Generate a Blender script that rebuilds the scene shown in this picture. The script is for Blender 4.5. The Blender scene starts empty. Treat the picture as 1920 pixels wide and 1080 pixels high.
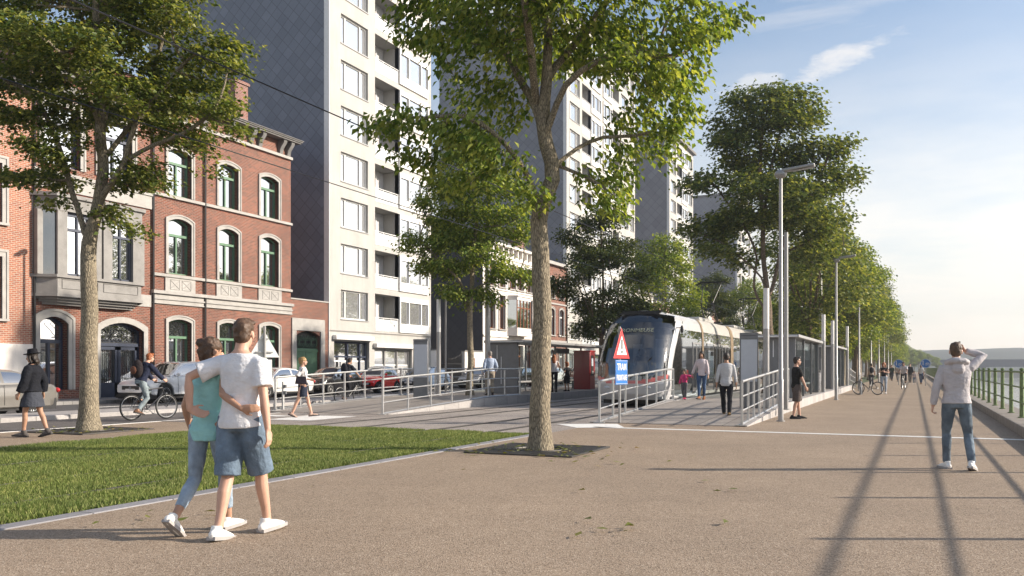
import bpy, math, random
import numpy as np
from mathutils import Vector, Matrix
R = math.radians
sc = bpy.context.scene
col = sc.collection

# ------------------------------------------------------------------ camera
cam = bpy.data.cameras.new('camera'); cam_o = bpy.data.objects.new('camera', cam); col.objects.link(cam_o)
cam.sensor_width = 36; cam.lens = 36 * 1650 / 1920; cam.shift_y = 150 / 1920
cam.clip_start = 0.1; cam.clip_end = 6000
YAW = math.atan((1714 - 960) / 1650)
cam_o.location = (0, 0, 1.4); cam_o.rotation_euler = (R(90), 0, YAW)
sc.camera = cam_o

# ------------------------------------------------------------------ light
SUN_EL, SUN_AZ = R(22.5), R(66)          # azimuth clockwise from the street axis (+Y)
to_sun = Vector((math.sin(SUN_AZ) * math.cos(SUN_EL), math.cos(SUN_AZ) * math.cos(SUN_EL), math.sin(SUN_EL)))
sl = bpy.data.lights.new('sun', 'SUN'); sl.energy = 5.0; sl.angle = R(1.1); sl.color = (1.0, 0.89, 0.75)
so = bpy.data.objects.new('sun', sl); col.objects.link(so)
so.rotation_euler = to_sun.to_track_quat('Z', 'Y').to_euler()
w = bpy.data.worlds.new('World'); sc.world = w; w.use_nodes = True
nt = w.node_tree; nt.nodes.clear()
out = nt.nodes.new('ShaderNodeOutputWorld'); bg = nt.nodes.new('ShaderNodeBackground')
sky = nt.nodes.new('ShaderNodeTexSky'); sky.sky_type = 'NISHITA'; sky.sun_disc = False
sky.sun_elevation = SUN_EL; sky.sun_rotation = SUN_AZ; sky.dust_density = 0.7; sky.air_density = 1.0; sky.ozone_density = 1.4
bg.inputs['Strength'].default_value = 0.11
# thin clouds: noise on the view direction projected onto a flat layer, as real cloud decks lie
tc = nt.nodes.new('ShaderNodeTexCoord'); sep = nt.nodes.new('ShaderNodeSeparateXYZ')
nt.links.new(tc.outputs['Generated'], sep.inputs[0])
addz = nt.nodes.new('ShaderNodeMath'); addz.operation = 'ADD'; addz.inputs[1].default_value = 0.09
mxz = nt.nodes.new('ShaderNodeMath'); mxz.operation = 'MAXIMUM'; mxz.inputs[1].default_value = 0.0
nt.links.new(sep.outputs['Z'], mxz.inputs[0]); nt.links.new(mxz.outputs[0], addz.inputs[0])
dv = nt.nodes.new('ShaderNodeVectorMath'); dv.operation = 'DIVIDE'
cmb = nt.nodes.new('ShaderNodeCombineXYZ')
for i in range(3): nt.links.new(addz.outputs[0], cmb.inputs[i])
nt.links.new(tc.outputs['Generated'], dv.inputs[0]); nt.links.new(cmb.outputs[0], dv.inputs[1])
mp = nt.nodes.new('ShaderNodeMapping'); mp.inputs['Scale'].default_value = (0.8, 1.5, 0.3); mp.inputs['Rotation'].default_value = (0, 0, 0.5)
mp.inputs['Location'].default_value = (1.3, 0.4, 0)
nt.links.new(dv.outputs[0], mp.inputs['Vector'])
nz = nt.nodes.new('ShaderNodeTexNoise'); nz.inputs['Scale'].default_value = 1.2; nz.inputs['Detail'].default_value = 8; nz.inputs['Roughness'].default_value = 0.58
nz.inputs['Distortion'].default_value = 0.4
nt.links.new(mp.outputs[0], nz.inputs['Vector'])
cr = nt.nodes.new('ShaderNodeValToRGB'); cr.color_ramp.elements[0].position = 0.52; cr.color_ramp.elements[1].position = 0.78
nt.links.new(nz.outputs['Fac'], cr.inputs[0])
cm = nt.nodes.new('ShaderNodeMath'); cm.operation = 'MULTIPLY'; cm.inputs[1].default_value = 0.6
nt.links.new(cr.outputs[0], cm.inputs[0])
# a low cloud bank crowds towards the horizon
hb = nt.nodes.new('ShaderNodeMapRange'); hb.interpolation_type = 'SMOOTHSTEP'; hb.inputs['From Min'].default_value = 0.42; hb.inputs['From Max'].default_value = 0.0; hb.inputs['To Min'].default_value = 0.0; hb.inputs['To Max'].default_value = 0.95
nt.links.new(sep.outputs['Z'], hb.inputs['Value'])
nz2 = nt.nodes.new('ShaderNodeTexNoise'); nz2.inputs['Scale'].default_value = 5.0; nz2.inputs['Detail'].default_value = 7; nz2.inputs['Roughness'].default_value = 0.6
mp2 = nt.nodes.new('ShaderNodeMapping'); mp2.inputs['Scale'].default_value = (1, 1, 4.5); nt.links.new(tc.outputs['Generated'], mp2.inputs['Vector']); nt.links.new(mp2.outputs[0], nz2.inputs['Vector'])
r2 = nt.nodes.new('ShaderNodeMapRange'); r2.inputs['From Min'].default_value = 0.3; r2.inputs['From Max'].default_value = 0.62; r2.inputs['To Min'].default_value = 0.62; r2.inputs['To Max'].default_value = 1.0; nt.links.new(nz2.outputs['Fac'], r2.inputs['Value'])
hm = nt.nodes.new('ShaderNodeMath'); hm.operation = 'MULTIPLY'; nt.links.new(hb.outputs[0], hm.inputs[0]); nt.links.new(r2.outputs[0], hm.inputs[1])
mxc = nt.nodes.new('ShaderNodeMath'); mxc.operation = 'MAXIMUM'; nt.links.new(cm.outputs[0], mxc.inputs[0]); nt.links.new(hm.outputs[0], mxc.inputs[1]); cm = mxc
def wisp(az, el, la, lb, tilt, amount):
    # one cirrus streak in the sky at a compass direction and height
    global cm
    d0 = Vector((math.sin(R(az)) * math.cos(R(el)), math.cos(R(az)) * math.cos(R(el)), math.sin(R(el)))); rt = d0.cross(Vector((0, 0, 1))).normalized(); up = rt.cross(d0)
    A = rt * math.cos(tilt) + up * math.sin(tilt); B = up * math.cos(tilt) - rt * math.sin(tilt); sq = []
    for ax_, l_ in ((A, la), (B, lb)):
        d = nt.nodes.new('ShaderNodeVectorMath'); d.operation = 'DOT_PRODUCT'; nt.links.new(tc.outputs['Generated'], d.inputs[0]); d.inputs[1].default_value = ax_ / l_
        s_ = nt.nodes.new('ShaderNodeMath'); s_.operation = 'POWER'; s_.inputs[1].default_value = 2; ab = nt.nodes.new('ShaderNodeMath'); ab.operation = 'ABSOLUTE'; nt.links.new(d.outputs['Value'], ab.inputs[0]); nt.links.new(ab.outputs[0], s_.inputs[0]); sq.append(s_)
    a = nt.nodes.new('ShaderNodeMath'); a.operation = 'ADD'; nt.links.new(sq[0].outputs[0], a.inputs[0]); nt.links.new(sq[1].outputs[0], a.inputs[1])
    n_ = nt.nodes.new('ShaderNodeTexNoise'); n_.inputs['Scale'].default_value = 9; n_.inputs['Detail'].default_value = 8; n_.inputs['Roughness'].default_value = 0.65; m_ = nt.nodes.new('ShaderNodeMapping'); m_.inputs['Scale'].default_value = (1, 1, 3); nt.links.new(tc.outputs['Generated'], m_.inputs['Vector']); nt.links.new(m_.outputs[0], n_.inputs['Vector'])
    e_ = nt.nodes.new('ShaderNodeMath'); e_.operation = 'MULTIPLY_ADD'; e_.inputs[1].default_value = -6.0; e_.inputs[2].default_value = 3.7; nt.links.new(n_.outputs['Fac'], e_.inputs[0])
    b = nt.nodes.new('ShaderNodeMath'); b.operation = 'ADD'; nt.links.new(a.outputs[0], b.inputs[0]); nt.links.new(e_.outputs[0], b.inputs[1])
    f = nt.nodes.new('ShaderNodeMapRange'); f.interpolation_type = 'SMOOTHSTEP'; f.inputs['From Min'].default_value = 1.9; f.inputs['From Max'].default_value = 0.2; f.inputs['To Max'].default_value = amount; nt.links.new(b.outputs[0], f.inputs['Value'])
    dd = nt.nodes.new('ShaderNodeVectorMath'); dd.operation = 'DOT_PRODUCT'; nt.links.new(tc.outputs['Generated'], dd.inputs[0]); dd.inputs[1].default_value = d0
    fr = nt.nodes.new('ShaderNodeMath'); fr.operation = 'GREATER_THAN'; fr.inputs[1].default_value = 0.5; nt.links.new(dd.outputs['Value'], fr.inputs[0]); g = nt.nodes.new('ShaderNodeMath'); g.operation = 'MULTIPLY'; nt.links.new(f.outputs[0], g.inputs[0]); nt.links.new(fr.outputs[0], g.inputs[1])
    x = nt.nodes.new('ShaderNodeMath'); x.operation = 'MAXIMUM'; nt.links.new(cm.outputs[0], x.inputs[0]); nt.links.new(g.outputs[0], x.inputs[1]); cm = x
for a_ in ((-3.0, 18.5, .065, .015, .32, .6), (-9.4, 17.2, .035, .012, .15, .45), (-.8, 13.4, .04, .008, .2, .35)): wisp(*a_)
mix = nt.nodes.new('ShaderNodeMixRGB'); cc_ = nt.nodes.new('ShaderNodeMixRGB'); cc_.inputs[1].default_value = (5.2, 5.1, 5.0, 1); cc_.inputs[2].default_value = (7.6, 6.9, 6.0, 1); nt.links.new(r2.outputs[0], cc_.inputs[0]); nt.links.new(cc_.outputs[0], mix.inputs[2])
nt.links.new(cm.outputs[0], mix.inputs[0]); nt.links.new(sky.outputs[0], mix.inputs[1])
nt.links.new(mix.outputs[0], bg.inputs['Color']); nt.links.new(bg.outputs[0], out.inputs['Surface'])
vs = sc.view_settings; vs.view_transform = 'Standard'; vs.look = 'None'; vs.gamma = 1; vs.use_curve_mapping = False
vs.exposure = 0.74
cy = sc.cycles
cy.use_denoising = True
try: cy.denoiser = 'OPENIMAGEDENOISE'
except Exception: pass
cy.max_bounces = 6; cy.diffuse_bounces = 3; cy.glossy_bounces = 3; cy.transmission_bounces = 4; cy.transparent_max_bounces = 8; cy.volume_bounces = 0
cy.use_adaptive_sampling = True; cy.adaptive_threshold = 0.015
cy.caustics_reflective = False; cy.caustics_refractive = False
sc.render.use_persistent_data = False

# ------------------------------------------------------------------ helpers
def link(o): col.objects.link(o); return o
def thing(name, label, cat, loc=(0, 0, 0), rz=0, group=None, scale=1):
    o = bpy.data.objects.new(name, None); o.empty_display_size = 0.2; link(o)
    o.location = loc; o.rotation_euler = (0, 0, rz); o.scale = (scale,) * 3
    return tag(o, label, cat, group)
def tag(o, label, cat, group=None, kind=None):
    if label: o['label'] = label
    if cat: o['category'] = cat
    if group: o['group'] = group
    if kind: o['kind'] = kind
    return o
def struct(o, label=None, kind='structure'):
    o['kind'] = kind
    if label: o['label'] = label
    return o
def copy_tree(root, loc, rz=0, label=None, scale=None, group=None):
    def rec(o, par):
        c = o.copy(); col.objects.link(c); c.parent = par
        for ch in list(kids.get(o, [])): rec(ch, c)
        return c
    kids = {}
    def collect(o):
        kids[o] = list(o.children)
        for ch in kids[o]: collect(ch)
    collect(root)
    r = rec(root, None); r.location = loc; r.rotation_euler = (0, 0, rz)
    if scale: r.scale = scale if hasattr(scale, '__len__') else (scale,) * 3
    if label: r['label'] = label
    if group: r['group'] = group
    return r

class MB:
    def __init__(s): s.v = []; s.f = []
    def add(s, vs, fs):
        b = len(s.v); s.v += [tuple(p) for p in vs]; s.f += [tuple(b + i for i in f) for f in fs]; return s
    def quad(s, a, b, c, d): return s.add([a, b, c, d], [(0, 1, 2, 3)])
    def poly(s, pts): return s.add(pts, [tuple(range(len(pts)))])
    def box(s, x0, x1, y0, y1, z0, z1):
        return s.add([(x, y, z) for x in (x0, x1) for y in (y0, y1) for z in (z0, z1)],
                     [(0, 1, 3, 2), (4, 6, 7, 5), (0, 4, 5, 1), (2, 3, 7, 6), (0, 2, 6, 4), (1, 5, 7, 3)])
    def obox(s, c, size, rot=None, ax=None):
        M = rot if rot is not None else Matrix.Identity(3)
        c = Vector(c); h = [q / 2 for q in size]
        vs = [c + M @ Vector((x * h[0], y * h[1], z * h[2])) for x in (-1, 1) for y in (-1, 1) for z in (-1, 1)]
        return s.add(vs, [(0, 1, 3, 2), (4, 6, 7, 5), (0, 4, 5, 1), (2, 3, 7, 6), (0, 2, 6, 4), (1, 5, 7, 3)])
    def path(s, pts, rad, n=8, caps=True, ref=None, closed=False, round_caps=False):
        pts = [Vector(p) for p in pts]; m = len(pts)
        rad = [rad] * m if not hasattr(rad, '__len__') else list(rad)
        rad = [(r, r) if not hasattr(r, '__len__') else r for r in rad]
        if round_caps:
            d0 = (pts[0] - pts[1]).normalized(); d1 = (pts[-1] - pts[-2]).normalized()
            def cap(p, d, r):
                q = min(r); return [(p + d * q * math.sin(a), (r[0] * math.cos(a), r[1] * math.cos(a))) for a in (0.6, 1.05, 1.4)]
            c0 = cap(pts[0], d0, rad[0])[::-1]; c1 = cap(pts[-1], d1, rad[-1])
            pts = [c[0] for c in c0] + pts + [c[0] for c in c1]; rad = [c[1] for c in c0] + rad + [c[1] for c in c1]; m = len(pts)
        vs = []; a = None
        for i in range(m):
            if closed: d = pts[(i + 1) % m] - pts[i - 1]
            else: d = pts[min(i + 1, m - 1)] - pts[max(i - 1, 0)]
            if d.length < 1e-9: d = Vector((0, 0, 1))
            d.normalize()
            if ref is not None: a = Vector(ref)
            elif a is None: a = Vector((1, 0, 0)) if abs(d.x) < 0.8 else Vector((0, 1, 0))
            a = a - d * a.dot(d)
            if a.length < 1e-6: a = d.orthogonal()
            a.normalize(); b = d.cross(a)
            for k in range(n):
                t = 2 * math.pi * k / n
                vs.append(pts[i] + a * (rad[i][0] * math.cos(t)) + b * (rad[i][1] * math.sin(t)))
        fs = []
        for i in range(m if closed else m - 1):
            j = (i + 1) % m
            for k in range(n): fs.append((i * n + k, i * n + (k + 1) % n, j * n + (k + 1) % n, j * n + k))
        if caps and not closed: fs += [tuple(range(n - 1, -1, -1)), tuple((m - 1) * n + k for k in range(n))]
        return s.add(vs, fs)
    def tube(s, p0, p1, r0, r1=None, n=8): return s.path([p0, p1], [r0, r0 if r1 is None else r1], n)
    def lathe(s, prof, c=(0, 0, 0), n=16, axis='z'):
        c = Vector(c); vs = []; m = len(prof)
        for r, z in prof:
            for k in range(n):
                t = 2 * math.pi * k / n; x, y = r * math.cos(t), r * math.sin(t)
                vs.append(c + Vector({'z': (x, y, z), 'x': (z, x, y), 'y': (y, z, x)}[axis]))
        fs = [(i * n + k, i * n + (k + 1) % n, (i + 1) * n + (k + 1) % n, (i + 1) * n + k) for i in range(m - 1) for k in range(n)]
        if prof[0][0] > 1e-6: fs.append(tuple(range(n - 1, -1, -1)))
        if prof[-1][0] > 1e-6: fs.append(tuple((m - 1) * n + k for k in range(n)))
        return s.add(vs, fs)
    def ell(s, c, r, n=12, m=8, rot=None):
        c = Vector(c); vs = []; fs = []
        for i in range(m + 1):
            p = math.pi * i / m
            for k in range(n):
                t = 2 * math.pi * k / n
                q = Vector((r[0] * math.sin(p) * math.cos(t), r[1] * math.sin(p) * math.sin(t), -r[2] * math.cos(p)))
                vs.append(c + (rot @ q if rot is not None else q))
        for i in range(m):
            for k in range(n): fs.append((i * n + k, i * n + (k + 1) % n, (i + 1) * n + (k + 1) % n, (i + 1) * n + k))
        return s.add(vs, fs)
    def torus(s, c, Rr, r, axis='z', n=32, k=8, rx=None):
        c = Vector(c); pts = []
        for i in range(n):
            t = 2 * math.pi * i / n; x, y = Rr * math.cos(t), Rr * math.sin(t)
            pts.append(c + Vector({'z': (x, y, 0), 'x': (0, x, y), 'y': (x, 0, y)}[axis]))
        ref = {'z': (0, 0, 1), 'x': (1, 0, 0), 'y': (0, 1, 0)}[axis]
        return s.path(pts, [(rx or r, r)] * n, k, ref=ref, closed=True)
    def prism(s, pts, off):
        off = Vector(off); n = len(pts); a = [Vector(p) for p in pts]
        return s.add(a + [p + off for p in a], [tuple(range(n - 1, -1, -1)), tuple(range(n, 2 * n))] + [(i, (i + 1) % n, n + (i + 1) % n, n + i) for i in range(n)])
    def build(s, name, m, parent=None, smooth=35, bevel=0, loc=None):
        me = bpy.data.meshes.new(name); me.from_pydata(s.v, [], s.f)
        if m: me.materials.append(m)
        fix_normals(me)
        if smooth:
            me.polygons.foreach_set('use_smooth', [True] * len(me.polygons))
            me.set_sharp_from_angle(angle=R(smooth))
        me.update()
        o = bpy.data.objects.new(name, me); link(o)
        if parent: o.parent = parent
        if loc: o.location = loc
        if bevel:
            b = o.modifiers.new('bevel', 'BEVEL'); b.width = bevel; b.segments = 2; b.limit_method = 'ANGLE'; b.angle_limit = R(40)
        return o
import bmesh
def fix_normals(me):
    bm = bmesh.new(); bm.from_mesh(me); bmesh.ops.recalc_face_normals(bm, faces=bm.faces); bm.to_mesh(me); bm.free()
def np_mesh(name, V, F, m, parent=None, smooth=False):
    me = bpy.data.meshes.new(name); V = np.asarray(V, np.float32); F = np.asarray(F, np.int32); k = F.shape[1]
    me.vertices.add(len(V)); me.vertices.foreach_set('co', V.ravel())
    me.loops.add(F.size); me.loops.foreach_set('vertex_index', F.ravel())
    me.polygons.add(len(F)); me.polygons.foreach_set('loop_start', np.arange(0, F.size, k, dtype=np.int32))
    try: me.polygons.foreach_set('loop_total', np.full(len(F), k, np.int32))
    except Exception: pass
    if smooth: me.polygons.foreach_set('use_smooth', np.ones(len(F), bool))
    me.update(calc_edges=True); me.validate()
    if m: me.materials.append(m)
    o = bpy.data.objects.new(name, me); link(o)
    if parent: o.parent = parent
    return o
def text(name, body, size, m, parent=None, loc=(0, 0, 0), rot=(0, 0, 0), ext=0.002, sx=1, bold=0):
    c = bpy.data.curves.new(name, 'FONT'); c.body = body; c.size = size; c.extrude = ext; c.align_x = 'CENTER'; c.align_y = 'CENTER'; c.offset = bold
    c.resolution_u = 3; c.materials.append(m)
    tmp = bpy.data.objects.new('tmp', c); me = bpy.data.meshes.new_from_object(tmp); bpy.data.objects.remove(tmp); me.name = name
    if not me.materials: me.materials.append(m)
    o = bpy.data.objects.new(name, me); link(o); o.location = loc; o.rotation_euler = rot; o.scale = (sx, 1, 1)
    if parent: o.parent = parent
    return o

# ------------------------------------------------------------------ materials
class N:
    def __init__(s, name):
        s.m = bpy.data.materials.new(name); s.m.use_nodes = True; s.t = s.m.node_tree; s.b = s.t.nodes['Principled BSDF']; s._p = None
    def n(s, typ, **kw):
        q = s.t.nodes.new('ShaderNode' + typ)
        for k, v in kw.items(): setattr(q, k, v)
        return q
    def l(s, a, b): s.t.links.new(a, b)
    def pos(s):
        if not s._p: s._p = s.n('NewGeometry').outputs['Position']
        return s._p
    def obj(s): return s.n('TexCoord').outputs['Object']
    def noise(s, scale, detail=4, rough=0.55, vec=None, stretch=None, dist=0):
        q = s.n('TexNoise'); q.inputs['Scale'].default_value = scale; q.inputs['Detail'].default_value = detail; q.inputs['Roughness'].default_value = rough; q.inputs['Distortion'].default_value = dist
        v = vec or s.pos()
        if stretch:
            mp = s.n('Mapping'); mp.inputs['Scale'].default_value = stretch; s.l(v, mp.inputs['Vector']); v = mp.outputs[0]
        s.l(v, q.inputs['Vector']); return q.outputs['Fac']
    def ramp(s, fac, stops):
        q = s.n('ValToRGB'); e = q.color_ramp.elements
        while len(e) < len(stops): e.new(0.5)
        for i, (p, c) in enumerate(stops):
            e[i].position = p; e[i].color = (*c, 1) if len(c) == 3 else c
        s.l(fac, q.inputs[0]); return q.outputs[0]
    def mix(s, fac, a, b, mode='MIX'):
        q = s.n('MixRGB', blend_type=mode)
        for i, v in ((0, fac), (1, a), (2, b)):
            if hasattr(v, 'is_linked'): s.l(v, q.inputs[i])
            elif hasattr(v, '__len__'): q.inputs[i].default_value = (*v, 1) if len(v) == 3 else v
            else: q.inputs[i].default_value = v
        return q.outputs[0]
    def bump(s, h, strength=0.3, dist=0.02):
        q = s.n('Bump'); q.inputs['Strength'].default_value = strength; q.inputs['Distance'].default_value = dist
        s.l(h, q.inputs['Height']); s.l(q.outputs[0], s.b.inputs['Normal']); return q
    def set(s, base=None, rough=0.6, metal=0.0, spec=None):
        if base is not None:
            if hasattr(base, 'is_linked'): s.l(base, s.b.inputs['Base Color'])
            else: s.b.inputs['Base Color'].default_value = (*base, 1)
        s.b.inputs['Roughness'].default_value = rough; s.b.inputs['Metallic'].default_value = metal
        if spec is not None: s.b.inputs['Specular IOR Level'].default_value = spec
        return s
def lerp(a, k): return tuple(min(1, x * k) for x in a)
def plain(name, c, rough=0.55, metal=0.0, var=0.18, scale=6.0, bump=0.0, bscale=60, spec=None):
    q = N(name)
    f = q.noise(scale, 5, 0.6)
    q.set(q.ramp(f, [(0.3, lerp(c, 1 - var)), (0.7, lerp(c, 1 + var))]), rough, metal, spec)
    if bump: q.bump(q.noise(bscale, 3), bump, 0.01)
    return q.m
def fabric(name, c, var=0.1, wr=0.6):
    q = N(name); f = q.noise(9, 4, 0.6)
    q.set(q.ramp(f, [(0.3, lerp(c, 1 - var)), (0.7, lerp(c, 1 + var))]), 0.85, 0, 0.2)
    q.bump(q.noise(14, 3, 0.5, stretch=(1, 1, 1.6)), wr, 0.03); return q.m
def brick(name, c1, c2, mortar, bw=0.22, bh=0.075, rough=0.85, mort=0.012, bias=0.0):
    q = N(name); sp = q.n('SeparateXYZ'); q.l(q.pos(), sp.inputs[0])
    ad = q.n('Math', operation='ADD'); q.l(sp.outputs[0], ad.inputs[0]); q.l(sp.outputs[1], ad.inputs[1])
    cb = q.n('CombineXYZ'); q.l(ad.outputs[0], cb.inputs[0]); q.l(sp.outputs[2], cb.inputs[1])
    b = q.n('TexBrick'); b.inputs['Scale'].default_value = 1; b.inputs['Brick Width'].default_value = bw; b.inputs['Row Height'].default_value = bh; b.inputs['Mortar Size'].default_value = mort; b.inputs['Mortar Smooth'].default_value = 0.2; b.inputs['Bias'].default_value = bias
    b.inputs['Color1'].default_value = (*c1, 1); b.inputs['Color2'].default_value = (*c2, 1); b.inputs['Mortar'].default_value = (*mortar, 1)
    q.l(cb.outputs[0], b.inputs['Vector'])
    n1 = q.noise(0.7, 4, 0.6); n2 = q.noise(9, 2)
    c = q.mix(0.5, b.outputs['Color'], q.ramp(n1, [(0.3, (0.55, 0.55, 0.58)), (0.72, (1.15, 1.1, 1.05))]), 'MULTIPLY')
    c = q.mix(0.35, c, q.ramp(n2, [(0.3, (0.6, 0.6, 0.6)), (0.7, (1.2, 1.2, 1.2))]), 'MULTIPLY')
    q.set(c, rough); iv = q.n('Math', operation='SUBTRACT'); iv.inputs[0].default_value = 1; q.l(b.outputs['Fac'], iv.inputs[1]); q.bump(iv.outputs[0], 0.5, 0.01)
    return q.m
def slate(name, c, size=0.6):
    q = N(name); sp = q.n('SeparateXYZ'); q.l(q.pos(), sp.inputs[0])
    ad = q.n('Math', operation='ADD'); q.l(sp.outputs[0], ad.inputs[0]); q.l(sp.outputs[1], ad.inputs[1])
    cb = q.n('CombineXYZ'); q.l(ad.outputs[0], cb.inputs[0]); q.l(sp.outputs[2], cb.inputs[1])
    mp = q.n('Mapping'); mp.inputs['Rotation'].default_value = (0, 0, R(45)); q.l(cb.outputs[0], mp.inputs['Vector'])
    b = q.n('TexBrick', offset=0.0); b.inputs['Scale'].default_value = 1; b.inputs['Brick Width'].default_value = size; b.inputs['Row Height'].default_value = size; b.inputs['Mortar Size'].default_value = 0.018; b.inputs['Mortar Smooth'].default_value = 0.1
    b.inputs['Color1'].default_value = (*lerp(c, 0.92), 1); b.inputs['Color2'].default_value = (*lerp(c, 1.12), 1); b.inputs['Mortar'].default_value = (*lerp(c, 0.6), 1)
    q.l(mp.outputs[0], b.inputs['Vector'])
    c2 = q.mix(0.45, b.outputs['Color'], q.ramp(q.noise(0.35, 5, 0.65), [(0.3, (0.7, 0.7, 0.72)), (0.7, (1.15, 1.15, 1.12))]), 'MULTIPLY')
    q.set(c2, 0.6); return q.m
def glass(name, tint=(0.03, 0.035, 0.04), refl=0.45, rough=0.02):
    q = N(name); q.set(tint, 0.25, 0, 0.5)
    g = q.n('BsdfGlossy'); g.inputs['Roughness'].default_value = rough; g.inputs['Color'].default_value = (0.95, 0.97, 1, 1)
    lw = q.n('LayerWeight'); lw.inputs['Blend'].default_value = 0.35
    mr = q.n('MapRange'); mr.inputs['To Min'].default_value = refl; mr.inputs['To Max'].default_value = min(1, refl + 0.5); q.l(lw.outputs['Facing'], mr.inputs['Value'])
    ms = q.n('MixShader'); q.l(mr.outputs[0], ms.inputs[0]); q.l(q.b.outputs[0], ms.inputs[1]); q.l(g.outputs[0], ms.inputs[2])
    bp = q.n('Bump'); bp.inputs['Strength'].default_value = 0.02; bp.inputs['Distance'].default_value = 0.05; q.l(q.noise(0.9, 1), bp.inputs['Height']); q.l(bp.outputs[0], g.inputs['Normal'])
    q.l(ms.outputs[0], q.t.nodes['Material Output'].inputs['Surface']); return q.m
def clear_glass(name, tint=(0.9, 0.95, 0.95), refl=0.12):
    q = N(name); tr = q.n('BsdfTransparent'); tr.inputs[0].default_value = (*tint, 1); g = q.n('BsdfGlossy'); g.inputs['Roughness'].default_value = 0.03
    ms = q.n('MixShader'); ms.inputs[0].default_value = refl; q.l(tr.outputs[0], ms.inputs[1]); q.l(g.outputs[0], ms.inputs[2])
    q.l(ms.outputs[0], q.t.nodes['Material Output'].inputs['Surface']); return q.m
def paint(name, c, rough=0.25, coat=0.6):
    q = N(name); q.set(q.ramp(q.noise(3, 3), [(0.3, lerp(c, 0.93)), (0.7, lerp(c, 1.05))]), rough); q.b.inputs['Coat Weight'].default_value = coat; q.b.inputs['Coat Roughness'].default_value = 0.06; return q.m
def leafmat(name, c1, c2, c3, transl=0.4):
    q = N(name); g = q.n('NewGeometry')
    colr = q.ramp(g.outputs['Random Per Island'], [(0.0, c1), (0.55, c2), (1.0, c3)])
    q.set(colr, 0.45, 0, 0.35)
    t = q.n('BsdfTranslucent'); tcol = q.mix(1.0, colr, (1.5, 1.35, 0.5), 'MULTIPLY'); q.l(tcol, t.inputs['Color'])
    ms = q.n('MixShader'); ms.inputs[0].default_value = transl; q.l(q.b.outputs[0], ms.inputs[1]); q.l(t.outputs[0], ms.inputs[2])
    q.l(ms.outputs[0], q.t.nodes['Material Output'].inputs['Surface']); return q.m
def bark(name, c, scale=1.0):
    q = N(name); o = q.obj()
    mp = q.n('Mapping'); mp.inputs['Scale'].default_value = (24 * scale, 24 * scale, 5.5 * scale); q.l(o, mp.inputs['Vector'])
    v = q.n('TexVoronoi', feature='DISTANCE_TO_EDGE'); v.inputs['Scale'].default_value = 1.6; v.inputs['Randomness'].default_value = 1
    dn = q.n('TexNoise'); dn.inputs['Scale'].default_value = 1.0; dn.inputs['Detail'].default_value = 4; q.l(mp.outputs[0], dn.inputs['Vector'])
    mv = q.mix(0.9, mp.outputs[0], dn.outputs['Color'], 'ADD'); q.l(mv, v.inputs['Vector'])
    base = q.ramp(v.outputs['Distance'], [(0.0, lerp(c, 0.35)), (0.18, c), (0.6, lerp(c, 1.25))])
    base = q.mix(0.6, base, q.ramp(q.noise(2.3, 5, 0.65, vec=o), [(0.3, (0.62, 0.6, 0.56)), (0.7, (1.2, 1.18, 1.1))]), 'MULTIPLY')
    q.set(base, 0.9, 0, 0.2)
    hh = q.mix(0.35, v.outputs['Distance'], dn.outputs['Fac']); q.bump(hh, 0.9, 0.05); return q.m

M = {}
def aggregate():
    q = N('exposed aggregate'); p = q.pos()
    fine = q.n('TexVoronoi'); fine.inputs['Scale'].default_value = 95; q.l(p, fine.inputs['Vector'])
    sp = q.n('SeparateColor'); q.l(fine.outputs['Color'], sp.inputs[0])
    c = q.ramp(sp.outputs[0], [(0.0, (0.155, 0.115, 0.08)), (0.3, (0.31, 0.237, 0.172)), (0.8, (0.37, 0.29, 0.217)), (1.0, (0.49, 0.41, 0.325))])
    c = q.mix(0.55, c, q.ramp(q.noise(22, 4, 0.7), [(0.3, (0.75, 0.73, 0.71)), (0.7, (1.14, 1.12, 1.1))]), 'MULTIPLY')
    c = q.mix(0.6, c, q.ramp(q.noise(0.45, 6, 0.62), [(0.32, (0.78, 0.77, 0.77)), (0.68, (1.12, 1.1, 1.08))]), 'MULTIPLY')
    c = q.mix(0.3, c, q.ramp(q.noise(3.1, 5, 0.7), [(0.3, (0.75, 0.75, 0.75)), (0.7, (1.15, 1.15, 1.15))]), 'MULTIPLY')
    q.set(c, 0.85, 0, 0.3); q.bump(fine.outputs['Distance'], 0.5, 0.006); return q.m
M['agg'] = aggregate()
def asphalt(name, c):
    q = N(name); f = q.n('TexVoronoi'); f.inputs['Scale'].default_value = 70; q.l(q.pos(), f.inputs['Vector'])
    sp = q.n('SeparateColor'); q.l(f.outputs['Color'], sp.inputs[0])
    cc = q.ramp(sp.outputs[0], [(0, lerp(c, 0.6)), (0.6, c), (1, lerp(c, 1.7))])
    cc = q.mix(0.6, cc, q.ramp(q.noise(0.5, 6, 0.65), [(0.3, (0.7,) * 3), (0.7, (1.2,) * 3)]), 'MULTIPLY')
    q.set(cc, 0.85); q.bump(f.outputs['Distance'], 0.3, 0.005); return q.m
M['road'] = asphalt('road asphalt', (0.07, 0.07, 0.073)); M['bike'] = asphalt('bike lane asphalt', (0.11, 0.1, 0.095))
M['slab'] = asphalt('track slab concrete', (0.31, 0.27, 0.24))
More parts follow.
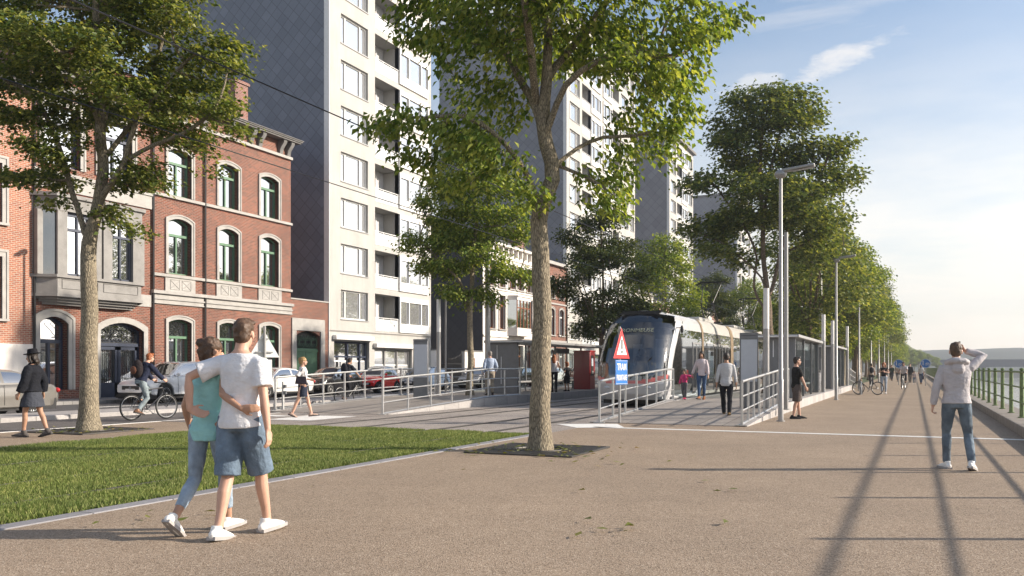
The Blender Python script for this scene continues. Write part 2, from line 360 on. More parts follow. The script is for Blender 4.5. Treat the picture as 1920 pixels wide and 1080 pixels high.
def granite(name, c, bw=1.0, bh=0.5):
    q = N(name); b = q.n('TexBrick'); b.inputs['Scale'].default_value = 1; b.inputs['Brick Width'].default_value = bw; b.inputs['Row Height'].default_value = bh; b.inputs['Mortar Size'].default_value = 0.012
    b.inputs['Color1'].default_value = (*lerp(c, 0.9), 1); b.inputs['Color2'].default_value = (*lerp(c, 1.1), 1); b.inputs['Mortar'].default_value = (*lerp(c, 0.4), 1)
    mp = q.n('Mapping'); mp.inputs['Rotation'].default_value = (0, 0, R(90)); q.l(q.pos(), mp.inputs['Vector']); q.l(mp.outputs[0], b.inputs['Vector'])
    c2 = q.mix(0.5, b.outputs['Color'], q.ramp(q.noise(18, 5, 0.7), [(0.3, (0.65,) * 3), (0.7, (1.2,) * 3)]), 'MULTIPLY'); q.set(c2, 0.7); return q.m
M['granite'] = granite('granite kerb', (0.38, 0.36, 0.35)); M['kerb_grey'] = granite('blue grey kerb', (0.25, 0.245, 0.26)); M['platform'] = granite('platform paving', (0.3, 0.265, 0.235), 1.2, 0.6)
M['sidewalk'] = granite('sidewalk paving', (0.24, 0.23, 0.22), 0.4, 0.4)
M['quay'] = plain('quay concrete', (0.27, 0.235, 0.2), 0.85, var=0.22, scale=3, bump=0.4)
M['white_line'] = plain('road marking white', (0.78, 0.77, 0.74), 0.7, var=0.12, scale=9)
M['soil'] = plain('soil', (0.05, 0.045, 0.03), 0.95, var=0.4, scale=8)
M['turf'] = plain('turf', (0.05, 0.075, 0.02), 0.95, var=0.4, scale=3)
def grassmat():
    q = N('grass blades'); g = q.n('NewGeometry')
    c = q.ramp(g.outputs['Random Per Island'], [(0, (0.1, 0.15, 0.035)), (0.6, (0.205, 0.265, 0.075)), (1, (0.38, 0.38, 0.16))])
    c = q.mix(0.6, c, q.ramp(q.noise(0.9, 4), [(0.3, (0.6, 0.65, 0.6)), (0.7, (1.3, 1.2, 1.0))]), 'MULTIPLY')
    q.set(c, 0.6, 0, 0.2); t = q.n('BsdfTranslucent'); q.l(c, t.inputs['Color']); ms = q.n('MixShader'); ms.inputs[0].default_value = 0.35
    q.l(q.b.outputs[0], ms.inputs[1]); q.l(t.outputs[0], ms.inputs[2]); q.l(ms.outputs[0], q.t.nodes['Material Output'].inputs['Surface']); return q.m
M['grass'] = grassmat()
M['steel'] = plain('galvanised steel', (0.5, 0.5, 0.5), 0.38, 0.75, var=0.12)
M['rail'] = plain('rail steel', (0.09, 0.085, 0.08), 0.5, 0.6)
M['alu'] = plain('painted aluminium', (0.34, 0.335, 0.33), 0.4, 0.35, var=0.06)
M['alu_dark'] = plain('grey cladding', (0.17, 0.175, 0.185), 0.4, 0.3, var=0.1)
M['white'] = plain('white paint', (0.78, 0.77, 0.75), 0.45, var=0.05)
M['green_rail'] = plain('green railing paint', (0.15, 0.205, 0.075), 0.5, 0.1, var=0.3, scale=14)
M['black'] = plain('black metal', (0.015, 0.015, 0.017), 0.45, 0.2); M['rubber'] = plain('rubber', (0.02, 0.02, 0.02), 0.85)
M['navy'] = plain('navy paint', (0.025, 0.035, 0.065), 0.4)
M['red'] = paint('red paint', (0.5, 0.02, 0.02)); M['darkred'] = paint('dark red paint', (0.26, 0.012, 0.015), 0.4)
M['sign_blue'] = plain('sign blue', (0.02, 0.16, 0.5), 0.4, var=0.04); M['sign_red'] = plain('sign red', (0.62, 0.03, 0.03), 0.4, var=0.04); M['sign_white'] = plain('sign white', (0.8, 0.8, 0.8), 0.4, var=0.03)
M['panel'] = plain('pale info panel', (0.5, 0.53, 0.58), 0.25, var=0.04)
M['brick'] = brick('red brick', (0.27, 0.074, 0.042), (0.12, 0.036, 0.025), (0.3, 0.235, 0.185))
M['brick2'] = brick('dark red brick', (0.27, 0.085, 0.06), (0.19, 0.06, 0.045), (0.36, 0.31, 0.27))
M['stone'] = plain('blue stone trim', (0.36, 0.345, 0.325), 0.75, var=0.14, scale=2.5, bump=0.2)
M['stone_dark'] = plain('weathered stone', (0.17, 0.165, 0.16), 0.8, var=0.2, scale=3)
def concrete(name, c, panel=True):
    q = N(name); n1 = q.noise(0.5, 6, 0.65); n2 = q.noise(12, 4, 0.7)
    cc = q.ramp(n1, [(0.3, lerp(c, 0.9)), (0.7, lerp(c, 1.06))])
    cc = q.mix(0.4, cc, q.ramp(n2, [(0.3, (0.86,) * 3), (0.7, (1.08,) * 3)]), 'MULTIPLY')
    st = q.noise(1.4, 4, 0.7, stretch=(2, 2, 0.16)); cc = q.mix(0.35, cc, q.ramp(st, [(0.3, (0.78, 0.77, 0.75)), (0.6, (1.04,) * 3)]), 'MULTIPLY')
    q.set(cc, 0.85); q.bump(n2, 0.15, 0.01); return q.m
M['conc'] = concrete('beige concrete', (0.45, 0.435, 0.41)); M['conc_dark'] = concrete('grey soffit', (0.2, 0.19, 0.18)); M['plaster'] = concrete('white plaster', (0.7, 0.66, 0.62))
M['wbrick'] = brick('white painted brick', (0.78, 0.78, 0.78), (0.68, 0.68, 0.69), (0.5, 0.5, 0.52))
M['slate_dark'] = slate('dark slate cladding', (0.165, 0.185, 0.23)); M['slate_mid'] = slate('grey slate cladding', (0.25, 0.255, 0.28), 0.7); M['slate_hazed'] = slate('haze-paled slate cladding', (0.27, 0.265, 0.285), 0.9)  # palest one, for the far towers: distance haze is put into its lavender tone
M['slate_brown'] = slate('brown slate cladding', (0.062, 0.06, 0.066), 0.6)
M['glass'] = glass('window glass', (0.025, 0.028, 0.033), 0.62); M['glass_curtain'] = glass('window glass with curtain', (0.42, 0.42, 0.42), 0.45); M['glass_dark'] = glass('dark tinted glass', (0.012, 0.014, 0.017), 0.28)
M['car_glass'] = glass('car glass', (0.02, 0.023, 0.026), 0.3); M['clear'] = clear_glass('clear glass'); M['frost'] = plain('frosted balcony glass', (0.62, 0.63, 0.64), 0.25, var=0.06)
M['green_paint'] = plain('green painted wood', (0.1, 0.2, 0.12), 0.45, var=0.12); M['brown_wood'] = plain('varnished wood', (0.2, 0.07, 0.025), 0.4, var=0.2)
M['roof'] = plain('roof slates', (0.07, 0.06, 0.06), 0.7, var=0.25); M['zinc'] = plain('zinc', (0.2, 0.2, 0.21), 0.5, 0.4)
M['curtain'] = plain('curtain', (0.6, 0.58, 0.54), 0.8)
# ------------------------------------------------------------------ the ground
def sheet(name, x0, x1, y0, y1, z, m, kind='structure'):
    o = MB().quad((x0, y0, z), (x1, y0, z), (x1, y1, z), (x0, y1, z)).build(name, m, smooth=0); o['kind'] = kind; return o
def slabm(name, x0, x1, y0, y1, z0, z1, m, bevel=0.015):
    o = MB().box(x0, x1, y0, y1, z0, z1).build(name, m, bevel=bevel); o['kind'] = 'structure'; return o
FAR = 520
g = MB(); g.quad((-900, -60, -0.03), (2.9, -60, -0.03), (2.9, FAR, -0.03), (-900, FAR, -0.03)); g.quad((-900, FAR, -0.03), (900, FAR, -0.03), (900, 950, -0.03), (-900, 950, -0.03))
o = g.build('ground', plain('distant ground', (0.09, 0.1, 0.06), 0.95, var=0.3, scale=0.05), smooth=0); o['kind'] = 'structure'
sheet('promenade', -7.15, 2.02, -30, 330, 0.0, M['agg'])
sheet('pavement', -18.0, -14.5, -30, 26, 0.0, M['agg'])
sheet('crossing_pavement', -18.0, -14.3, 17.2, 22.6, 0.004, M['slab'])
sheet('track_slab', -14.3, -7.15, 17.2, 330, 0.0, M['slab'])
sheet('grass_bed', -14.5, -7.35, -30, 17.2, 0.0, M['soil'])
sheet('bike_lane', -21.2, -18.0, -30, 330, -0.004, M['bike'])
slabm('median_kerb', -23.1, -21.2, -30, 330, -0.2, 0.12, M['granite'])
sheet('road', -29.5, -23.1, -30, 330, -0.01, M['road'])
slabm('sidewalk', -33.0, -29.5, -30, 330, -0.2, 0.12, M['sidewalk'])
slabm('grass_kerb', -7.36, -7.15, -30, 17.2, -0.2, 0.012, M['kerb_grey'], 0.006)
slabm('grass_edge_kerb', -14.62, -14.5, -30, 17.2, -0.2, 0.012, M['granite'], 0.006)
# grooved track slab: long joints and rails
def strips(name, items, m, z0, z1):
    b = MB()
    for x0, x1, y0, y1 in items: b.box(x0, x1, y0, y1, z0, z1)
    o = b.build(name, m, smooth=0); o['kind'] = 'structure'; return o
RX = (-8.43, -9.87, -11.88, -13.32)
strips('tram_rails', [(x - 0.03, x + 0.03, -30, 330) for x in RX], M['rail'], -0.1, 0.016)
strips('rail_grooves', [(x + s * 0.075 - 0.02, x + s * 0.075 + 0.02, 17.2, 330) for x in RX for s in (1,)], M['black'], -0.1, 0.006)
strips('slab_joints', [(-14.25, -7.2, y, y + 0.02) for y in range(20, 120, 6)], M['black'], -0.1, 0.003)
# white markings
strips('white_lines', [(-6.9, 1.99, 19.62, 19.84)], M['white_line'], -0.05, 0.006)
mk = MB()
mk.poly([(-7.15, 19.3, 0.006), (-6.2, 19.9, 0.006), (-6.75, 21.1, 0.006), (-8.1, 20.4, 0.006)])
mk.poly([(-15.9, 18.9, 0.008), (-14.6, 19.0, 0.008), (-14.6, 21.2, 0.008), (-16.2, 21.0, 0.008)])
mk.poly([(-18.3, 20.6, 0.008), (-16.6, 20.2, 0.008), (-16.4, 20.6, 0.008), (-18.3, 21.0, 0.008)])
o = mk.build('crossing_marks', M['white_line'], smooth=0); o['kind'] = 'structure'
strips('bike_lane_line', [(-18.08, -17.96, -30, 22), (-18.08, -17.96, 24, 200)], M['white_line'], -0.05, 0.006)
strips('parking_line', [(-26.75, -26.65, y, y + 3) for y in range(-20, 200, 6)], M['white_line'], -0.05, -0.004)

# grass blades in the track bed
rng = np.random.default_rng(7)
def grass(name, x0, x1, y0, y1, n, hgt, pw=1.0, clear=()):
    X = rng.uniform(x0, x1, n); Y = y0 + (y1 - y0) * rng.uniform(0, 1, n) ** pw
    keep = (Y + 5.4 > -X * 0.95) | True
    for c in clear: keep &= np.abs(X - c) > 0.07
    keep &= ((-0.4157 * -1) * 0 + (0.9095 * X + 0.4157 * Y) / np.maximum(0.1, -0.4157 * X + 0.9095 * Y) > -0.66)
    X, Y = X[keep], Y[keep]; n = len(X)
    clump = 0.6 + 0.4 * np.sin(X * 2.1 + 1.3 * np.sin(Y * 1.7)) * np.sin(Y * 2.6 + X)
    h = hgt * rng.uniform(0.4, 1.35, n) * (0.5 + 0.7 * clump); a = rng.uniform(0, 2 * np.pi, n); wd = rng.uniform(0.004, 0.009, n) * (1 + 0.03 * Y)
    bx, by = np.cos(a) * wd, np.sin(a) * wd; la = rng.uniform(0, 2 * np.pi, n); lean = rng.uniform(0.1, 0.75, n) * h
    V = np.empty((n, 3, 3)); V[:, 0] = np.stack([X - bx, Y - by, 0 * X], 1); V[:, 1] = np.stack([X + bx, Y + by, 0 * X], 1)
    V[:, 2] = np.stack([X + np.cos(la) * lean, Y + np.sin(la) * lean, h], 1)
    o = np_mesh(name, V.reshape(-1, 3), np.arange(n * 3).reshape(n, 3), M['grass'])
    return struct(o, 'short mown green grass growing between the tram rails', 'stuff')
grass('grass', -14.45, -7.4, 4.0, 17.1, 420000, 0.048, 1.0, RX)

# fallen leaves
def fallen():
    q = []
    for (x, y, n, s) in ((-5.8, 13.8, 90, 1.1), (-16.7, 13.9, 90, 1.0), (-2.4, 7.2, 8, 0.35), (0.55, 5.6, 7, 0.3), (-6.3, 5.9, 7, 0.5), (-3.5, 9.0, 7, 2.5), (-4.5, 12.6, 20, 1.2), (-7.0, 12.8, 25, 0.8)):
        for k in range(n): q.append((x + rng.normal(0, s * 0.6), y + rng.normal(0, s * 0.6)))
    V = []; F = []
    for (x, y) in q:
        a = rng.uniform(0, 6.28); L = rng.uniform(0.035, 0.075); W = L * 0.45; d = np.array([np.cos(a), np.sin(a), 0]); p = np.array([-d[1], d[0], 0]); b = np.array([x, y, 0.03])
        i = len(V); V += [b - d * L - (0, 0, .0), b + p * W + (0, 0, rng.uniform(0, .03)), b + d * L + (0, 0, rng.uniform(-.01, .03)), b - p * W + (0, 0, rng.uniform(0, .02))]; F.append((i, i + 1, i + 2, i + 3))
    o = np_mesh('fallen_leaves', V, F, leafmat('fallen leaf', (0.12, 0.15, 0.03), (0.2, 0.21, 0.05), (0.28, 0.2, 0.06), 0.2)); struct(o, 'scattered fallen green and yellow leaves on the paving', 'stuff')
fallen()

# quay edge, river, far bank
o = MB().prism([(2.0, -30, 0), (2.0, -30, 0.2), (2.75, -30, 0.24), (2.75, -30, -3.6), (2.0, -30, -3.6)], (0, 480, 0)).build('quay_wall', M['quay'], bevel=0.02); o['kind'] = 'structure'
def watermat():
    q = N('river water'); q.set((0.06, 0.075, 0.075), 0.08, 0, 0.6)
    n = q.noise(0.35, 5, 0.6, stretch=(1, 0.45, 1)); n2 = q.noise(2.2, 3, 0.6, stretch=(1, 0.4, 1)); q.bump(q.mix(0.35, n, n2), 0.55, 0.3); return q.m
M['water'] = watermat()
o = MB().quad((2.6, -200, -3.2), (900, -200, -3.2), (900, FAR + 5, -3.2), (2.6, FAR + 5, -3.2)).build('water', M['water'], smooth=0); o['kind'] = 'structure'
sheet('far_lawn', -7.1, -4.3, 66, 330, 0.01, M['turf'])

# ------------------------------------------------------------------ buildings
def arc(y0, y1, z1, rise, n=10):
    ys = [y0 + (y1 - y0) * i / n for i in range(n + 1)]
    if rise <= 0: return [(y, z1) for y in (y0, y1)]
    wd = (y1 - y0) / 2; rad = (wd * wd + rise * rise) / (2 * rise); cz = z1 - rad
    return [(y, cz + math.sqrt(max(0, rad * rad - (y - (y0 + wd)) ** 2))) for y in ys]
def facade(root, W, Hh, holes, m, depth=0.3, name='wall', z0=0.0, y0=0.0, x=0.0):
    """street wall with real openings: holes (y0,y1,z0,z1,rise)"""
    b = MB(); ys = sorted({y0, W, *[h[0] for h in holes], *[h[1] for h in holes]}); zs = sorted({z0, Hh, *[h[2] for h in holes], *[h[3] for h in holes]})
    for i in range(len(ys) - 1):
        run = None
        for j in range(len(zs)):
            inside = j == len(zs) - 1 or any(h[0] - 1e-6 <= ys[i] and ys[i + 1] <= h[1] + 1e-6 and h[2] - 1e-6 <= zs[j] and zs[j + 1] <= h[3] + 1e-6 for h in holes)
            if not inside and run is None: run = zs[j]
            if inside and run is not None:
                b.quad((x, ys[i], run), (x, ys[i + 1], run), (x, ys[i + 1], zs[j]), (x, ys[i], zs[j])); run = None
    for h in holes:
        a0, a1, b0, b1 = h[:4]; rise = h[4] if len(h) > 4 else 0; d = h[5] if len(h) > 5 else depth
        A = arc(a0, a1, b1, rise)
        if rise > 0:
            for (p, q) in zip(A, A[1:]): b.quad((x, p[0], p[1]), (x, q[0], q[1]), (x, q[0], b1 + 1e-4), (x, p[0], b1 + 1e-4))
        for (p, q) in zip(A, A[1:]): b.quad((x, *p), (x, *q), (x - d, *q), (x - d, *p))
        b.quad((x, a0, b0), (x, a1, b0), (x - d, a1, b0), (x - d, a0, b0))
        b.quad((x, a0, b0), (x, a0, A[0][1]), (x - d, a0, A[0][1]), (x - d, a0, b0)); b.quad((x, a1, b0), (x, a1, A[-1][1]), (x - d, a1, A[-1][1]), (x - d, a1, b0))
    me = bpy.data.meshes.new(name); me.from_pydata(b.v, [], b.f); me.materials.append(m); o = bpy.data.objects.new(name, me); link(o); o.parent = root
    return o
def ring(b, inner, outer, x0, x1):
    """band between two matching (y,z) outlines, from depth x0 to x1"""
    n = len(inner)
    for i in range(n - 1):
        a, c, d, e = inner[i], inner[i + 1], outer[i + 1], outer[i]
        b.add([(x0, *a), (x0, *c), (x0, *d), (x0, *e), (x1, *a), (x1, *c), (x1, *d), (x1, *e)], [(4, 5, 6, 7), (0, 1, 5, 4), (3, 2, 6, 7), (0, 3, 2, 1), (0, 4, 7, 3), (1, 2, 6, 5)])
def outline(y0, y1, z0, z1, rise): return [(y0, z0)] + arc(y0, y1, z1, rise) + [(y1, z0)]
def window(root, h, fm, gm, mull=(0.5,), transom=0.68, depth=0.3, fw=0.07, surround=None, sw=0.2, sill=None, name='window', extra=None):
    y0, y1, z0, z1 = h[:4]; rise = h[4] if len(h) > 4 else 0
    b = MB(); xf = -depth + 0.11; xb = -depth + 0.03
    o1 = outline(y0, y1, z0, z1, rise); i1 = outline(y0 + fw, y1 - fw, z0 + fw, z1 - fw, max(0, rise * 0.93))
    if rise <= 0: o1 = [(y0, z0), (y0, z1), (y1, z1), (y1, z0)]; i1 = [(y0 + fw, z0 + fw), (y0 + fw, z1 - fw), (y1 - fw, z1 - fw), (y1 - fw, z0 + fw)]
    o1 = o1 + [o1[0]]; i1 = i1 + [i1[0]]
    ring(b, i1, o1, xb, xf)
    zt = z0 + (z1 - z0) * transom if transom else z1 - fw - rise * 0.4
    for f in mull:
        ym = y0 + (y1 - y0) * f; b.box(xb, xf + 0.01, ym - fw * 0.55, ym + fw * 0.55, z0 + fw, zt)
    if transom: b.box(xb, xf + 0.04, y0 + fw * 0.6, y1 - fw * 0.6, zt - fw * 0.6, zt + fw * 0.9)
    wo = b.build(name, fm, root, smooth=30)
    p = MB(); p.poly([(xb + 0.02, *q) for q in outline(y0 + fw * .5, y1 - fw * .5, z0 + fw * .5, z1 - fw * .5, rise * .95)]); p.build('pane', gm, wo, smooth=0)
    if surround:
        s = MB(); oi = outline(y0, y1, z0, z1, rise); n = len(oi)
        oo = outline(y0 - sw, y1 + sw, z0, z1 + sw * 1.1, rise * 1.15 if rise else 0)
        ring(s, oi, oo, -0.05, 0.05)
        oo2 = outline(y0 - sw * 1.25, y1 + sw * 1.25, z0, z1 + sw * 1.35, rise * 1.2 if rise else 0); oi2 = outline(y0 - sw * .8, y1 + sw * .8, z0, z1 + sw * .9, rise * 1.12 if rise else 0)
        ring(s, oi2, oo2, 0.0, 0.085)
        s.build('surround', surround, wo, smooth=30)
    if sill:
        s = MB(); s.box(-depth + 0.1, 0.14, y0 - 0.25, y1 + 0.25, z0 - 0.1, z0 - 0.002); s.build('sill', sill, wo, bevel=0.01)
    return wo
def body(root, W, Hh, D, x0, m_side, name='side_wall', y0=0.0, inset=0.0):
    """side and back walls and flat roof behind a facade"""
    b = MB(); yy0, yy1 = y0 + inset, W - inset
    b.quad((x0, yy0, 0), (-D, yy0, 0), (-D, yy0, Hh), (x0, yy0, Hh)); b.quad((x0, yy1, 0), (-D, yy1, 0), (-D, yy1, Hh), (x0, yy1, Hh))
    b.quad((-D, yy0, 0), (-D, yy1, 0), (-D, yy1, Hh), (-D, yy0, Hh)); b.quad((x0, yy0, Hh), (x0, yy1, Hh), (-D, yy1, Hh), (-D, yy0, Hh))
    return b.build(name, m_side, root, smooth=0)
FX = -32.0
def iron_scroll(b, y0, y1, z0, z1, x, n, r=0.012):
    """scrolls of a wrought iron fanlight"""
    wd = (y1 - y0) / n
    for i in range(n):
        cy = y0 + wd * (i + 0.5); h = z1 - z0
        for s in (-1, 1):
            pts = [(x, cy + s * wd * 0.44 * math.sin(t * math.pi), z0 + h * t) for t in [k / 10 for k in range(11)]]; b.path(pts, r, 4)
            for zc, rr in ((0.28, 0.2), (0.7, 0.17)):
                b.path([(x, cy + s * wd * 0.2 + rr * wd * math.cos(t) * (1 - t / 14), z0 + h * zc + rr * wd * math.sin(t) * (1 - t / 14)) for t in [k * 0.6 for k in range(12)]], r, 4)
        b.tube((x, cy + wd / 2, z0), (x, cy + wd / 2, z1), r, n=4)
    b.box(x - 0.015, x + 0.015, y0, y1, z0, z0 + 0.04)

# --- the three-bay brick house with green windows
def green_house():
    Y0, W, Hh = 30.0, 9.98, 14.0
    t = thing('brick_house', 'red brick house with green arched windows and bracketed cornice, beside the grey slate tower wall', 'house', (FX, Y0, 0))
    cols = ((1.0, 2.45), (4.33, 5.72), (7.45, 8.9)); holes = []
    for a, c in cols: holes += [(a, c, 0.85, 3.72, 0.16), (a, c, 5.86, 8.52, 0.2), (a, c, 9.6, 11.82, 0.17)]
    facade(t, W, Hh, holes, M['brick'], 0.34)
    body(t, W, Hh, 9, 0, M['brick2'])
    for h in holes:
        wo = window(t, h, M['green_paint'], M['glass'], (0.5,), 0.7, 0.34, 0.08, M['stone'], 0.15)
    for (z, hh, d) in ((9.42, 0.14, 0.13), (5.68, 0.14, 0.13), (13.1, 0.16, 0.15)):
        MB().box(-0.02, d, 0.02, W + 0.02, z, z + hh).build('string_course', M['stone'], t, bevel=0.012)
    b = MB(); b.box(-0.02, 0.07, 0.0, W + 0.03, 4.42, 4.98); b.box(-0.02, 0.2, -0.03, W + 0.06, 4.86, 5.02); b.box(-0.02, 0.13, 0.0, W + 0.05, 4.6, 4.68); b.box(-0.02, 0.1, -0.02, W + 0.05, 4.4, 4.46)
    b.build('string_course', M['stone'], t, bevel=0.01)
    MB().box(-0.02, 0.09, 0, W, 0, 0.72).build('plinth', M['stone'], t, bevel=0.01)
    for a, c in cols:
        b = MB(); b.box(-0.02, 0.07, a - 0.22, c + 0.22, 5.02, 5.68)
        for k in (0, 1):
            ya = a + 0.08 + k * ((c - a) / 2); yb = ya + (c - a) / 2 - 0.16
            for s in ((ya, 5.15, yb, 5.55), (ya, 5.55, yb, 5.15)): b.path([(0.075, s[0], s[1]), (0.075, s[2], s[3])], 0.014, 4)
            b.path([(0.075, ya, 5.12), (0.075, yb, 5.12), (0.075, yb, 5.58), (0.075, ya, 5.58)], 0.014, 4, closed=True)
        b.build('apron_panel', M['stone'], t, smooth=30)
    # cornice with brackets
    b = MB(); b.box(-0.1, 0.55, -0.0, W + 0.25, 14.0, 14.08); b.box(-0.1, 0.62, -0.0, W + 0.32, 14.078, 14.15); b.box(-0.1, 0.68, -0.0, W + 0.36, 14.148, 14.2)
    b.build('cornice', M['stone_dark'], t, bevel=0.02)
    for k, y in enumerate((0.35, 2.0, 3.25, 5.0, 6.6, 7.3, 9.0, 9.65)):
        MB().prism([(0.0, y - .14, 13.26), (0.14, y - .14, 13.26), (0.2, y - .14, 13.55), (0.44, y - .14, 13.85), (0.46, y - .14, 14.0), (0, y - .14, 14.0)], (0, 0.28, 0)).build('cornice_bracket', M['stone_dark'], t, bevel=0.02)
    b = MB(); b.poly([(0.5, -.0, 14.2), (0.5, W + .25, 14.2), (-4.2, W + .25, 15.9), (-4.2, -.05, 15.9)]); b.poly([(-9, -.05, 14.2), (-9, W + .25, 14.2), (-4.2, W + .25, 15.9), (-4.2, -.05, 15.9)])
    b.poly([(0.5, W + .25, 14.2), (-4.2, W + .25, 15.9), (-9, W + .25, 14.2)]); b.build('roof', M['roof'], t, smooth=0)
    b = MB(); b.box(-2.6, -1.6, 7.3, 8.3, 14.4, 17.0); b.box(-2.68, -1.52, 7.22, 8.38, 17.0, 17.15); b.build('chimney', M['brick2'], t)
    for y in (0.03, 3.3):
        MB().path([(0.1, y, 0.1), (0.1, y, 13.9)], 0.055, 8).build('drainpipe', M['black'], t)
green_house()

# --- the brick house with stone oriel
def oriel_house():
    Y0, W, Hh = 23.98, 6.0, 14.6
    t = thing('brick_house', 'red brick house with grey stone oriel over dark arched doors', 'house', (FX, Y0, 0))
    holes = [(0.32, 1.62, 0.5, 3.5, 0.28), (3.2, 5.55, 0.12, 3.4, 0.35), (0.5, 2.2, 9.7, 12.2, 0.0), (3.2, 4.9, 9.7, 12.2, 0.0)]
    facade(t, W, Hh, holes, M['brick'], 0.42); body(t, W, Hh, 9, 0, M['brick2'])
    window(t, holes[0], M['navy'], M['glass'], (0.5,), 0.66, 0.42, 0.1, M['stone'], 0.24)
    for h in holes[2:]: window(t, h, M['navy'], M['glass'], (0.5,), 0.7, 0.3, 0.08, M['stone'], 0.2)
    # double door with iron bars and fanlight
    h = holes[1]; b = MB(); o1 = outline(*h[:4], h[4]); i1 = outline(h[0] + .1, h[1] - .1, h[2] + .02, h[3] - .1, .33); ring(b, i1, o1, -0.38, -0.26)
    b.box(-0.38, -0.2, h[0] + .05, h[1] - .05, 2.36, 2.5)
    for a in (h[0] + .1, (h[0] + h[1]) / 2 + 0.02):
        c = a + (h[1] - h[0]) / 2 - 0.12
        b.box(-0.36, -0.26, a, a + .14, .12, 2.36); b.box(-0.36, -0.26, c - .14, c, .12, 2.36); b.box(-0.36, -0.26, a, c, .12, .75); b.box(-0.36, -0.26, a, c, 2.2, 2.36)
    do = b.build('door', M['navy'], t, smooth=0)
    b = MB()
    for a in (h[0] + .24, (h[0] + h[1]) / 2 + 0.16):
        for k in range(7): b.tube((-0.28, a + .11 * k + .05, .75), (-0.28, a + .11 * k + .05, 2.2), 0.012, n=5)
    iron_scroll(b, h[0] + .1, h[1] - .1, 2.5, 3.2, -0.27, 3); b.build('door_bars', M['black'], do, smooth=30)
    p = MB(); p.poly([(-0.37, *q) for q in outline(h[0] + .05, h[1] - .05, h[2], h[3] - .05, .33)]); p.build('pane', M['glass'], do, smooth=0)
    s = MB(); oi = outline(*h[:4], h[4]); ring(s, oi, outline(h[0] - .24, h[1] + .24, h[2], h[3] + .26, .42), -0.05, 0.06); s.build('surround', M['stone'], do, smooth=30)
    # oriel: plan polygon
    P = [(0, 0.0), (0.75, 0.55), (0.75, 4.75), (0, 5.35)]
    def pr(poly, z0, z1, off=0.0):
        c = [(x + (off if x > 0 else 0), y + (-off if y < 2 else off), z0) for x, y in poly]; return c, (0, 0, z1 - z0)
    b = MB(); b.prism(*pr(P, 4.28, 5.05)); b.prism(*pr(P, 5.05, 5.16, 0.1)); b.prism(*pr(P, 4.28, 4.4, 0.05)); b.prism(*pr(P, 7.75, 8.3, 0.03)); b.prism(*pr(P, 8.3, 8.45, 0.14))
    # corbelled underside
    for z, f in ((4.2, 0.82), (4.1, 0.6), (4.0, 0.38)):
        b.prism([(x * f, 2.7 + (y - 2.7) * (0.75 + .25 * f), z - .02) for x, y in P], (0, 0, 0.12))
    for y in (0.55, 2.2, 2.75, 4.3):
        b.box(0.45, 0.76, y, y + 0.45, 5.16, 7.75)
    b.box(-0.05, 0.3, -0.0, 0.4, 5.16, 7.75); b.box(-0.05, 0.3, 4.95, 5.35, 5.16, 7.75)
    for (y0, y1) in ((0.75, 2.45), (2.75, 4.55)): b.path([(0.76, y0, 4.62), (0.76, y1, 4.62), (0.76, y1, 4.98), (0.76, y0, 4.98)], 0.018, 4, closed=True)
    b.build('oriel', plain('weathered oriel stone', (.25, .24, .228), .8, var=.18, scale=2.2, bump=.2), t, smooth=20)
    for (ya, yb) in ((1.0, 2.2), (3.2, 4.3)):
        wo = MB()
        for y in (ya, (ya + yb) / 2 - .04, yb - .08): wo.box(0.5, 0.6, y, y + 0.08, 5.16, 7.75)
        wo.box(0.5, 0.62, ya, yb, 7.0, 7.1); wo.box(0.5, 0.6, ya, yb, 5.16, 5.26); wo.box(0.5, 0.6, ya, yb, 7.6, 7.75); wo = wo.build('window', M['navy'], t, smooth=0)
        MB().quad((0.54, ya, 5.16), (0.54, yb, 5.16), (0.54, yb, 7.75), (0.54, ya, 7.75)).build('pane', M['glass'], wo, smooth=0)
    for (a, c) in (((0.1, 0.1), (0.65, 0.5)), ((0.65, 4.8), (0.1, 5.25))):
        MB().quad((*a, 5.16), (*c, 5.16), (*c, 7.75), (*a, 7.75)).build('side_pane', M['glass_dark'], t, smooth=0)
    b = MB(); b.box(-0.02, 0.08, 0, W, 8.7, 9.3); b.box(-.02, .14, 0, W, 9.297, 9.45); b.build('string_course', M['stone'], t, bevel=0.01); MB().box(-0.02, 0.05, 0.02, W - .02, 4.2, 4.75).build('string_course', M['stone'], t, bevel=0.01)
    b = MB(); b.box(-0.1, 0.4, -.05, W - .02, 13.4, 13.55); b.box(-0.1, 0.55, -.05, W - .02, 13.55, 13.9); b.box(-.02, .12, 0, W - .02, 12.7, 13.1); b.build('cornice', M['stone_dark'], t, bevel=0.02)
    MB().poly([(0.3, 0, 14.6), (0.3, W, 14.6), (-4.5, W, 16.6), (-4.5, 0, 16.6)]).poly([(-9, 0, 14.6), (-9, W, 14.6), (-4.5, W, 16.6), (-4.5, 0, 16.6)]).build('roof', M['roof'], t, smooth=0)
    MB().path([(0.08, 0.04, 0.1), (0.08, 0.04, 13.2)], 0.05, 8).build('drainpipe', M['black'], t)
oriel_house()

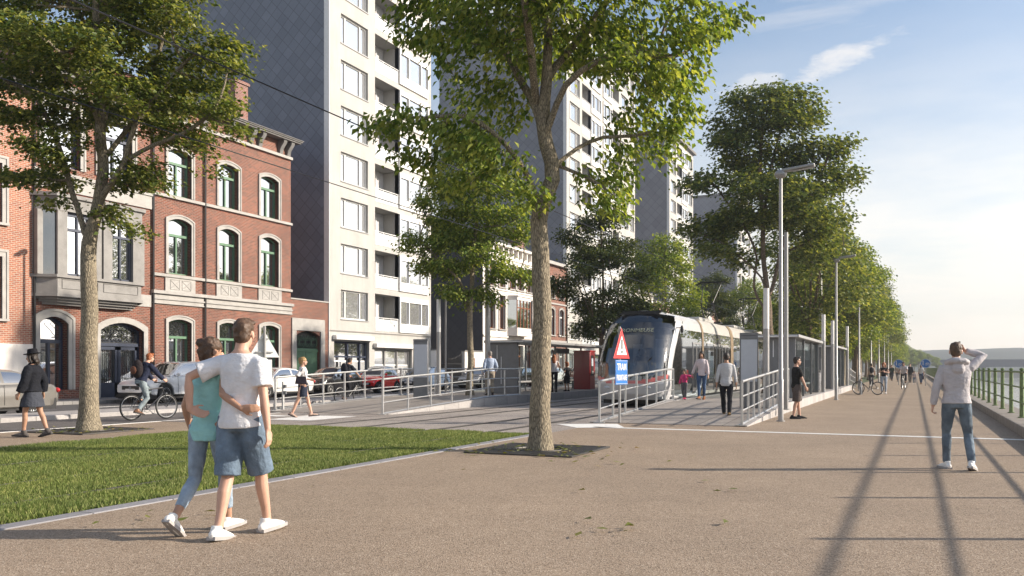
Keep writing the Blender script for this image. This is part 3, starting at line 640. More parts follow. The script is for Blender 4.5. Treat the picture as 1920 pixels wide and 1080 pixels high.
# --- the brick house cut by the left edge
def edge_house():
    Y0, W, Hh = 13.98, 10.0, 12.5
    t = thing('brick_house', 'orange brick house with pale rendered base at the left edge of the photo', 'house', (FX, Y0, 0))
    holes = [(1.0 + 3.2 * k, 2.3 + 3.2 * k, z, z + hh, 0) for k in range(3) for z, hh in ((3.3, 2.4), (7.0, 2.3))]
    facade(t, W, Hh, holes, brick('orange brick', (0.42, 0.15, 0.08), (0.3, 0.1, 0.06), (0.46, 0.4, 0.33)), 0.3); body(t, W, Hh, 9, 0, M['brick2'])
    MB().box(-0.02, 0.06, 0.01, W - .01, 0, 2.35).build('rendered_base', M['plaster'], t, smooth=0)
    for h in holes: window(t, h, M['white'], M['glass'], (0.5,), 0, 0.3, 0.08, M['stone'], 0.2, M['stone'])
    MB().box(-0.1, 0.35, 0, W - .02, 12.3, 12.6).build('cornice', M['stone_dark'], t, bevel=0.02)
    MB().poly([(0.3, 0, 12.55), (0.3, W, 12.55), (-4.5, W, 15), (-4.5, 0, 15)]).poly([(-9, 0, 12.5), (-9, W, 12.5), (-4.5, W, 15), (-4.5, 0, 15)]).build('roof', M['roof'], t, smooth=0)
edge_house()

# --- low brick wall with green gate
def gate_wall():
    Y0, W = 39.99, 3.56
    t = thing('gateway_wall', 'low brick wall with a pair of green gates under iron scrollwork', 'wall', (FX - 0.05, Y0, 0))
    h = (0.5, 2.75, 0.12, 3.55, 0.3)
    facade(t, W, 5.3, [h], M['brick'], 0.3); MB().box(-0.5, -0.48, 0, W, 0, 5.3).build('back', M['brick2'], t, smooth=0)
    MB().box(-0.55, 0.06, 0, W, 5.3, 5.38).build('coping', M['stone'], t, bevel=0.01)
    s = MB(); s.box(-0.05, 0.07, 0.1, 3.15, 3.55, 4.25); s.box(-0.05, 0.08, 0.1, 0.5, 0.1, 3.55); s.box(-0.05, 0.08, 2.75, 3.15, 0.1, 3.55); s.box(-.05, .16, 2.7, 3.25, .1, 1.3); s.build('gate_surround', M['stone'], t, bevel=0.015)
    for a in (0.52, 1.64):
        b = MB(); b.box(-0.26, -0.18, a, a + 1.09, 0.14, 2.35)
        for k in range(9): b.box(-0.18, -0.165, a + 0.06 + k * 0.11, a + 0.06 + k * 0.11 + 0.085, 0.3, 2.25)
        b.build('gate_leaf', M['green_paint'], t, bevel=0.006)
    b = MB(); b.box(-0.26, -0.14, .5, 2.75, 2.35, 2.5); iron_scroll(b, .52, 2.73, 2.5, 3.3, -0.2, 4); b.build('fanlight_scroll', M['green_paint'], t, smooth=30)
    MB().quad((-0.285, .5, .1), (-0.285, 2.75, .1), (-0.285, 2.75, 3.6), (-0.285, .5, 3.6)).build('gate_back', M['black'], t, smooth=0)
gate_wall()

# --- apartment towers
def tower(label, Y0, W, Hh, D, bays, floors, z1, pitch, side, front, shops=None, setback=False):
    """bays: list of ('win',a,c) / ('bal',a,c) / ('bay',a,c)"""
    t = thing('apartment_tower', label, 'building', (FX, Y0, 0)); holes = []
    for k in range(floors):
        z = z1 + pitch * k
        for typ, a, c in bays:
            if typ == 'win': holes.append((a, c, z, z + 1.8, 0, 0.28))
            elif typ == 'bal': holes.append((a, c, z - 0.62, z + 1.85, 0, 1.25))
            else: holes.append((a, c, z - 0.62, z + 1.85, 0, 0.3))
    sh = shops or []
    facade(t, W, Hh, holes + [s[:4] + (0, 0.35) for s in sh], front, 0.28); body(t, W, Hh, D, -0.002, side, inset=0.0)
    MB().box(-D - .2, 0.5, -0.2, W + .2, Hh, Hh + 0.35).build('roof', M['conc_dark'], t)
    MB().box(-0.35, 0.03, -0.03, 0.0, 0.1, Hh).build('corner_trim', M['white'], t, smooth=0)
    protos = {}
    def inst(key, k, make):
        z = z1 + pitch * k
        if key not in protos: protos[key] = make(); o = protos[key]
        else:
            o = protos[key].copy(); col.objects.link(o)
            for ch in protos[key].children:
                c = ch.copy(); col.objects.link(c); c.parent = o
        o.location = (0, 0, z)
    for k in range(floors):
        for typ, a, c in bays:
            if typ == 'win':
                def mk():
                    b = window(t, (a, c, 0.0, 1.8, 0), M['white'], M['glass_curtain'], (0.22, 0.76), 0, 0.28, 0.09); MB().box(-0.2, 0.05, a - .03, c + .03, -0.07, -0.002).build('sill', M['alu'], b); return b
                inst((typ, a), k, mk)
            elif typ == 'bay':
                def mk():
                    b = MB(); x = 0.12
                    b.box(-0.28, x, a + .02, c - .02, -0.6, -0.02); b.box(-0.28, x, a + .02, c - .02, 1.5, 1.83)
                    n = 3 if c - a > 2.5 else 2; es = [a + .02, a + .3 * (c - a), a + .72 * (c - a), c - .1] if n == 3 else [a + .02, (a + c) / 2, c - .1]
                    for y in es: b.box(-0.1, x, y, y + 0.1, -0.02, 1.5)
                    b.box(-.05, x + .03, a, c, -0.06, 0.0)
                    o = b.build('bay_window', M['white'], t, smooth=0); MB().quad((0.02, a + .05, -.02), (0.02, c - .05, -.02), (0.02, c - .05, 1.5), (0.02, a + .05, 1.5)).build('pane', M['glass_curtain'], o, smooth=0)
                    return o
                inst((typ, a), k, mk)
            else:
                def mk():
                    b = MB(); b.box(-0.04, 0.0, a, c, 0.27, 0.31); b.box(-0.04, 0, a, c, -0.6, -0.56)
                    for f in (0.02, 0.34, 0.66, 0.96): b.box(-0.05, 0.01, a + (c - a) * f, a + (c - a) * f + .04, -0.6, 0.3)
                    o = b.build('balcony_railing', M['white'], t, smooth=0)
                    MB().box(-0.03, -0.015, a + .03, c - .03, -0.54, 0.2).build('balcony_glass', M['frost'], o, smooth=0)
                    q = MB(); q.quad((-1.23, a, -.62), (-1.23, c, -.62), (-1.23, c, 1.85), (-1.23, a, 1.85)); q.build('balcony_back_wall', M['wbrick'], o, smooth=0)
                    q = MB(); q.box(-1.22, -1.14, a + .5, a + 1.9, -.6, 1.5); q.build('balcony_door', M['white'], o, smooth=0)
                    MB().quad((-1.135, a + .6, -.5), (-1.135, a + 1.8, -.5), (-1.135, a + 1.8, 1.4), (-1.135, a + .6, 1.4)).build('pane', M['glass'], o, smooth=0)
                    return o
                inst((typ, a), k, mk)
    MB().box(-0.02, 0.025, 0.02, W - .02, 3.62, 3.7).build('ground_floor_band', M['conc_dark'], t, smooth=0)
    for s in sh:
        y0, y1, z0, z1_ = s[:4]; b = MB(); m = M['navy'] if s[4] == 'dark' else M['alu']
        b.box(-.34, -.22, y0, y0 + .12, z0, z1_); b.box(-.34, -.22, y1 - .12, y1, z0, z1_); b.box(-.34, -.2, y0, y1, z1_ - .12, z1_); b.box(-.34, -.2, y0, y1, z0, z0 + .12)
        for f in s[5]: b.box(-.34, -.2, y0 + (y1 - y0) * f - .06, y0 + (y1 - y0) * f + .06, z0, z1_)
        if s[4] == 'dark': b.box(-.34, -.2, y0, y1, z0 + (z1_ - z0) * .66, z0 + (z1_ - z0) * .66 + .1)
        o = b.build('shop_front', m, t, smooth=0); MB().quad((-.3, y0, z0), (-.3, y1, z0), (-.3, y1, z1_), (-.3, y0, z1_)).build('pane', M['glass'] if s[4] == 'dark' else M['glass_curtain'], o, smooth=0)
        if len(s) > 6:
            rr = random.Random(3); q = MB(); q.box(-.29, -.284, y0 + .2, y1 - .2, z0 + (z1_ - z0) * .57, z0 + (z1_ - z0) * .6)
            for k in range(int((y1 - y0) / 0.13)):
                y = y0 + .2 + k * .13
                if y < y1 - .2 and rr.random() > .25: q.box(-.285, -.28, y, y + .06, z0 + (z1_ - z0) * (.34 + .1 * rr.random()), z0 + (z1_ - z0) * .6)
            q.build('window_poster', M['sign_white'], o, smooth=0)
            MB().box(-.02, 0.3, y0 - .15, y1 + .15, z1_ + .08, z1_ + .36).build('shutter_box', M['white'], o, bevel=.03)
    return t
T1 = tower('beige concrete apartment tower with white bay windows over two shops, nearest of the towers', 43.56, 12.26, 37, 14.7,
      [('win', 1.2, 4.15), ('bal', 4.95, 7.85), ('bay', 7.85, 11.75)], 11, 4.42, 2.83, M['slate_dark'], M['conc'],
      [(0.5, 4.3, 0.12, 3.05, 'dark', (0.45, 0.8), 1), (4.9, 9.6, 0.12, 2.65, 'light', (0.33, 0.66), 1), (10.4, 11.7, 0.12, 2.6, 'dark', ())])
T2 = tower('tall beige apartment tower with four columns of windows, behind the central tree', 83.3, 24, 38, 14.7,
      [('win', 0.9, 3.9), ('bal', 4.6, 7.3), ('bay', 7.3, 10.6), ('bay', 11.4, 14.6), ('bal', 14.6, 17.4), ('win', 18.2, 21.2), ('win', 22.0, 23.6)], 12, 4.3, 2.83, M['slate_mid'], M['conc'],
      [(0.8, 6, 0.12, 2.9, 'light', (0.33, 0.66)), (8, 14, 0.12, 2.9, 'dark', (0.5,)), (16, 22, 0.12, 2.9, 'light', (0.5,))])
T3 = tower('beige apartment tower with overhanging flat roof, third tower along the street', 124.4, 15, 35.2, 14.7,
      [('win', 0.9, 3.9), ('bal', 4.6, 7.4), ('bay', 7.4, 11.0), ('win', 11.6, 14.4)], 11, 4.3, 2.83, M['slate_hazed'], M['conc'])
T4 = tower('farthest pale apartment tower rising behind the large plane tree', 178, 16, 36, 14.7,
      [('win', 0.9, 3.9), ('bal', 4.6, 7.4), ('bay', 7.4, 11.4), ('win', 12, 15)], 11, 4.3, 2.83, M['slate_hazed'], M['conc'])

# plants on two balconies
def palm(label, y, z, s):
    t = thing('potted_palm', label, 'plant', (FX - .55, y, z), scale=s); MB().lathe([(.14, 0), (.19, .32), (.17, .32), (0.001, .28)], n=12).build('pot', M['white'], t)
    b = MB(); rr = random.Random(5)
    for k in range(34):
        a = rr.uniform(0, 6.28); L = rr.uniform(.5, .85); el = rr.uniform(.5, 1.4); prev = None
        pts = [Vector((math.cos(a) * L * math.cos(el) * q, math.sin(a) * L * math.cos(el) * q, .3 + L * math.sin(el) * q - .45 * q * q * L)) for q in (0, .35, .7, 1)]
        sd = Vector((-math.sin(a), math.cos(a), 0))
        for i in range(3):
            w0, w1 = (.02, .05, .05, .0)[i], (.02, .05, .05, .0)[i + 1]; b.quad(pts[i] - sd * w0, pts[i] + sd * w0, pts[i + 1] + sd * w1, pts[i + 1] - sd * w1)
    b.build('fronds', leafmat('palm leaf', (.03, .08, .015), (.06, .14, .03), (.1, .2, .04)), t, smooth=0)
palm('potted palm on the first floor balcony of the nearest tower', 50.7, 3.82, 1.25)
palm('potted palm on the balcony two floors above the other palm', 50.0, 9.48, 1.2)

# --- white house, narrow brick house, gap wall
def white_house():
    Y0, W, Hh = 64.3, 11.1, 11.7
    t = thing('town_house', 'white rendered town house with varnished brown windows and a red chimney, behind the tram shelter', 'house', (FX, Y0, 0)); cols = ((0.9, 2.3), (3.1, 4.3), (8.9, 10.2))
    holes = [(a, c, z, z + hh, 0) for a, c in cols for z, hh in ((0.9, 2.6), (4.7, 2.9), (8.3, 2.1))] + [(5.1, 6.5, 8.3, 10.4, 0), (7.0, 8.2, 8.3, 10.4, 0), (5.0, 6.2, .9, 3.5, 0), (6.9, 8.0, .15, 3.4, 0)]
    facade(t, W, Hh, holes, M['plaster'], 0.32); body(t, W, Hh, 10, 0, M['slate_brown'])
    for h in holes: window(t, h, M['brown_wood'], M['glass'], (0.5,), 0.7, 0.32, 0.1, M['plaster'], 0.12, M['stone'])
    P = [(0, 4.75), (.8, 5.1), (.8, 8.1), (0, 8.45)]; b = MB(); b.prism([(x, y, 7.3) for x, y in P], (0, 0, .3)); b.prism([(x * 1.1, y, 7.597) for x, y in P], (0, 0, .1)); b.build('bay_roof', M['plaster'], t, smooth=0); ob = MB().prism([(x, y, 4.2) for x, y in P], (0, 0, 0.7)).build('bay_window', M['plaster'], t, smooth=0)
    b = MB()
    for x, y in ((.7, 5.1), (.7, 5.8), (.7, 6.5), (.7, 7.25), (.7, 7.95), (.1, 4.85), (.1, 8.3)): b.box(x - .1, x + .06, y, y + .14, 4.9, 7.3)
    b.box(.6, .74, 5.1, 8.1, 6.6, 6.7); b.build('bay_frame', M['brown_wood'], ob, smooth=0)
    p = MB()
    for a, c in zip(P, P[1:]): p.quad((a[0] * .9, a[1], 4.9), (c[0] * .9, c[1], 4.9), (c[0] * .9, c[1], 7.3), (a[0] * .9, a[1], 7.3))
    p.build('pane', M['glass'], ob, smooth=0)
    b = MB(); b.box(-.05, .5, -.05, W - .01, Hh, Hh + .2); b.box(-.02, .1, 0, W - .01, 10.75, 10.87); b.box(-.02, .1, 0, W - .01, 8.0, 8.1); b.box(-.02, .1, 0, W - .01, 4.0, 4.15)
    for k in range(11): b.box(0, .3, .3 + k, .5 + k, 11.1, Hh)
    b.build('cornice', M['plaster'], t, bevel=.01)
    MB().poly([(0.4, 0, Hh + .2), (0.4, W, Hh + .2), (-4.5, W, Hh + 2.4), (-4.5, 0, Hh + 2.4)]).poly([(-10, 0, Hh), (-10, W, Hh), (-4.5, W, Hh + 2.4), (-4.5, 0, Hh + 2.4)]).build('roof', M['zinc'], t, smooth=0)
    b = MB(); b.box(-2.2, -.9, 8.6, 10.6, Hh, Hh + 2.3); b.build('chimney', M['brick2'], t); MB().box(-2.35, -.75, 8.45, 10.75, Hh + 2.3, Hh + 2.5).build('chimney_cap', M['stone'], t)
white_house()
def narrow_house():
    Y0, W, Hh = 75.41, 7.88, 11.4
    t = thing('town_house', 'narrow red brick house with arched white windows between the white house and a tower', 'house', (FX, Y0, 0))
    holes = [(a, a + 1.15, z, z + hh, .2) for a in (0.9, 3.4, 5.9) for z, hh in ((0.9, 2.3), (4.6, 2.6), (8.2, 2.0))]
    facade(t, W, Hh, holes, M['brick'], .3); body(t, W, Hh, 10, 0, M['brick2'])
    for h in holes: window(t, h, M['white'], M['glass'], (.5,), .7, .3, .08, M['stone'], .14, M['stone'])
    b = MB(); b.box(-.05, .4, 0, W, Hh, Hh + .3); b.box(-.02, .1, 0, W, 3.9, 4.1); b.box(-.02, .1, 0, W, 7.6, 7.75); b.build('cornice', M['stone'], t, bevel=.01)
    MB().path([(.1, W - .1, .1), (.1, W - .1, Hh)], .07, 8).build('drainpipe', M['black'], t)
    MB().poly([(0.4, 0, Hh + .3), (0.4, W, Hh + .3), (-4.5, W, Hh + 2), (-4.5, 0, Hh + 2)]).build('roof', M['roof'], t, smooth=0)
narrow_house()
def gap_wall():
    t = thing('yard_wall', 'white yard wall with black spiked gate beside the tower', 'wall', (FX, 55.83, 0))
    MB().box(-.3, 0, 0, 1.2, 0, 2.7).box(-.3, 0, 5.3, 8.46, 0, 2.7).box(-6, -5.8, 1.2, 8.46, 0, 2.9).build('wall', M['plaster'], t)
    MB().box(-.35, .05, 5.25, 8.46, 2.7, 2.8).box(-.35, .05, 0, 1.25, 2.7, 2.8).build('coping', M['stone_dark'], t)
    b = MB()
    for k in range(18):
        y = 1.35 + k * .22; zt = 2.5 - .9 * abs(math.sin((k / 17) * math.pi)) * .5; b.tube((-.15, y, .2), (-.15, y, zt), .02, n=6); b.path([(-.15, y, zt), (-.15, y, zt + .14)], [.035, .002], 6)
    b.box(-.17, -.13, 1.2, 5.3, .4, .46); b.box(-.17, -.13, 1.2, 5.3, 1.7, 1.75); b.build('spiked_gate', M['black'], t, smooth=30)
    MB().box(-.02, .02, 6, 7.0, .15, 2.2).build('door', M['brown_wood'], t)
gap_wall()
# beyond: lower houses between the far towers
def filler(label, Y0, W, Hh, m, cols):
    t = thing('terrace_house', label, 'house', (FX, Y0, 0)); holes = [(a, a + 1.3, z, z + 1.9, 0) for a in cols for z in (1, 4.4, 7.6) if z + 2.4 < Hh]
    facade(t, W, Hh, holes, m, .3); body(t, W, Hh, 10, 0, M['slate_mid'])
    for h in holes: window(t, h, M['white'], M['glass'], (.5,), 0, .3, .08)
    MB().box(-.1, .4, 0, W, Hh, Hh + .25).build('cornice', M['stone'], t); MB().poly([(.4, 0, Hh + .25), (.4, W, Hh + .25), (-4.5, W, Hh + 2), (-4.5, 0, Hh + 2)]).build('roof', M['roof'], t, smooth=0)
filler('cream rendered house between the second and third towers', 107.35, 8.5, 11, M['plaster'], (1, 3.6, 6.2))
filler('brick terrace house next to the third tower', 115.9, 8.4, 10.2, M['brick2'], (1, 3.6, 6.2))
filler('low pale house past the third tower', 139.5, 14, 10.6, M['plaster'], (1, 4, 7, 10))
filler('brick house before the farthest tower', 153.6, 12, 11.2, M['brick2'], (1, 4, 7, 10))
filler('concrete block before the farthest tower', 165.7, 12.2, 15, M['conc'], (1, 4, 7, 10))
# ------------------------------------------------------------------ trees
CA, SA = math.cos(YAW), math.sin(YAW)
RV = np.array([CA, SA, 0.0]); DV = np.array([-SA, CA, 0.0]); ZV = np.array([0, 0, 1.0])
def grow(attr, P0, PAR0, step, di, dk, iters, rng, up=0.0):
    P = [np.array(p, float) for p in P0]; PAR = list(PAR0); A = np.asarray(attr, float)
    nd = np.full(len(A), 1e9); ni = np.zeros(len(A), int); done = 0
    for it in range(iters):
        Q = np.array(P[done:])
        if len(Q):
            d = np.linalg.norm(A[:, None, :] - Q[None], axis=2); j = d.argmin(1); m = d[np.arange(len(A)), j]
            up_ = m < nd; nd[up_] = m[up_]; ni[up_] = j[up_] + done
        done = len(P)
        keep = nd > dk; A, nd, ni = A[keep], nd[keep], ni[keep]
        if len(A) == 0: break
        act = nd < di
        if not act.any(): break
        new = 0
        for k in np.unique(ni[act]):
            v = A[act & (ni == k)] - P[k]; v /= np.linalg.norm(v, axis=1)[:, None] + 1e-9
            d = v.mean(0) + np.array([0, 0, up]) + rng.normal(0, 0.12, 3); L = np.linalg.norm(d)
            if L < 0.05: continue
            q = P[k] + d / L * step
            if any(np.linalg.norm(q - P[c]) < step * 0.4 for c in _ch.get(k, [])): continue
            PAR.append(k); P.append(q); _ch.setdefault(k, []).append(len(P) - 1); new += 1
        if not new: break
    return np.array(P), np.array(PAR)
_ch = {}
def leaf_mesh(name, C, L, rng, m, parent, droop=0.5, out=None, fold=0.25, wid=0.5):
    n = len(C); a = rng.uniform(0, 2 * np.pi, n)
    h = np.stack([np.cos(a), np.sin(a), np.zeros(n)], 1)
    if out is not None: h = h * 0.6 + out; h /= np.linalg.norm(h, axis=1)[:, None] + 1e-9
    d = h + np.array([0, 0, -1.0]) * (droop + rng.normal(0, 0.35, n))[:, None]; d /= np.linalg.norm(d, axis=1)[:, None]
    wv = np.cross(d, np.array([0, 0, 1.0])); wv += rng.normal(0, 0.35, (n, 3)); wv -= d * (wv * d).sum(1)[:, None]; wv /= np.linalg.norm(wv, axis=1)[:, None] + 1e-9
    nv = np.cross(wv, d); s = L * rng.uniform(0.65, 1.25, n)[:, None]
    V = np.empty((n, 4, 3)); V[:, 0] = C; V[:, 1] = C + d * s * 0.45 + wv * s * wid + nv * s * fold * 0.5; V[:, 2] = C + d * s - nv * s * 0.12; V[:, 3] = C + d * s * 0.45 - wv * s * wid + nv * s * fold * 0.5
    i = np.arange(n)[:, None] * 4; F = np.concatenate([i + [[0, 1, 2]], i + [[0, 2, 3]]], 1).reshape(-1, 3)
    return np_mesh(name, V.reshape(-1, 3), F, m, parent)
def branch_mesh(P, PAR, Rd, minr, sides=5):
    b = MB(); kids = {}
    for i, p in enumerate(PAR):
        if p >= 0: kids.setdefault(p, []).append(i)
    main = {}
    for p, cs in kids.items(): main[p] = max(cs, key=lambda c: Rd[c])
    starts = [0] + [c for p, cs in kids.items() for c in cs if c != main[p]]
    for s0 in starts:
        pts = []; rr = []
        if PAR[s0] >= 0: pts.append(P[PAR[s0]]); rr.append(min(Rd[PAR[s0]], Rd[s0] * 1.15))
        k = s0
        while True:
            pts.append(P[k]); rr.append(Rd[k])
            if k not in main: break
            k = main[k]
        if len(pts) < 2 or max(rr) < minr: continue
        if len(pts) > 5:                       # smooth the walk a little
            q = np.array(pts); q[1:-1] = 0.5 * q[1:-1] + 0.25 * (q[:-2] + q[2:]); pts = list(q)
        n = 14 if rr[0] > 0.09 else (8 if rr[0] > 0.04 else sides)
        b.path(pts, rr, n, caps=True)
    return b
def tree(name, label, base, trunk, Rb, limbs, blobs, lm, bm_, leafL, nattr, per, seed, step=0.28, di=2.4, dk=0.36, droop=0.5, spread=0.3, flat=0.6, Lrad=0.055, group=None, cat='tree', flare=1.5, wid=0.5, minr=0.0055, expo=2.15, thin=0.02):
    rng = np.random.default_rng(seed); t = thing(name, label, cat, base, group=group)
    P = []; PAR = []; fixed = {}
    def densify(pts):
        o = [np.array(pts[0], float)]
        for a, c in zip(pts, pts[1:]):
            a, c = np.array(a, float), np.array(c, float); n = max(1, int(np.linalg.norm(c - a) / step)); o += [a + (c - a) * (k + 1) / n for k in range(n)]
        return o
    tr = densify(trunk)
    for i, p in enumerate(tr): P.append(p + (rng.normal(0, 0.018, 3) * (1, 1, 0) if i else 0)); PAR.append(i - 1)
    top = len(tr) - 1
    for lb in limbs:
        q = densify(lb); d = [np.linalg.norm(np.array(p) - q[0]) for p in P]; k = int(np.argmin(d)); prev = k
        for p in q[1:]:
            P.append(p + rng.normal(0, 0.03, 3)); PAR.append(prev); prev = len(P) - 1
    A = []; vol = [bl[3] * bl[4] * bl[5] for bl in blobs]; tot = sum(v ** (2 / 3) for v in vol)
    for bl, v in zip(blobs, vol):
        k = max(6, int(nattr * v ** (2 / 3) / tot)); u = rng.normal(0, 1, (k, 3)); u /= np.linalg.norm(u, axis=1)[:, None]; u *= rng.uniform(0.25, 1, (k, 1)) ** (1 / 2.2)
        a, dd, z = bl[0] + u[:, 0] * bl[3], bl[1] + u[:, 1] * bl[4], bl[2] + u[:, 2] * bl[5]
        A.append(a[:, None] * RV + dd[:, None] * DV + z[:, None] * ZV)
    A = np.concatenate(A); global _ch; _ch = {}
    P, PAR = grow(A, P, PAR, step, 50.0, dk, 90, rng, 0.06)
    n = len(P); acc = np.zeros(n); cnt = np.zeros(n, int)
    for i in range(n):
        if PAR[i] >= 0: cnt[PAR[i]] += 1
    r0 = 0.0065
    for i in range(n - 1, -1, -1):
        if cnt[i] == 0: acc[i] = r0 ** expo
        if PAR[i] >= 0: acc[PAR[i]] += acc[i]
    # children are always appended after their parents
    Rd = acc ** (1 / expo); k = Rb * 0.8 / Rd[top if top < n else 0] if Rd[top] > 0 else 1
    hmax = max(P[:, 2].max(), 1); Rd = np.where(Rd > r0 * 1.5, Rd * max(0.5, min(2.4, k)), Rd)
    for i in range(len(tr)):
        f = i / max(1, len(tr) - 1); Rd[i] = Rb * (1 - 0.22 * f) * (1 + (flare - 1) * math.exp(-P[i][2] / 0.22))
    for i in range(len(tr), n):
        if PAR[i] >= 0: Rd[i] = min(Rd[i], Rd[PAR[i]] * 0.97)
    branch_mesh(P, PAR, Rd, minr).build('trunk', bm_, t, smooth=60)
    tips = np.where((Rd < thin) & (np.arange(n) >= len(tr)))[0]
    C = np.repeat(P[tips], per, 0) + rng.normal(0, 1, (len(tips) * per, 3)) * np.array([spread, spread, spread * flat])
    cen = P.mean(0); o = C - cen; o[:, 2] = 0; o /= np.linalg.norm(o, axis=1)[:, None] + 1e-6
    leaf_mesh('crown', C, leafL, rng, lm, t, droop, o * 0.5, wid=wid)
    print('TREE', name, len(C), n, len(tips))
    return t, len(C), n
LM1 = leafmat('plane leaf', (0.07, 0.13, 0.026), (0.19, 0.265, 0.06), (0.38, 0.42, 0.13), 0.48)
LM2 = leafmat('dark leaf', (0.05, 0.085, 0.025), (0.125, 0.17, 0.05), (0.28, 0.3, 0.1), 0.38)
LM4 = leafmat('shaded leaf', (0.03, 0.05, 0.015), (0.07, 0.1, 0.028), (0.16, 0.18, 0.05), 0.28)  # darker leaf copy: cast shade on the round trees is put into its colour
LM3 = leafmat('olive leaf', (0.055, 0.095, 0.026), (0.15, 0.2, 0.055), (0.36, 0.37, 0.13), 0.42)
BK1 = bark('pale bark', (0.36, 0.31, 0.235)); BK2 = bark('brown bark', (0.24, 0.185, 0.14), 0.8)

def px(u, v, u0, t0, rpx_x, rpx_y, b=0.0, rb=None):
    """a foliage clump: lateral and height in metres from its size in the photo at depth t0"""
    k = t0 / 1650
    return ((u - u0) * k, b, 1.4 + (690 - v) * k, rpx_x * k, rb if rb else max(rpx_x, rpx_y) * k, rpx_y * k)
def L3(pts, u0, t0):
    k = t0 / 1650; return [tuple((u - u0) * k * RV + b * DV + np.array([0, 0, 1.4 + (690 - v) * k])) for u, v, b in pts]

# central tree
u0, t0 = 1015, 14.9
bl = [px(745, 235, u0, t0, 62, 38, -.3), px(800, 215, u0, t0, 70, 40, .4), px(790, 285, u0, t0, 60, 30, 0), px(880, 265, u0, t0, 70, 42, -.5), px(905, 205, u0, t0, 60, 36, .7), px(940, 300, u0, t0, 55, 34, -.8),
      px(800, 30, u0, t0, 85, 55, .3), px(880, 75, u0, t0, 90, 50, -.6), px(960, 20, u0, t0, 90, 60, .9), px(905, 140, u0, t0, 50, 26, .2), px(860, 340, u0, t0, 45, 24, .3),
      px(1060, 30, u0, t0, 90, 50, -.7), px(1140, 70, u0, t0, 90, 50, .6), px(1230, 40, u0, t0, 90, 60, -.2), px(1330, 45, u0, t0, 60, 40, .3), px(1380, 15, u0, t0, 40, 26, 0), px(1265, 120, u0, t0, 75, 45, .8), px(1300, 80, u0, t0, 50, 40, -.7),
      px(1170, 150, u0, t0, 70, 32, -.9), px(1235, 200, u0, t0, 70, 36, .1), px(1270, 185, u0, t0, 45, 36, -.5), px(1190, 250, u0, t0, 60, 34, .5), px(1240, 285, u0, t0, 52, 34, -.2), px(1165, 320, u0, t0, 45, 22, .4), px(1130, 385, u0, t0, 40, 16, -.2), px(1170, 400, u0, t0, 34, 22, -.4),
      px(1020, -120, u0, t0, 210, 80, 0, 2.6), px(860, -90, u0, t0, 150, 70, .4, 1.7), px(1200, -100, u0, t0, 170, 75, -.3, 1.8), px(1010, -230, u0, t0, 180, 75, 0, 2.0), px(1030, 20, u0, t0, 100, 55, 2.2, 1.0), px(1010, 0, u0, t0, 120, 60, -2.2, .8), px(1000, 380, u0, t0, 26, 16, -.6)]
limbs = [L3([(1012, 385, 0), (990, 330, -.2), (940, 265, -.5), (880, 225, -.5), (800, 225, -.3)], u0, t0), L3([(1018, 385, 0), (1050, 310, .2), (1085, 265, .3), (1140, 240, .4), (1200, 245, .4)], u0, t0),
         L3([(1016, 300, 0), (1020, 230, 0), (1025, 150, 0), (1030, 60, 0), (1020, -60, 0), (1015, -200, 0)], u0, t0), L3([(1018, 270, 0), (1045, 200, -.2), (1060, 170, -.4), (1120, 130, -.6), (1200, 110, -.3), (1260, 110, 0)], u0, t0),
         L3([(1016, 220, 0), (985, 150, .4), (960, 90, .7), (930, 30, .8)], u0, t0), L3([(1025, 150, 0), (1070, 80, .4), (1120, 20, .5), (1180, -60, .2)], u0, t0), L3([(1005, 180, 0), (1003, 120, -.5), (980, 20, -1.2), (960, -80, -1.2)], u0, t0),
         L3([(1050, 310, .2), (1100, 335, -.1), (1150, 370, -.3)], u0, t0), L3([(990, 330, -.2), (975, 320, -.6), (930, 300, -.8)], u0, t0)]
T_main, n1, _ = tree('plane_tree', 'broad green tree with pale ridged trunk in the middle of the photo', (-5.76, 13.75, 0), [(0, 0, 0), (.0, .02, 1.4), (.03, 0, 2.6), (0, 0, 4.15)], 0.18, limbs, bl, LM1, BK1, 0.13, 1500, 46, 3, step=0.25, dk=.34, droop=0.85, spread=0.15, flat=0.75, wid=0.3, thin=.016, expo=2.5, flare=1.35)
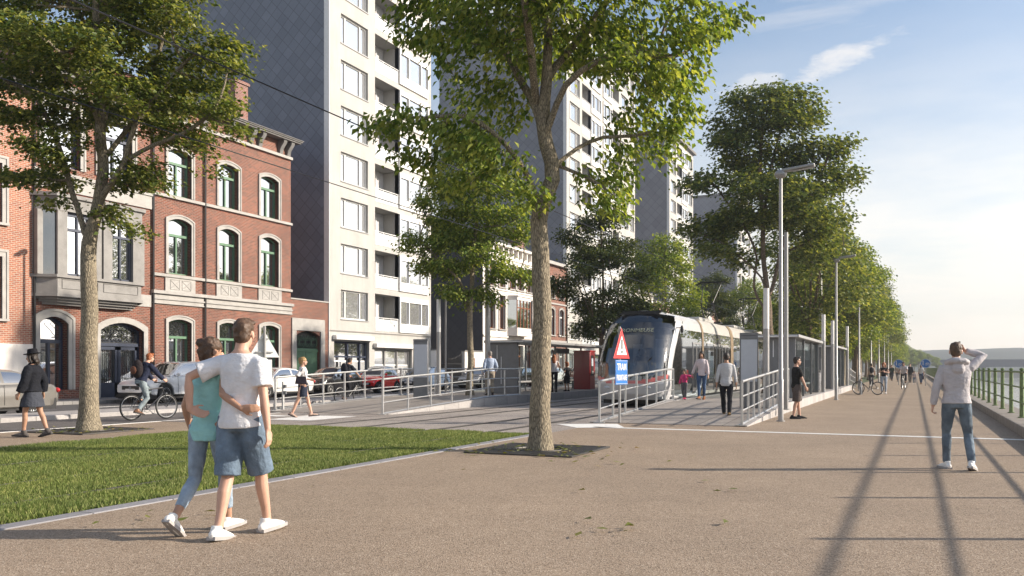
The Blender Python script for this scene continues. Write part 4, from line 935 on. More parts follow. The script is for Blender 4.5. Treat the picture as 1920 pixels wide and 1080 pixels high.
# left tree
u0, t0 = 167, 19.6
bl = [px(60, 40, u0, t0, 90, 55, 0), px(170, 20, u0, t0, 100, 50, .8), px(290, 40, u0, t0, 90, 45, -.5), px(380, 95, u0, t0, 80, 36, .2), px(430, 130, u0, t0, 42, 26, -.3), px(250, 110, u0, t0, 90, 36, 1.0), px(120, 120, u0, t0, 90, 40, -1.0), px(20, 140, u0, t0, 80, 42, .5),
      px(340, 170, u0, t0, 90, 34, .6), px(410, 215, u0, t0, 62, 26, -.4), px(445, 250, u0, t0, 34, 20, 0), px(250, 190, u0, t0, 80, 30, -.8), px(120, 205, u0, t0, 90, 32, .4), px(30, 230, u0, t0, 70, 34, -.4), px(330, 245, u0, t0, 60, 22, .3),
      px(410, 330, u0, t0, 24, 13, -.2), px(240, 340, u0, t0, 70, 20, .2), px(290, 355, u0, t0, 36, 14, -.2), px(60, 320, u0, t0, 70, 26, .6), px(20, 345, u0, t0, 50, 22, -.3), px(110, 290, u0, t0, 50, 20, -.9), px(215, 425, u0, t0, 30, 16, -.2), px(250, 440, u0, t0, 26, 14, .1), px(210, 395, u0, t0, 30, 12, .2), px(90, 385, u0, t0, 26, 10, .1),
      px(180, -90, u0, t0, 170, 60, 0, 2.2), px(60, -60, u0, t0, 120, 50, .6, 1.6), px(320, -40, u0, t0, 110, 40, -.3, 1.4), px(180, -190, u0, t0, 130, 55, 0, 1.8), px(180, 150, u0, t0, 110, 40, 2.0, .9), px(180, 140, u0, t0, 110, 40, -2.0, .9), px(-60, 180, u0, t0, 70, 50, 0)]
limbs = [L3([(165, 455, 0), (150, 410, .1), (125, 340, .1), (105, 290, .2), (90, 240, .2), (60, 180, .3)], u0, t0), L3([(170, 455, 0), (185, 380, 0), (195, 320, 0), (190, 240, 0), (185, 140, 0), (180, 20, 0), (180, -120, 0)], u0, t0),
         L3([(185, 380, 0), (220, 345, -.1), (245, 300, -.2), (300, 275, -.2), (350, 255, -.2), (400, 230, -.3)], u0, t0), L3([(245, 300, -.2), (262, 240, -.3), (300, 180, 0), (340, 110, .1)], u0, t0), L3([(125, 340, .1), (60, 325, .3), (10, 330, .2)], u0, t0),
         L3([(190, 250, 0), (175, 180, .6), (150, 90, .9), (120, 0, .8)], u0, t0), L3([(195, 300, 0), (225, 230, .5), (255, 130, .9), (290, 30, .5)], u0, t0), L3([(185, 380, 0), (205, 400, -.1), (225, 425, -.1)], u0, t0), L3([(350, 255, -.2), (385, 290, -.2), (405, 325, -.2)], u0, t0), L3([(190, 240, 0), (190, 180, -.8), (170, 130, -1.7)], u0, t0)]
tree('plane_tree', 'dense dark tree with forked pale trunk in front of the brick houses', (-16.7, 13.9, 0), [(0, 0, 0), (-.03, .02, 1.5), (.02, 0, 3.0), (0, 0, 4.2)], 0.205, limbs, bl, LM3, BK1, 0.115, 2000, 80, 5, step=0.27, dk=.36, droop=0.3, spread=0.2, flat=0.36, wid=0.36, thin=.016, expo=2.5, flare=1.45)
# tree on the left platform
u0, t0 = 884, 35
bl = [px(880, 330, u0, t0, 80, 50, 0), px(830, 380, u0, t0, 60, 40, .6), px(930, 380, u0, t0, 70, 46, -.5), px(970, 430, u0, t0, 36, 30, 0), px(870, 430, u0, t0, 70, 34, .8), px(790, 455, u0, t0, 48, 24, -.3), px(830, 500, u0, t0, 60, 20, .2), px(960, 515, u0, t0, 46, 20, -.2), px(900, 555, u0, t0, 42, 14, .3), px(845, 555, u0, t0, 34, 14, -.4), px(910, 480, u0, t0, 50, 22, -.7), px(880, 270, u0, t0, 50, 36, 0)]
limbs = [L3([(884, 570, 0), (890, 500, 0), (895, 420, 0), (885, 330, 0)], u0, t0), L3([(884, 575, 0), (860, 530, -.1), (820, 490, -.2), (790, 460, -.2)], u0, t0), L3([(884, 570, 0), (910, 540, .1), (950, 520, 0), (985, 515, 0)], u0, t0)]
tree('young_tree', 'slender green tree on the left tram platform in front of the white house', (-16.3, 31.6, 0.25), [(0, 0, 0), (.02, 0, 1.8), (0, 0, 3.4)], 0.14, limbs, [(b[0], b[1], b[2] - .25, *b[3:]) for b in bl], LM1, BK1, 0.16, 1000, 56, 8, step=.3, dk=.4, droop=.6, spread=.22, flat=.6, wid=.32, thin=.016, expo=2.5)

def proto(name, label, base, H0, crown, seed, lm, bk, Rb, fork, nb, leafL=.2, nattr=1500, per=12, flat=.5, zlo=.3, droop=.4, group=None, rz=0):
    rng = np.random.default_rng(seed + 100); W = crown; bl = []
    for k in range(nb):
        f = rng.uniform(zlo, 1.0); prof = math.sin(min(1, (f - zlo) / (1 - zlo) * .82 + .2) * math.pi) ** .55; a = rng.uniform(0, 6.28); rr = W * prof * rng.uniform(.35, .8)
        s = W * rng.uniform(.24, .42); bl.append((rr * math.cos(a), rr * math.sin(a), H0 * f * .96, s, s, s * flat))
    bl.append((0, 0, H0 * .93, W * .3, W * .3, W * .25)); limbs = []
    for k in range(6):
        a = k * 1.05 + rng.uniform(-.3, .3); r1 = W * .18; r2 = W * .5; limbs.append([(0, 0, fork), (r1 * math.cos(a), r1 * math.sin(a), fork + H0 * .13), (r2 * math.cos(a), r2 * math.sin(a), fork + H0 * rng.uniform(.26, .5))])
    limbs.append([(0, 0, fork), (.1, .1, H0 * .6), (0, 0, H0 * .9)])
    return tree(name, label, base, [(0, 0, 0), (.06, .03, fork * .5), (0, 0, fork)], Rb, limbs, bl, lm, bk, leafL, nattr, per, seed, step=.42, dk=.5, droop=droop, spread=.3, flat=flat, wid=.36, thin=.017, expo=2.4, group=group, minr=.011)[0]
# large tree over the right platform
u0, t0 = 1442, 38.4
bl = [px(1440, 190, u0, t0, 80, 30, 0), px(1400, 230, u0, t0, 60, 28, .8), px(1490, 225, u0, t0, 50, 26, -.5), px(1380, 270, u0, t0, 50, 22, -.4), px(1440, 290, u0, t0, 80, 28, 1.2), px(1520, 290, u0, t0, 60, 28, .3), px(1570, 270, u0, t0, 32, 22, 0), px(1340, 340, u0, t0, 50, 22, .2), px(1310, 350, u0, t0, 30, 16, -.5), px(1410, 350, u0, t0, 60, 22, -1.0), px(1480, 350, u0, t0, 70, 26, .8), px(1560, 340, u0, t0, 50, 28, -.3),
      px(1340, 430, u0, t0, 55, 22, .5), px(1300, 430, u0, t0, 26, 14, 0), px(1390, 410, u0, t0, 50, 20, -1.2), px(1500, 420, u0, t0, 60, 24, -.6), px(1560, 410, u0, t0, 44, 26, .8), px(1350, 470, u0, t0, 50, 16, -.4), px(1390, 490, u0, t0, 36, 14, .4), px(1530, 480, u0, t0, 50, 18, .2), px(1440, 390, u0, t0, 90, 30, 2.2, 1.2), px(1440, 380, u0, t0, 90, 30, -2.2, 1.2), px(1450, 240, u0, t0, 60, 30, -1.4, 1.0)]
limbs = [L3([(1440, 570, 0), (1430, 520, -.1), (1395, 490, -.2), (1360, 460, -.3)], u0, t0), L3([(1436, 590, 0), (1412, 540, .1), (1425, 480, .2), (1400, 420, .3), (1360, 370, .3)], u0, t0), L3([(1444, 570, 0), (1432, 500, 0), (1432, 420, 0), (1425, 330, 0), (1430, 220, 0)], u0, t0), L3([(1446, 560, 0), (1462, 480, -.1), (1475, 430, -.2), (1510, 380, -.2), (1540, 330, -.2)], u0, t0), L3([(1432, 420, 0), (1450, 340, .8), (1470, 250, .8)], u0, t0), L3([(1462, 480, 0), (1500, 460, .3), (1540, 440, .5)], u0, t0)]
BIG, n3, _ = tree('plane_tree', 'tall dark plane tree with sinuous trunk rising over the right platform shelter', (-5.78, 39.6, 0), [(0, 0, 0), (.0, .02, 2.2), (-.05, 0, 3.9)], 0.27, limbs, bl, LM2, BK2, 0.2, 1700, 56, 11, step=.38, dk=.46, droop=.35, spread=.3, flat=.6, wid=.36, thin=.016, expo=2.4, minr=.008)
DK = proto('round_tree', 'round dark tree beside the tram nose, behind the left platform', (-16.4, 48.3, 0), 10.6, 3.0, 21, LM4, BK2, .2, 3.0, 26, leafL=.17, nattr=2600, per=70, zlo=.34, flat=.5)
LT = proto('leafy_tree', 'light green tree above the tram roof, first behind the dark round one', (-16.5, 62.6, 0), 11.0, 3.7, 22, LM1, BK1, .2, 3.2, 26, leafL=.2, nattr=2000, per=40, zlo=.3, flat=.6)
AV = proto('avenue_tree', 'bushy tree with bare lower trunk standing behind the second shelter', (-5.3, 51.5, 0), 11.8, 3.7, 23, LM3, BK2, .22, 3.6, 30, leafL=.22, nattr=1500, per=26, zlo=.34, flat=.6, group='avenue trees along the promenade')
gl = 'street trees beyond the tram'
for i, (y, s, p) in enumerate([(81, .95, DK), (97, 1.0, LT), (113, 1.05, DK), (130, 1.0, LT), (148, 1.05, DK), (168, 1.05, LT), (190, 1.1, DK), (215, 1.1, LT), (245, 1.1, DK)]):
    copy_tree(p, (-16.5 + .4 * math.sin(i * 2.1), y, 0), i * 1.7 + .8, '%s street tree, number %s in the left row counting from the light green one' % ('dark round' if p is DK else 'light green', ('two', 'three', 'four', 'five', 'six', 'seven', 'eight', 'nine', 'ten')[i]), s, group=gl)
rr = random.Random(4)
ys = [62, 72, 83, 95, 107, 120, 134, 148, 163, 179, 196, 214, 233, 253, 275, 298]
for i, y in enumerate(ys):
    p = AV if i % 3 != 1 else LT
    copy_tree(p, (-4.8 + rr.uniform(-.3, .3), y, 0), rr.uniform(0, 6.28), 'avenue tree with straight bare trunk in the long promenade row', (.95 + rr.uniform(-.15, .12),) * 2 + (1.0 + rr.uniform(-.14, .12),), group='avenue trees along the promenade')
# a second file of trunks further back in the strip
for i, y in enumerate([58, 69, 79, 91, 104, 118, 133, 150, 170, 192, 220, 250]):
    copy_tree(LT if i % 2 else AV, (-6.6 + rr.uniform(-.2, .2), y + 5.5, 0), rr.uniform(0, 6.28), 'avenue tree with straight bare trunk in the row behind the promenade row', (.95 + rr.uniform(-.1, .1),) * 3, group='avenue trees behind the promenade row')
for i, (x, y, s) in enumerate([(-9, 322, .95), (-5.5, 330, .9), (-2, 338, .82), (1.5, 345, .72), (4.6, 352, .6), (7.5, 360, .5), (-13, 335, 1.0), (-17, 345, 1.05), (-4, 350, .85), (0, 360, .75)]):
    copy_tree(LT, (x, y, -.03), i * 1.3, 'bushy tree in the clump closing the end of the promenade', (s * 1.25, s * 1.25, s), group='trees at the end of the promenade')
# ------------------------------------------------------------------ platforms
def platform(name, x0, x1, y0, ya, y1, h):
    b = MB()
    b.add([(x0, y0, -.05), (x1, y0, -.05), (x0, y0, .015), (x1, y0, .015), (x0, ya, h), (x1, ya, h), (x0, y1, h), (x1, y1, h), (x0, y1, -.05), (x1, y1, -.05)],
          [(0, 1, 3, 2), (2, 3, 5, 4), (4, 5, 7, 6), (6, 7, 9, 8), (0, 2, 4, 6, 8), (1, 3, 5, 7, 9)])
    o = b.build(name, M['platform'], smooth=0); o['kind'] = 'structure'
    for nm, x, s in (('platform_kerb', x0, 1), ('platform_kerb', x1, -1)):
        b = MB(); e = .004
        b.add([(x - s * .03, y0, -.05), (x + s * .25, y0, -.05), (x - s * .03, y0, .015 + e), (x + s * .25, y0, .015 + e), (x - s * .03, ya, h + e), (x + s * .25, ya, h + e), (x - s * .03, y1, h + e), (x + s * .25, y1, h + e), (x - s * .03, y1, -.05), (x + s * .25, y1, -.05)],
              [(0, 1, 3, 2), (2, 3, 5, 4), (4, 5, 7, 6), (6, 7, 9, 8), (0, 2, 4, 6, 8), (1, 3, 5, 7, 9)])
        o = b.build(nm, M['granite'], smooth=0); o['kind'] = 'structure'
PH = 0.3
platform('tram_platform', -7.55, -3.65, 21.4, 28.5, 60, PH)
platform('tram_platform', -18.9, -14.4, 22.4, 29.5, 60, PH)
def ph(y, y0, ya): return .015 + (PH - .015) * max(0, min(1, (y - y0) / (ya - y0)))

def railing(label, pts, zf, nposts, name='handrail', mids=(.36, .7), h=1.06, m='steel', flat_base=True):
    """pts: two ends (x,y); zf(y) gives the floor height"""
    a, c = Vector((*pts[0], 0)), Vector((*pts[1], 0)); t = thing(name, label, 'railing', (a.x, a.y, zf(a.y)), group=None); d = c - a; z0 = zf(a.y)
    P = [a + d * i / (nposts - 1) for i in range(nposts)]; loc = lambda p, z: (p.x - a.x, p.y - a.y, zf(p.y) + z - z0)
    b = MB()
    for p in P: MB().obox(Vector(loc(p, h / 2)), (.05, .05, h)).build('post', M[m], t, smooth=0)
    dn = d.normalized(); rot = math.atan2(dn.y, dn.x)
    top = MB().path([loc(p, h) for p in P], .034, 8).build('top_rail', M[m], t)
    for z in mids: MB().path([loc(p, z) for p in P], .02, 6).build('mid_rail', M[m], t)
    MB().path([loc(p, .03) for p in P], (.03), 4).build('base_rail', M[m], t)
    for p in (P[0], P[-1]): MB().obox(loc(p, .012), (.26, .2, .02)).build('foot_plate', M[m], t, smooth=0)
    return t
zr = lambda y: ph(y, 21.4, 28.5) if y > 21.4 else 0.0
zl = lambda y: ph(y, 22.4, 29.5) if y > 22.4 else 0.0
railing('silver ramp railing beside the tram nose, behind the tram warning sign', ((-7.3, 21.35), (-7.45, 29.5)), zr, 8)
railing('silver ramp railing beside the boy in shorts', ((-3.75, 21.45), (-3.75, 30.0)), zr, 11)
railing('front silver ramp railing of the left platform, along the tracks', ((-14.5, 22.4), (-14.5, 32.5)), zl, 8)
railing('silver railing along the street side of the left ramp, behind the cyclist in dark clothes', ((-18.95, 22.9), (-18.7, 31.5)), zl, 8)
railing('silver railing along the street side of the left platform, before the shelter', ((-18.7, 33.0), (-18.7, 39.0)), zl, 5)
railing('silver railing across the end of the second shelter, far down the right platform', ((-3.75, 60.0), (-3.75, 66.0)), lambda y: PH * max(0, 1 - (y - 60) / 6), 6)

# ------------------------------------------------------------------ tram
def trammat():
    M['tram_white'] = paint('tram white', (0.58, 0.58, 0.59), .3, .5); M['tram_beige'] = paint('tram beige', (0.5, 0.48, 0.45), .4, .3); M['tram_red'] = paint('tram red', (0.55, 0.12, 0.11), .35)
    M['bronze'] = plain('bronze joint cover', (0.3, 0.22, 0.14), .4, .5); M['seat'] = fabric('seat blue', (.03, .045, .09)); M['tram_interior'] = plain('tram interior', (.3, .31, .32), .6)
    M['lamp_amber'] = plain('amber letters', (.42, .42, .28), .4)
    M['tram_glass'] = clear_glass('tram windscreen', (.3, .33, .37), .2)
trammat()
def tram():
    Y0 = 29.6; X0 = -9.15; L = 44; t = thing('tram', 'sleek white tram with large curved dark windscreen standing at the right platform', 'tram', (X0, Y0, 0))
    W = 1.325; ZT = 3.42
    def nose(z):
        pts = [(.28, .34), (.5, .12), (.85, .0), (1.15, .03), (1.6, .16), (2.1, .4), (2.6, .74), (3.0, 1.14), (3.25, 1.56), (3.42, 2.2)]
        for (a, b), (c, d) in zip(pts, pts[1:]):
            if z <= c: f = (z - a) / (c - a); return b + (d - b) * f
        return pts[-1][1]
    def width(z):
        k = 1.0
        for (a, b), (c, d) in zip(((0, .93), (.3, .93), (.8, 1.0), (2.5, 1), (2.86, .985), (3.15, .93), (3.36, .82)), ((.3, .93), (.8, 1.0), (2.5, 1), (2.86, .985), (3.15, .93), (3.36, .82), (3.43, .62))):
            if a <= z <= c: k = b + (d - b) * (z - a) / (c - a)
        return W * k
    NZ, NS, NYS = 60, 44, 26
    Z = [.28 + (ZT - .28) * i / NZ for i in range(NZ + 1)]
    parts = {k: MB() for k in ('shell', 'windscreen', 'front_stripe', 'side_glass')}
    def fp(z, s):      # front surface: s in -1..1
        w_ = width(z); a = abs(s); dep = 1.0 + .25 * max(0, z - 1.5)
        return (s * w_, nose(z) + dep * (1 - (1 - a ** 2.6) ** (1 / 2.3)), z + .11 * (1 - a ** 2) * max(0, min(1, (z - 2.6) / .8)))
    def split(mk, classify, nu, nv):
        for i in range(nu):
            for j in range(nv):
                k = classify((i + .5) / nu, (j + .5) / nv); parts[k].add([mk(i / nu, j / nv), mk((i + 1) / nu, j / nv), mk((i + 1) / nu, (j + 1) / nv), mk(i / nu, (j + 1) / nv)], [(0, 1, 2, 3)])
    zz = lambda v: .28 + (ZT - .28) * v
    def ss(u): q = u * 2 - 1; return math.copysign(abs(q) ** .72 if abs(q) > 0 else 0, q)
    def cf(u, v):
        s, z = ss(u), zz(v); a = abs(s); lo = .98 + .42 * max(0, a - .35) ** 1.6
        if a < .972 - .012 * max(0, z - 2) and z > lo and z < 3.3: return 'windscreen'
        if z > lo - .14 and z <= lo and a < .985: return 'front_stripe'
        return 'shell'
    split(lambda u, v: fp(zz(v), ss(u)), cf, NS * 2, NZ)
    # first module sides, from the rounded corner back
    for sg in (-1, 1):
        def sp(u, v, sg=sg):
            z = zz(v); e = fp(z, sg); yb = 6.2; return (sg * width(z), e[1] + (yb - e[1]) * u, z)
        def cs(u, v):
            z = zz(v); ye = fp(z, 1)[1]; y = ye + (6.2 - ye) * u
            edge = fp(z, 1)[1] + .1
            if z < .42 + .0 * y: return 'shell'
            if z > 2.86 - .0 * y and z < 3.5: return 'shell' if y > 2.6 + (z - 2.86) * 2 or z > 3.2 else 'side_glass' if y > edge + .25 else 'shell'
            if y < edge + .06: return 'shell'
            return 'side_glass'
        split(sp, cs, 34, NZ)
    sh = parts['shell'].build('body_shell', M['tram_white'], t, smooth=50)
    parts['windscreen'].build('windscreen', M['tram_glass'], t, smooth=50); parts['front_stripe'].build('front_stripe', M['tram_red'], t, smooth=50); parts['side_glass'].build('side_glass', M['glass_dark'], t, smooth=50)
    # roof of nose module + following modules
    rb = MB(); rb.box(-width(3.42) + .02, width(3.42) - .02, 2.3, 6.2, 3.3, 3.43); rb.build('roof', M['tram_beige'], t, smooth=0)
    sec = [(-W * .95, .34), (-W, .6), (-W, 2.5), (-W * .985, 2.86), (-W * .93, 3.15), (-W * .82, 3.36), (-W * .62, 3.43)]; sec = sec + [(-x, z) for x, z in sec[::-1]]
    mods = [(6.2, 12.2), (12.8, 19.6), (20.2, 26.0), (26.6, 33.4), (34.0, L)]
    for (a, c) in mods:
        b = MB(); n = len(sec); vs = [(x, y, z) for y in (a, c) for x, z in sec]; b.add(vs, [(i, i + 1, n + i + 1, n + i) for i in range(n - 1)] + [tuple(range(n)), tuple(range(2 * n - 1, n - 1, -1))]); mo = b.build('module', M['tram_beige'], t, smooth=40)
        for sg in (-1, 1):
            g = MB(); g.add([(sg * (W + .004), a + .05, .5), (sg * (W + .004), c - .05, .5), (sg * (W + .004), c - .05, 2.42), (sg * (W + .004), a + .05, 2.42)], [(0, 1, 2, 3)]); g.build('side_glass', M['glass_dark'], mo, smooth=0)
            g = MB(); g.add([(sg * (W + .006), a + .05, 2.44), (sg * (W + .006), c - .05, 2.44), (sg * (W * .985 + .006), c - .05, 2.86), (sg * (W * .985 + .006), a + .05, 2.86)], [(0, 1, 2, 3)]); g.build('upper_panel', M['glass_curtain'], mo, smooth=0)
    for (a, c) in [(6.05, 6.35)] + [(m_[1] - .02, n_[0] + .02) for m_, n_ in zip(mods, mods[1:])]:
        b = MB(); n = len(sec); vs = [(x * 1.012, y, z * 1.004) for y in (a, c) for x, z in sec]; b.add(vs, [(i, i + 1, n + i + 1, n + i) for i in range(n - 1)]); b.build('joint_cover', M['bronze'], t, smooth=40)
    # doors: light vertical edges, handles, panel
    for ya in (4.4, 8.3, 10.2, 15.0, 22.4, 28.9, 37.0):
        for sg in (1, -1):
            b = MB()
            for k in (0, .62, .66, 1.28): b.box(sg * (W + .006) - .012, sg * (W + .006) + .012, ya + k, ya + k + .035, .45, 2.35)
            b.box(sg * W - .012, sg * W + .02, ya - .02, ya + 1.34, 2.34, 2.4); d = b.build('door', M['alu'], t, smooth=0)
            MB().box(sg * W - .01, sg * W + .012, ya + .08, ya + .55, .5, 2.3).box(sg * W - .01, sg * W + .012, ya + .74, ya + 1.24, .5, 2.3).build('door_glass', M['car_glass'], d, smooth=0)
    for y in (7.4, 13.8, 17.2, 18.4, 24.5, 31.2): MB().box(W - .004, W + .012, y, y + 1.15, 1.15, 2.3).build('window', M['glass'], t, smooth=0)
    # skirt and running gear
    b = MB(); b.box(-W * .9, W * .9, 1.1, L - .5, .12, .4); b.build('underframe', M['black'], t, smooth=0)
    MB().path([(W * 1.0, 1.3, .36), (W * 1.01, 2.4, .33), (W * 1.01, 4.6, .36), (W * 1.01, 5.6, .62), (W * 1.01, 6.1, 1.1)], .055, 6).build('skirt_line', M['tram_white'], t)
    for y in (3.0, 4.9, 15.2, 17.0, 29.2, 31, 39, 41):
        for x in (-.72, .72): MB().lathe([(.02, -.06), (.29, -.06), (.29, .06), (.02, .06)], (x, y, .3), 20, 'x').build('wheel', M['rail'], t)
    # interior seen through windscreen
    b = MB(); b.box(-1.1, 1.1, 2.9, 2.96, .4, 2.9); b.box(-1.15, 1.15, .5, 2.9, .32, .4); ins = b.build('cab_partition', M['tram_interior'], t, smooth=0)
    MB().box(-.25, .25, 1.9, 2.05, .8, 1.85).box(-.25, .25, 1.5, 2.05, .75, .92).box(-.14, .14, 1.95, 2.05, 1.85, 2.1).build('driver_seat', M['seat'], t, bevel=.05)
    MB().box(-1.0, 1.0, .55, 1.15, .85, 1.08).build('dashboard', M['black'], t, bevel=.06); MB().box(-.55, -.2, 2.7, 2.86, 1.5, 2.3).box(.3, .95, 2.75, 2.88, 1.4, 2.5).build('cab_panel', M['white'], t)
    # roof grille, wiper, mirror, lamps
    b = MB()
    for k in range(6): b.box(-.75, .75, nose(3.22) + .1 + k * .1, nose(3.22) + .15 + k * .1, 3.36 + k * .022, 3.41 + k * .022)
    b.build('roof_grille', M['black'], t, smooth=0)
    q1, q2 = Vector(fp(1.02, .1)), Vector(fp(1.75, .62)); MB().path([q1 + Vector((0, -.03, 0)), q2 + Vector((0, -.05, 0))], .016, 6).path([q2 + Vector((-.25, -.06, -.22)), q2 + Vector((.03, -.05, .05))], .014, 6).build('wiper', M['black'], t)
    for s in (-1, 1):
        p = Vector(fp(.72, s * .55)); MB().ell(p + Vector((0, -.005, 0)), (.13, .04, .05), 14, 8).build('headlight', M['panel'], t)
        MB().path([(s * 1.2, 2.0, 2.86), (s * 1.46, 1.95, 2.86)], .018, 6).ell((s * 1.5, 1.95, 2.8), (.06, .05, .15), 12, 8).build('mirror', M['black'], t)
    p = Vector(fp(2.72, 0)); tx = text('destination_text', 'CORONMEUSE', .25, M['lamp_amber'], t, (p.x, p.y - .04, p.z + .01), (R(50), 0, 0), .003, .92)
    # red and yellow side emblem
    MB().box(W + .002, W + .018, 3.05, 3.6, .95, 1.32).build('side_emblem', M['sign_red'], t, smooth=0); MB().box(W + .018, W + .024, 3.13, 3.52, 1.1, 1.2).box(W + .018, W + .024, 3.25, 3.32, 1.0, 1.27).box(W + .018, W + .024, 3.4, 3.45, 1.0, 1.27).build('emblem_mark', M['lamp_amber'], t, smooth=0)
    # roof boxes and pantographs
    for y in (8, 16, 22, 29, 38): MB().box(-.8, .8, y, y + 3, 3.42, 3.6).build('roof_box', M['tram_beige'], t, bevel=.06)
    for y in (14.2, 25.6):
        b = MB(); zc = 5.68
        for x in (-.35, .35): b.path([(x, y, 3.6), (x * .8, y - 1.0, 4.55)], .03, 6).path([(x * .8, y - 1.0, 4.55), (x * 1.3, y + .25, zc - .05)], .022, 6)
        b.path([(-.85, y + .25, zc - .12), (-.6, y + .25, zc), (.6, y + .25, zc), (.85, y + .25, zc - .12)], .025, 6).path([(-.85, y + .5, zc - .12), (-.6, y + .5, zc), (.6, y + .5, zc), (.85, y + .5, zc - .12)], .025, 6).tube((-.5, y + .25, zc), (-.5, y + .5, zc), .02).tube((.5, y + .25, zc), (.5, y + .5, zc), .02)
        b.box(-.5, .5, y - .3, y + .3, 3.58, 3.66); b.build('pantograph', M['black'], t)
tram()
# overhead wires
for x, lb in ((-9.15, 'black overhead wire over the nearer track, above the tram'), (-12.6, 'black overhead wire over the farther track')):
    b = MB(); b.path([(x, -25, 5.82), (x, 60, 5.76), (x, 160, 5.8)], .012, 5); tag(b.build('overhead_wire', M['black']), lb, 'wire')

# ------------------------------------------------------------------ street furniture
def lamp(label, x, y, h=6.45, arm=1.0, name='street_lamp', group=None, r=.058, side=1):
    t = thing(name, label, 'street lamp', (x, y, 0), group=group)
    MB().lathe([(.11, 0), (.11, .03), (r * 1.25, .03), (r * 1.2, 1.1), (r, 1.12), (r * .78, h), (.001, h)], n=14).build('pole', M['alu'], t)
    MB().ell((0, 0, h - .02), (.16, .14, .12), 14, 8).build('lamp_joint', M['alu'], t)
    a = arm * side; MB().prism([(.05 * side, -.11, h + .02), (a, -.13, h + .1), (a, .13, h + .1), (.05 * side, .11, h + .02)], (0, 0, .075)).build('lamp_head', M['alu'], t, bevel=.02)
    MB().quad((.3 * side, -.09, h + .028), (a * .95, -.1, h + .085), (a * .95, .1, h + .085), (.3 * side, .09, h + .028)).build('lamp_glass', M['panel'], t, smooth=0)
    return t
lamp('tall grey street lamp right beside the boy in black T-shirt', -3.18, 23.9, 6.5, .85)
lamp('grey street lamp at the second tram shelter, next to the parked bicycle', -3.1, 40.9, 6.15, .8)
L0 = lamp('grey street lamp farther along the promenade edge', -3.1, 58.5, 6.3, .8, group='lamps down the promenade')
for y in (75, 92, 109, 126, 143, 160, 180, 200, 225, 250): copy_tree(L0, (-3.1, y, 0))
lamp('slim grey street lamp in front of the oriel house', -25.2 - 4.6, 24.6, 7.0, .75, r=.06)
def pole(label, x, y, z, h, r=.1, name='catenary_pole'):
    t = thing(name, label, 'pole', (x, y, z)); MB().lathe([(r * 1.7, 0), (r * 1.7, .03), (r, .03), (r * .85, h), (.001, h)], n=14).build('shaft', M['alu'], t)
    return t
pole('thick grey catenary pole close behind the near street lamp on the right', -3.35, 26.3, .2, 5.1, .066)
pp = pole('grey catenary pole in front of the white house at the left shelter', -16.2, 33.0, PH, 7.4, .115)
pole('thin grey pole at the left platform behind the light column', -18.3, 33.2, PH, 4.6, .045, 'signal_pole')
def column(label, x, y, z, h=3.9):
    t = thing('light_column', label, 'light column', (x, y, z)); MB().lathe([(.14, 0), (.14, .02), (.088, .02), (.088, h * .66), (.001, h * .66)], n=16).build('shaft', M['alu'], t)
    MB().lathe([(.085, h * .66), (.085, h), (.001, h)], n=16).build('light_head', M['white'], t)
column('white-topped light column behind the left info panel', -17.3, 30.8, PH, 3.85); column('white-topped light column behind the right info panel, nearest on the right platform', -3.95, 26.6, .24, 3.5)
column('white-topped light column at the end of the first right shelter', -3.78, 42.6, PH, 3.55); column('white-topped light column just before the second right shelter', -3.85, 48.4, PH, 3.55); column('white-topped light column after the second right shelter', -3.8, 58.6, PH, 3.7)
column('tall white-topped light column rising over the second shelter roof', -4.9, 53.5, PH, 6.6); column('white-topped light column between tram nose and dark round tree', -15.6, 48.5, PH, 4.2); column('white-topped light column above the tram roof in the light green tree', -15.6, 62.5, 0, 6.0)
def totem(label, x, y, z, rz, wd=.85):
    t = thing('info_panel', label, 'info panel', (x, y, z), rz); MB().box(-wd / 2, wd / 2, -.09, .09, 0, 2.15).build('case', M['alu_dark'], t, bevel=.02)
    MB().box(-wd / 2 + .03, wd / 2 - .03, -.105, -.09, .78, 2.02).build('poster_face', M['panel'], t, smooth=0); MB().box(-wd / 2, wd / 2, -.1, .1, 2.15, 2.22).build('cap', M['alu_dark'], t, smooth=0)
totem('grey info panel with pale blank face beside the left light column', -17.0, 28.9, .27, R(20), .56); totem('grey info panel with pale blank face behind the right ramp railing', -4.45, 26.6, .22, R(14), .52)
totem('pale info panel at the far end of the second right shelter', -4.3, 59.4, PH, R(60), .6)

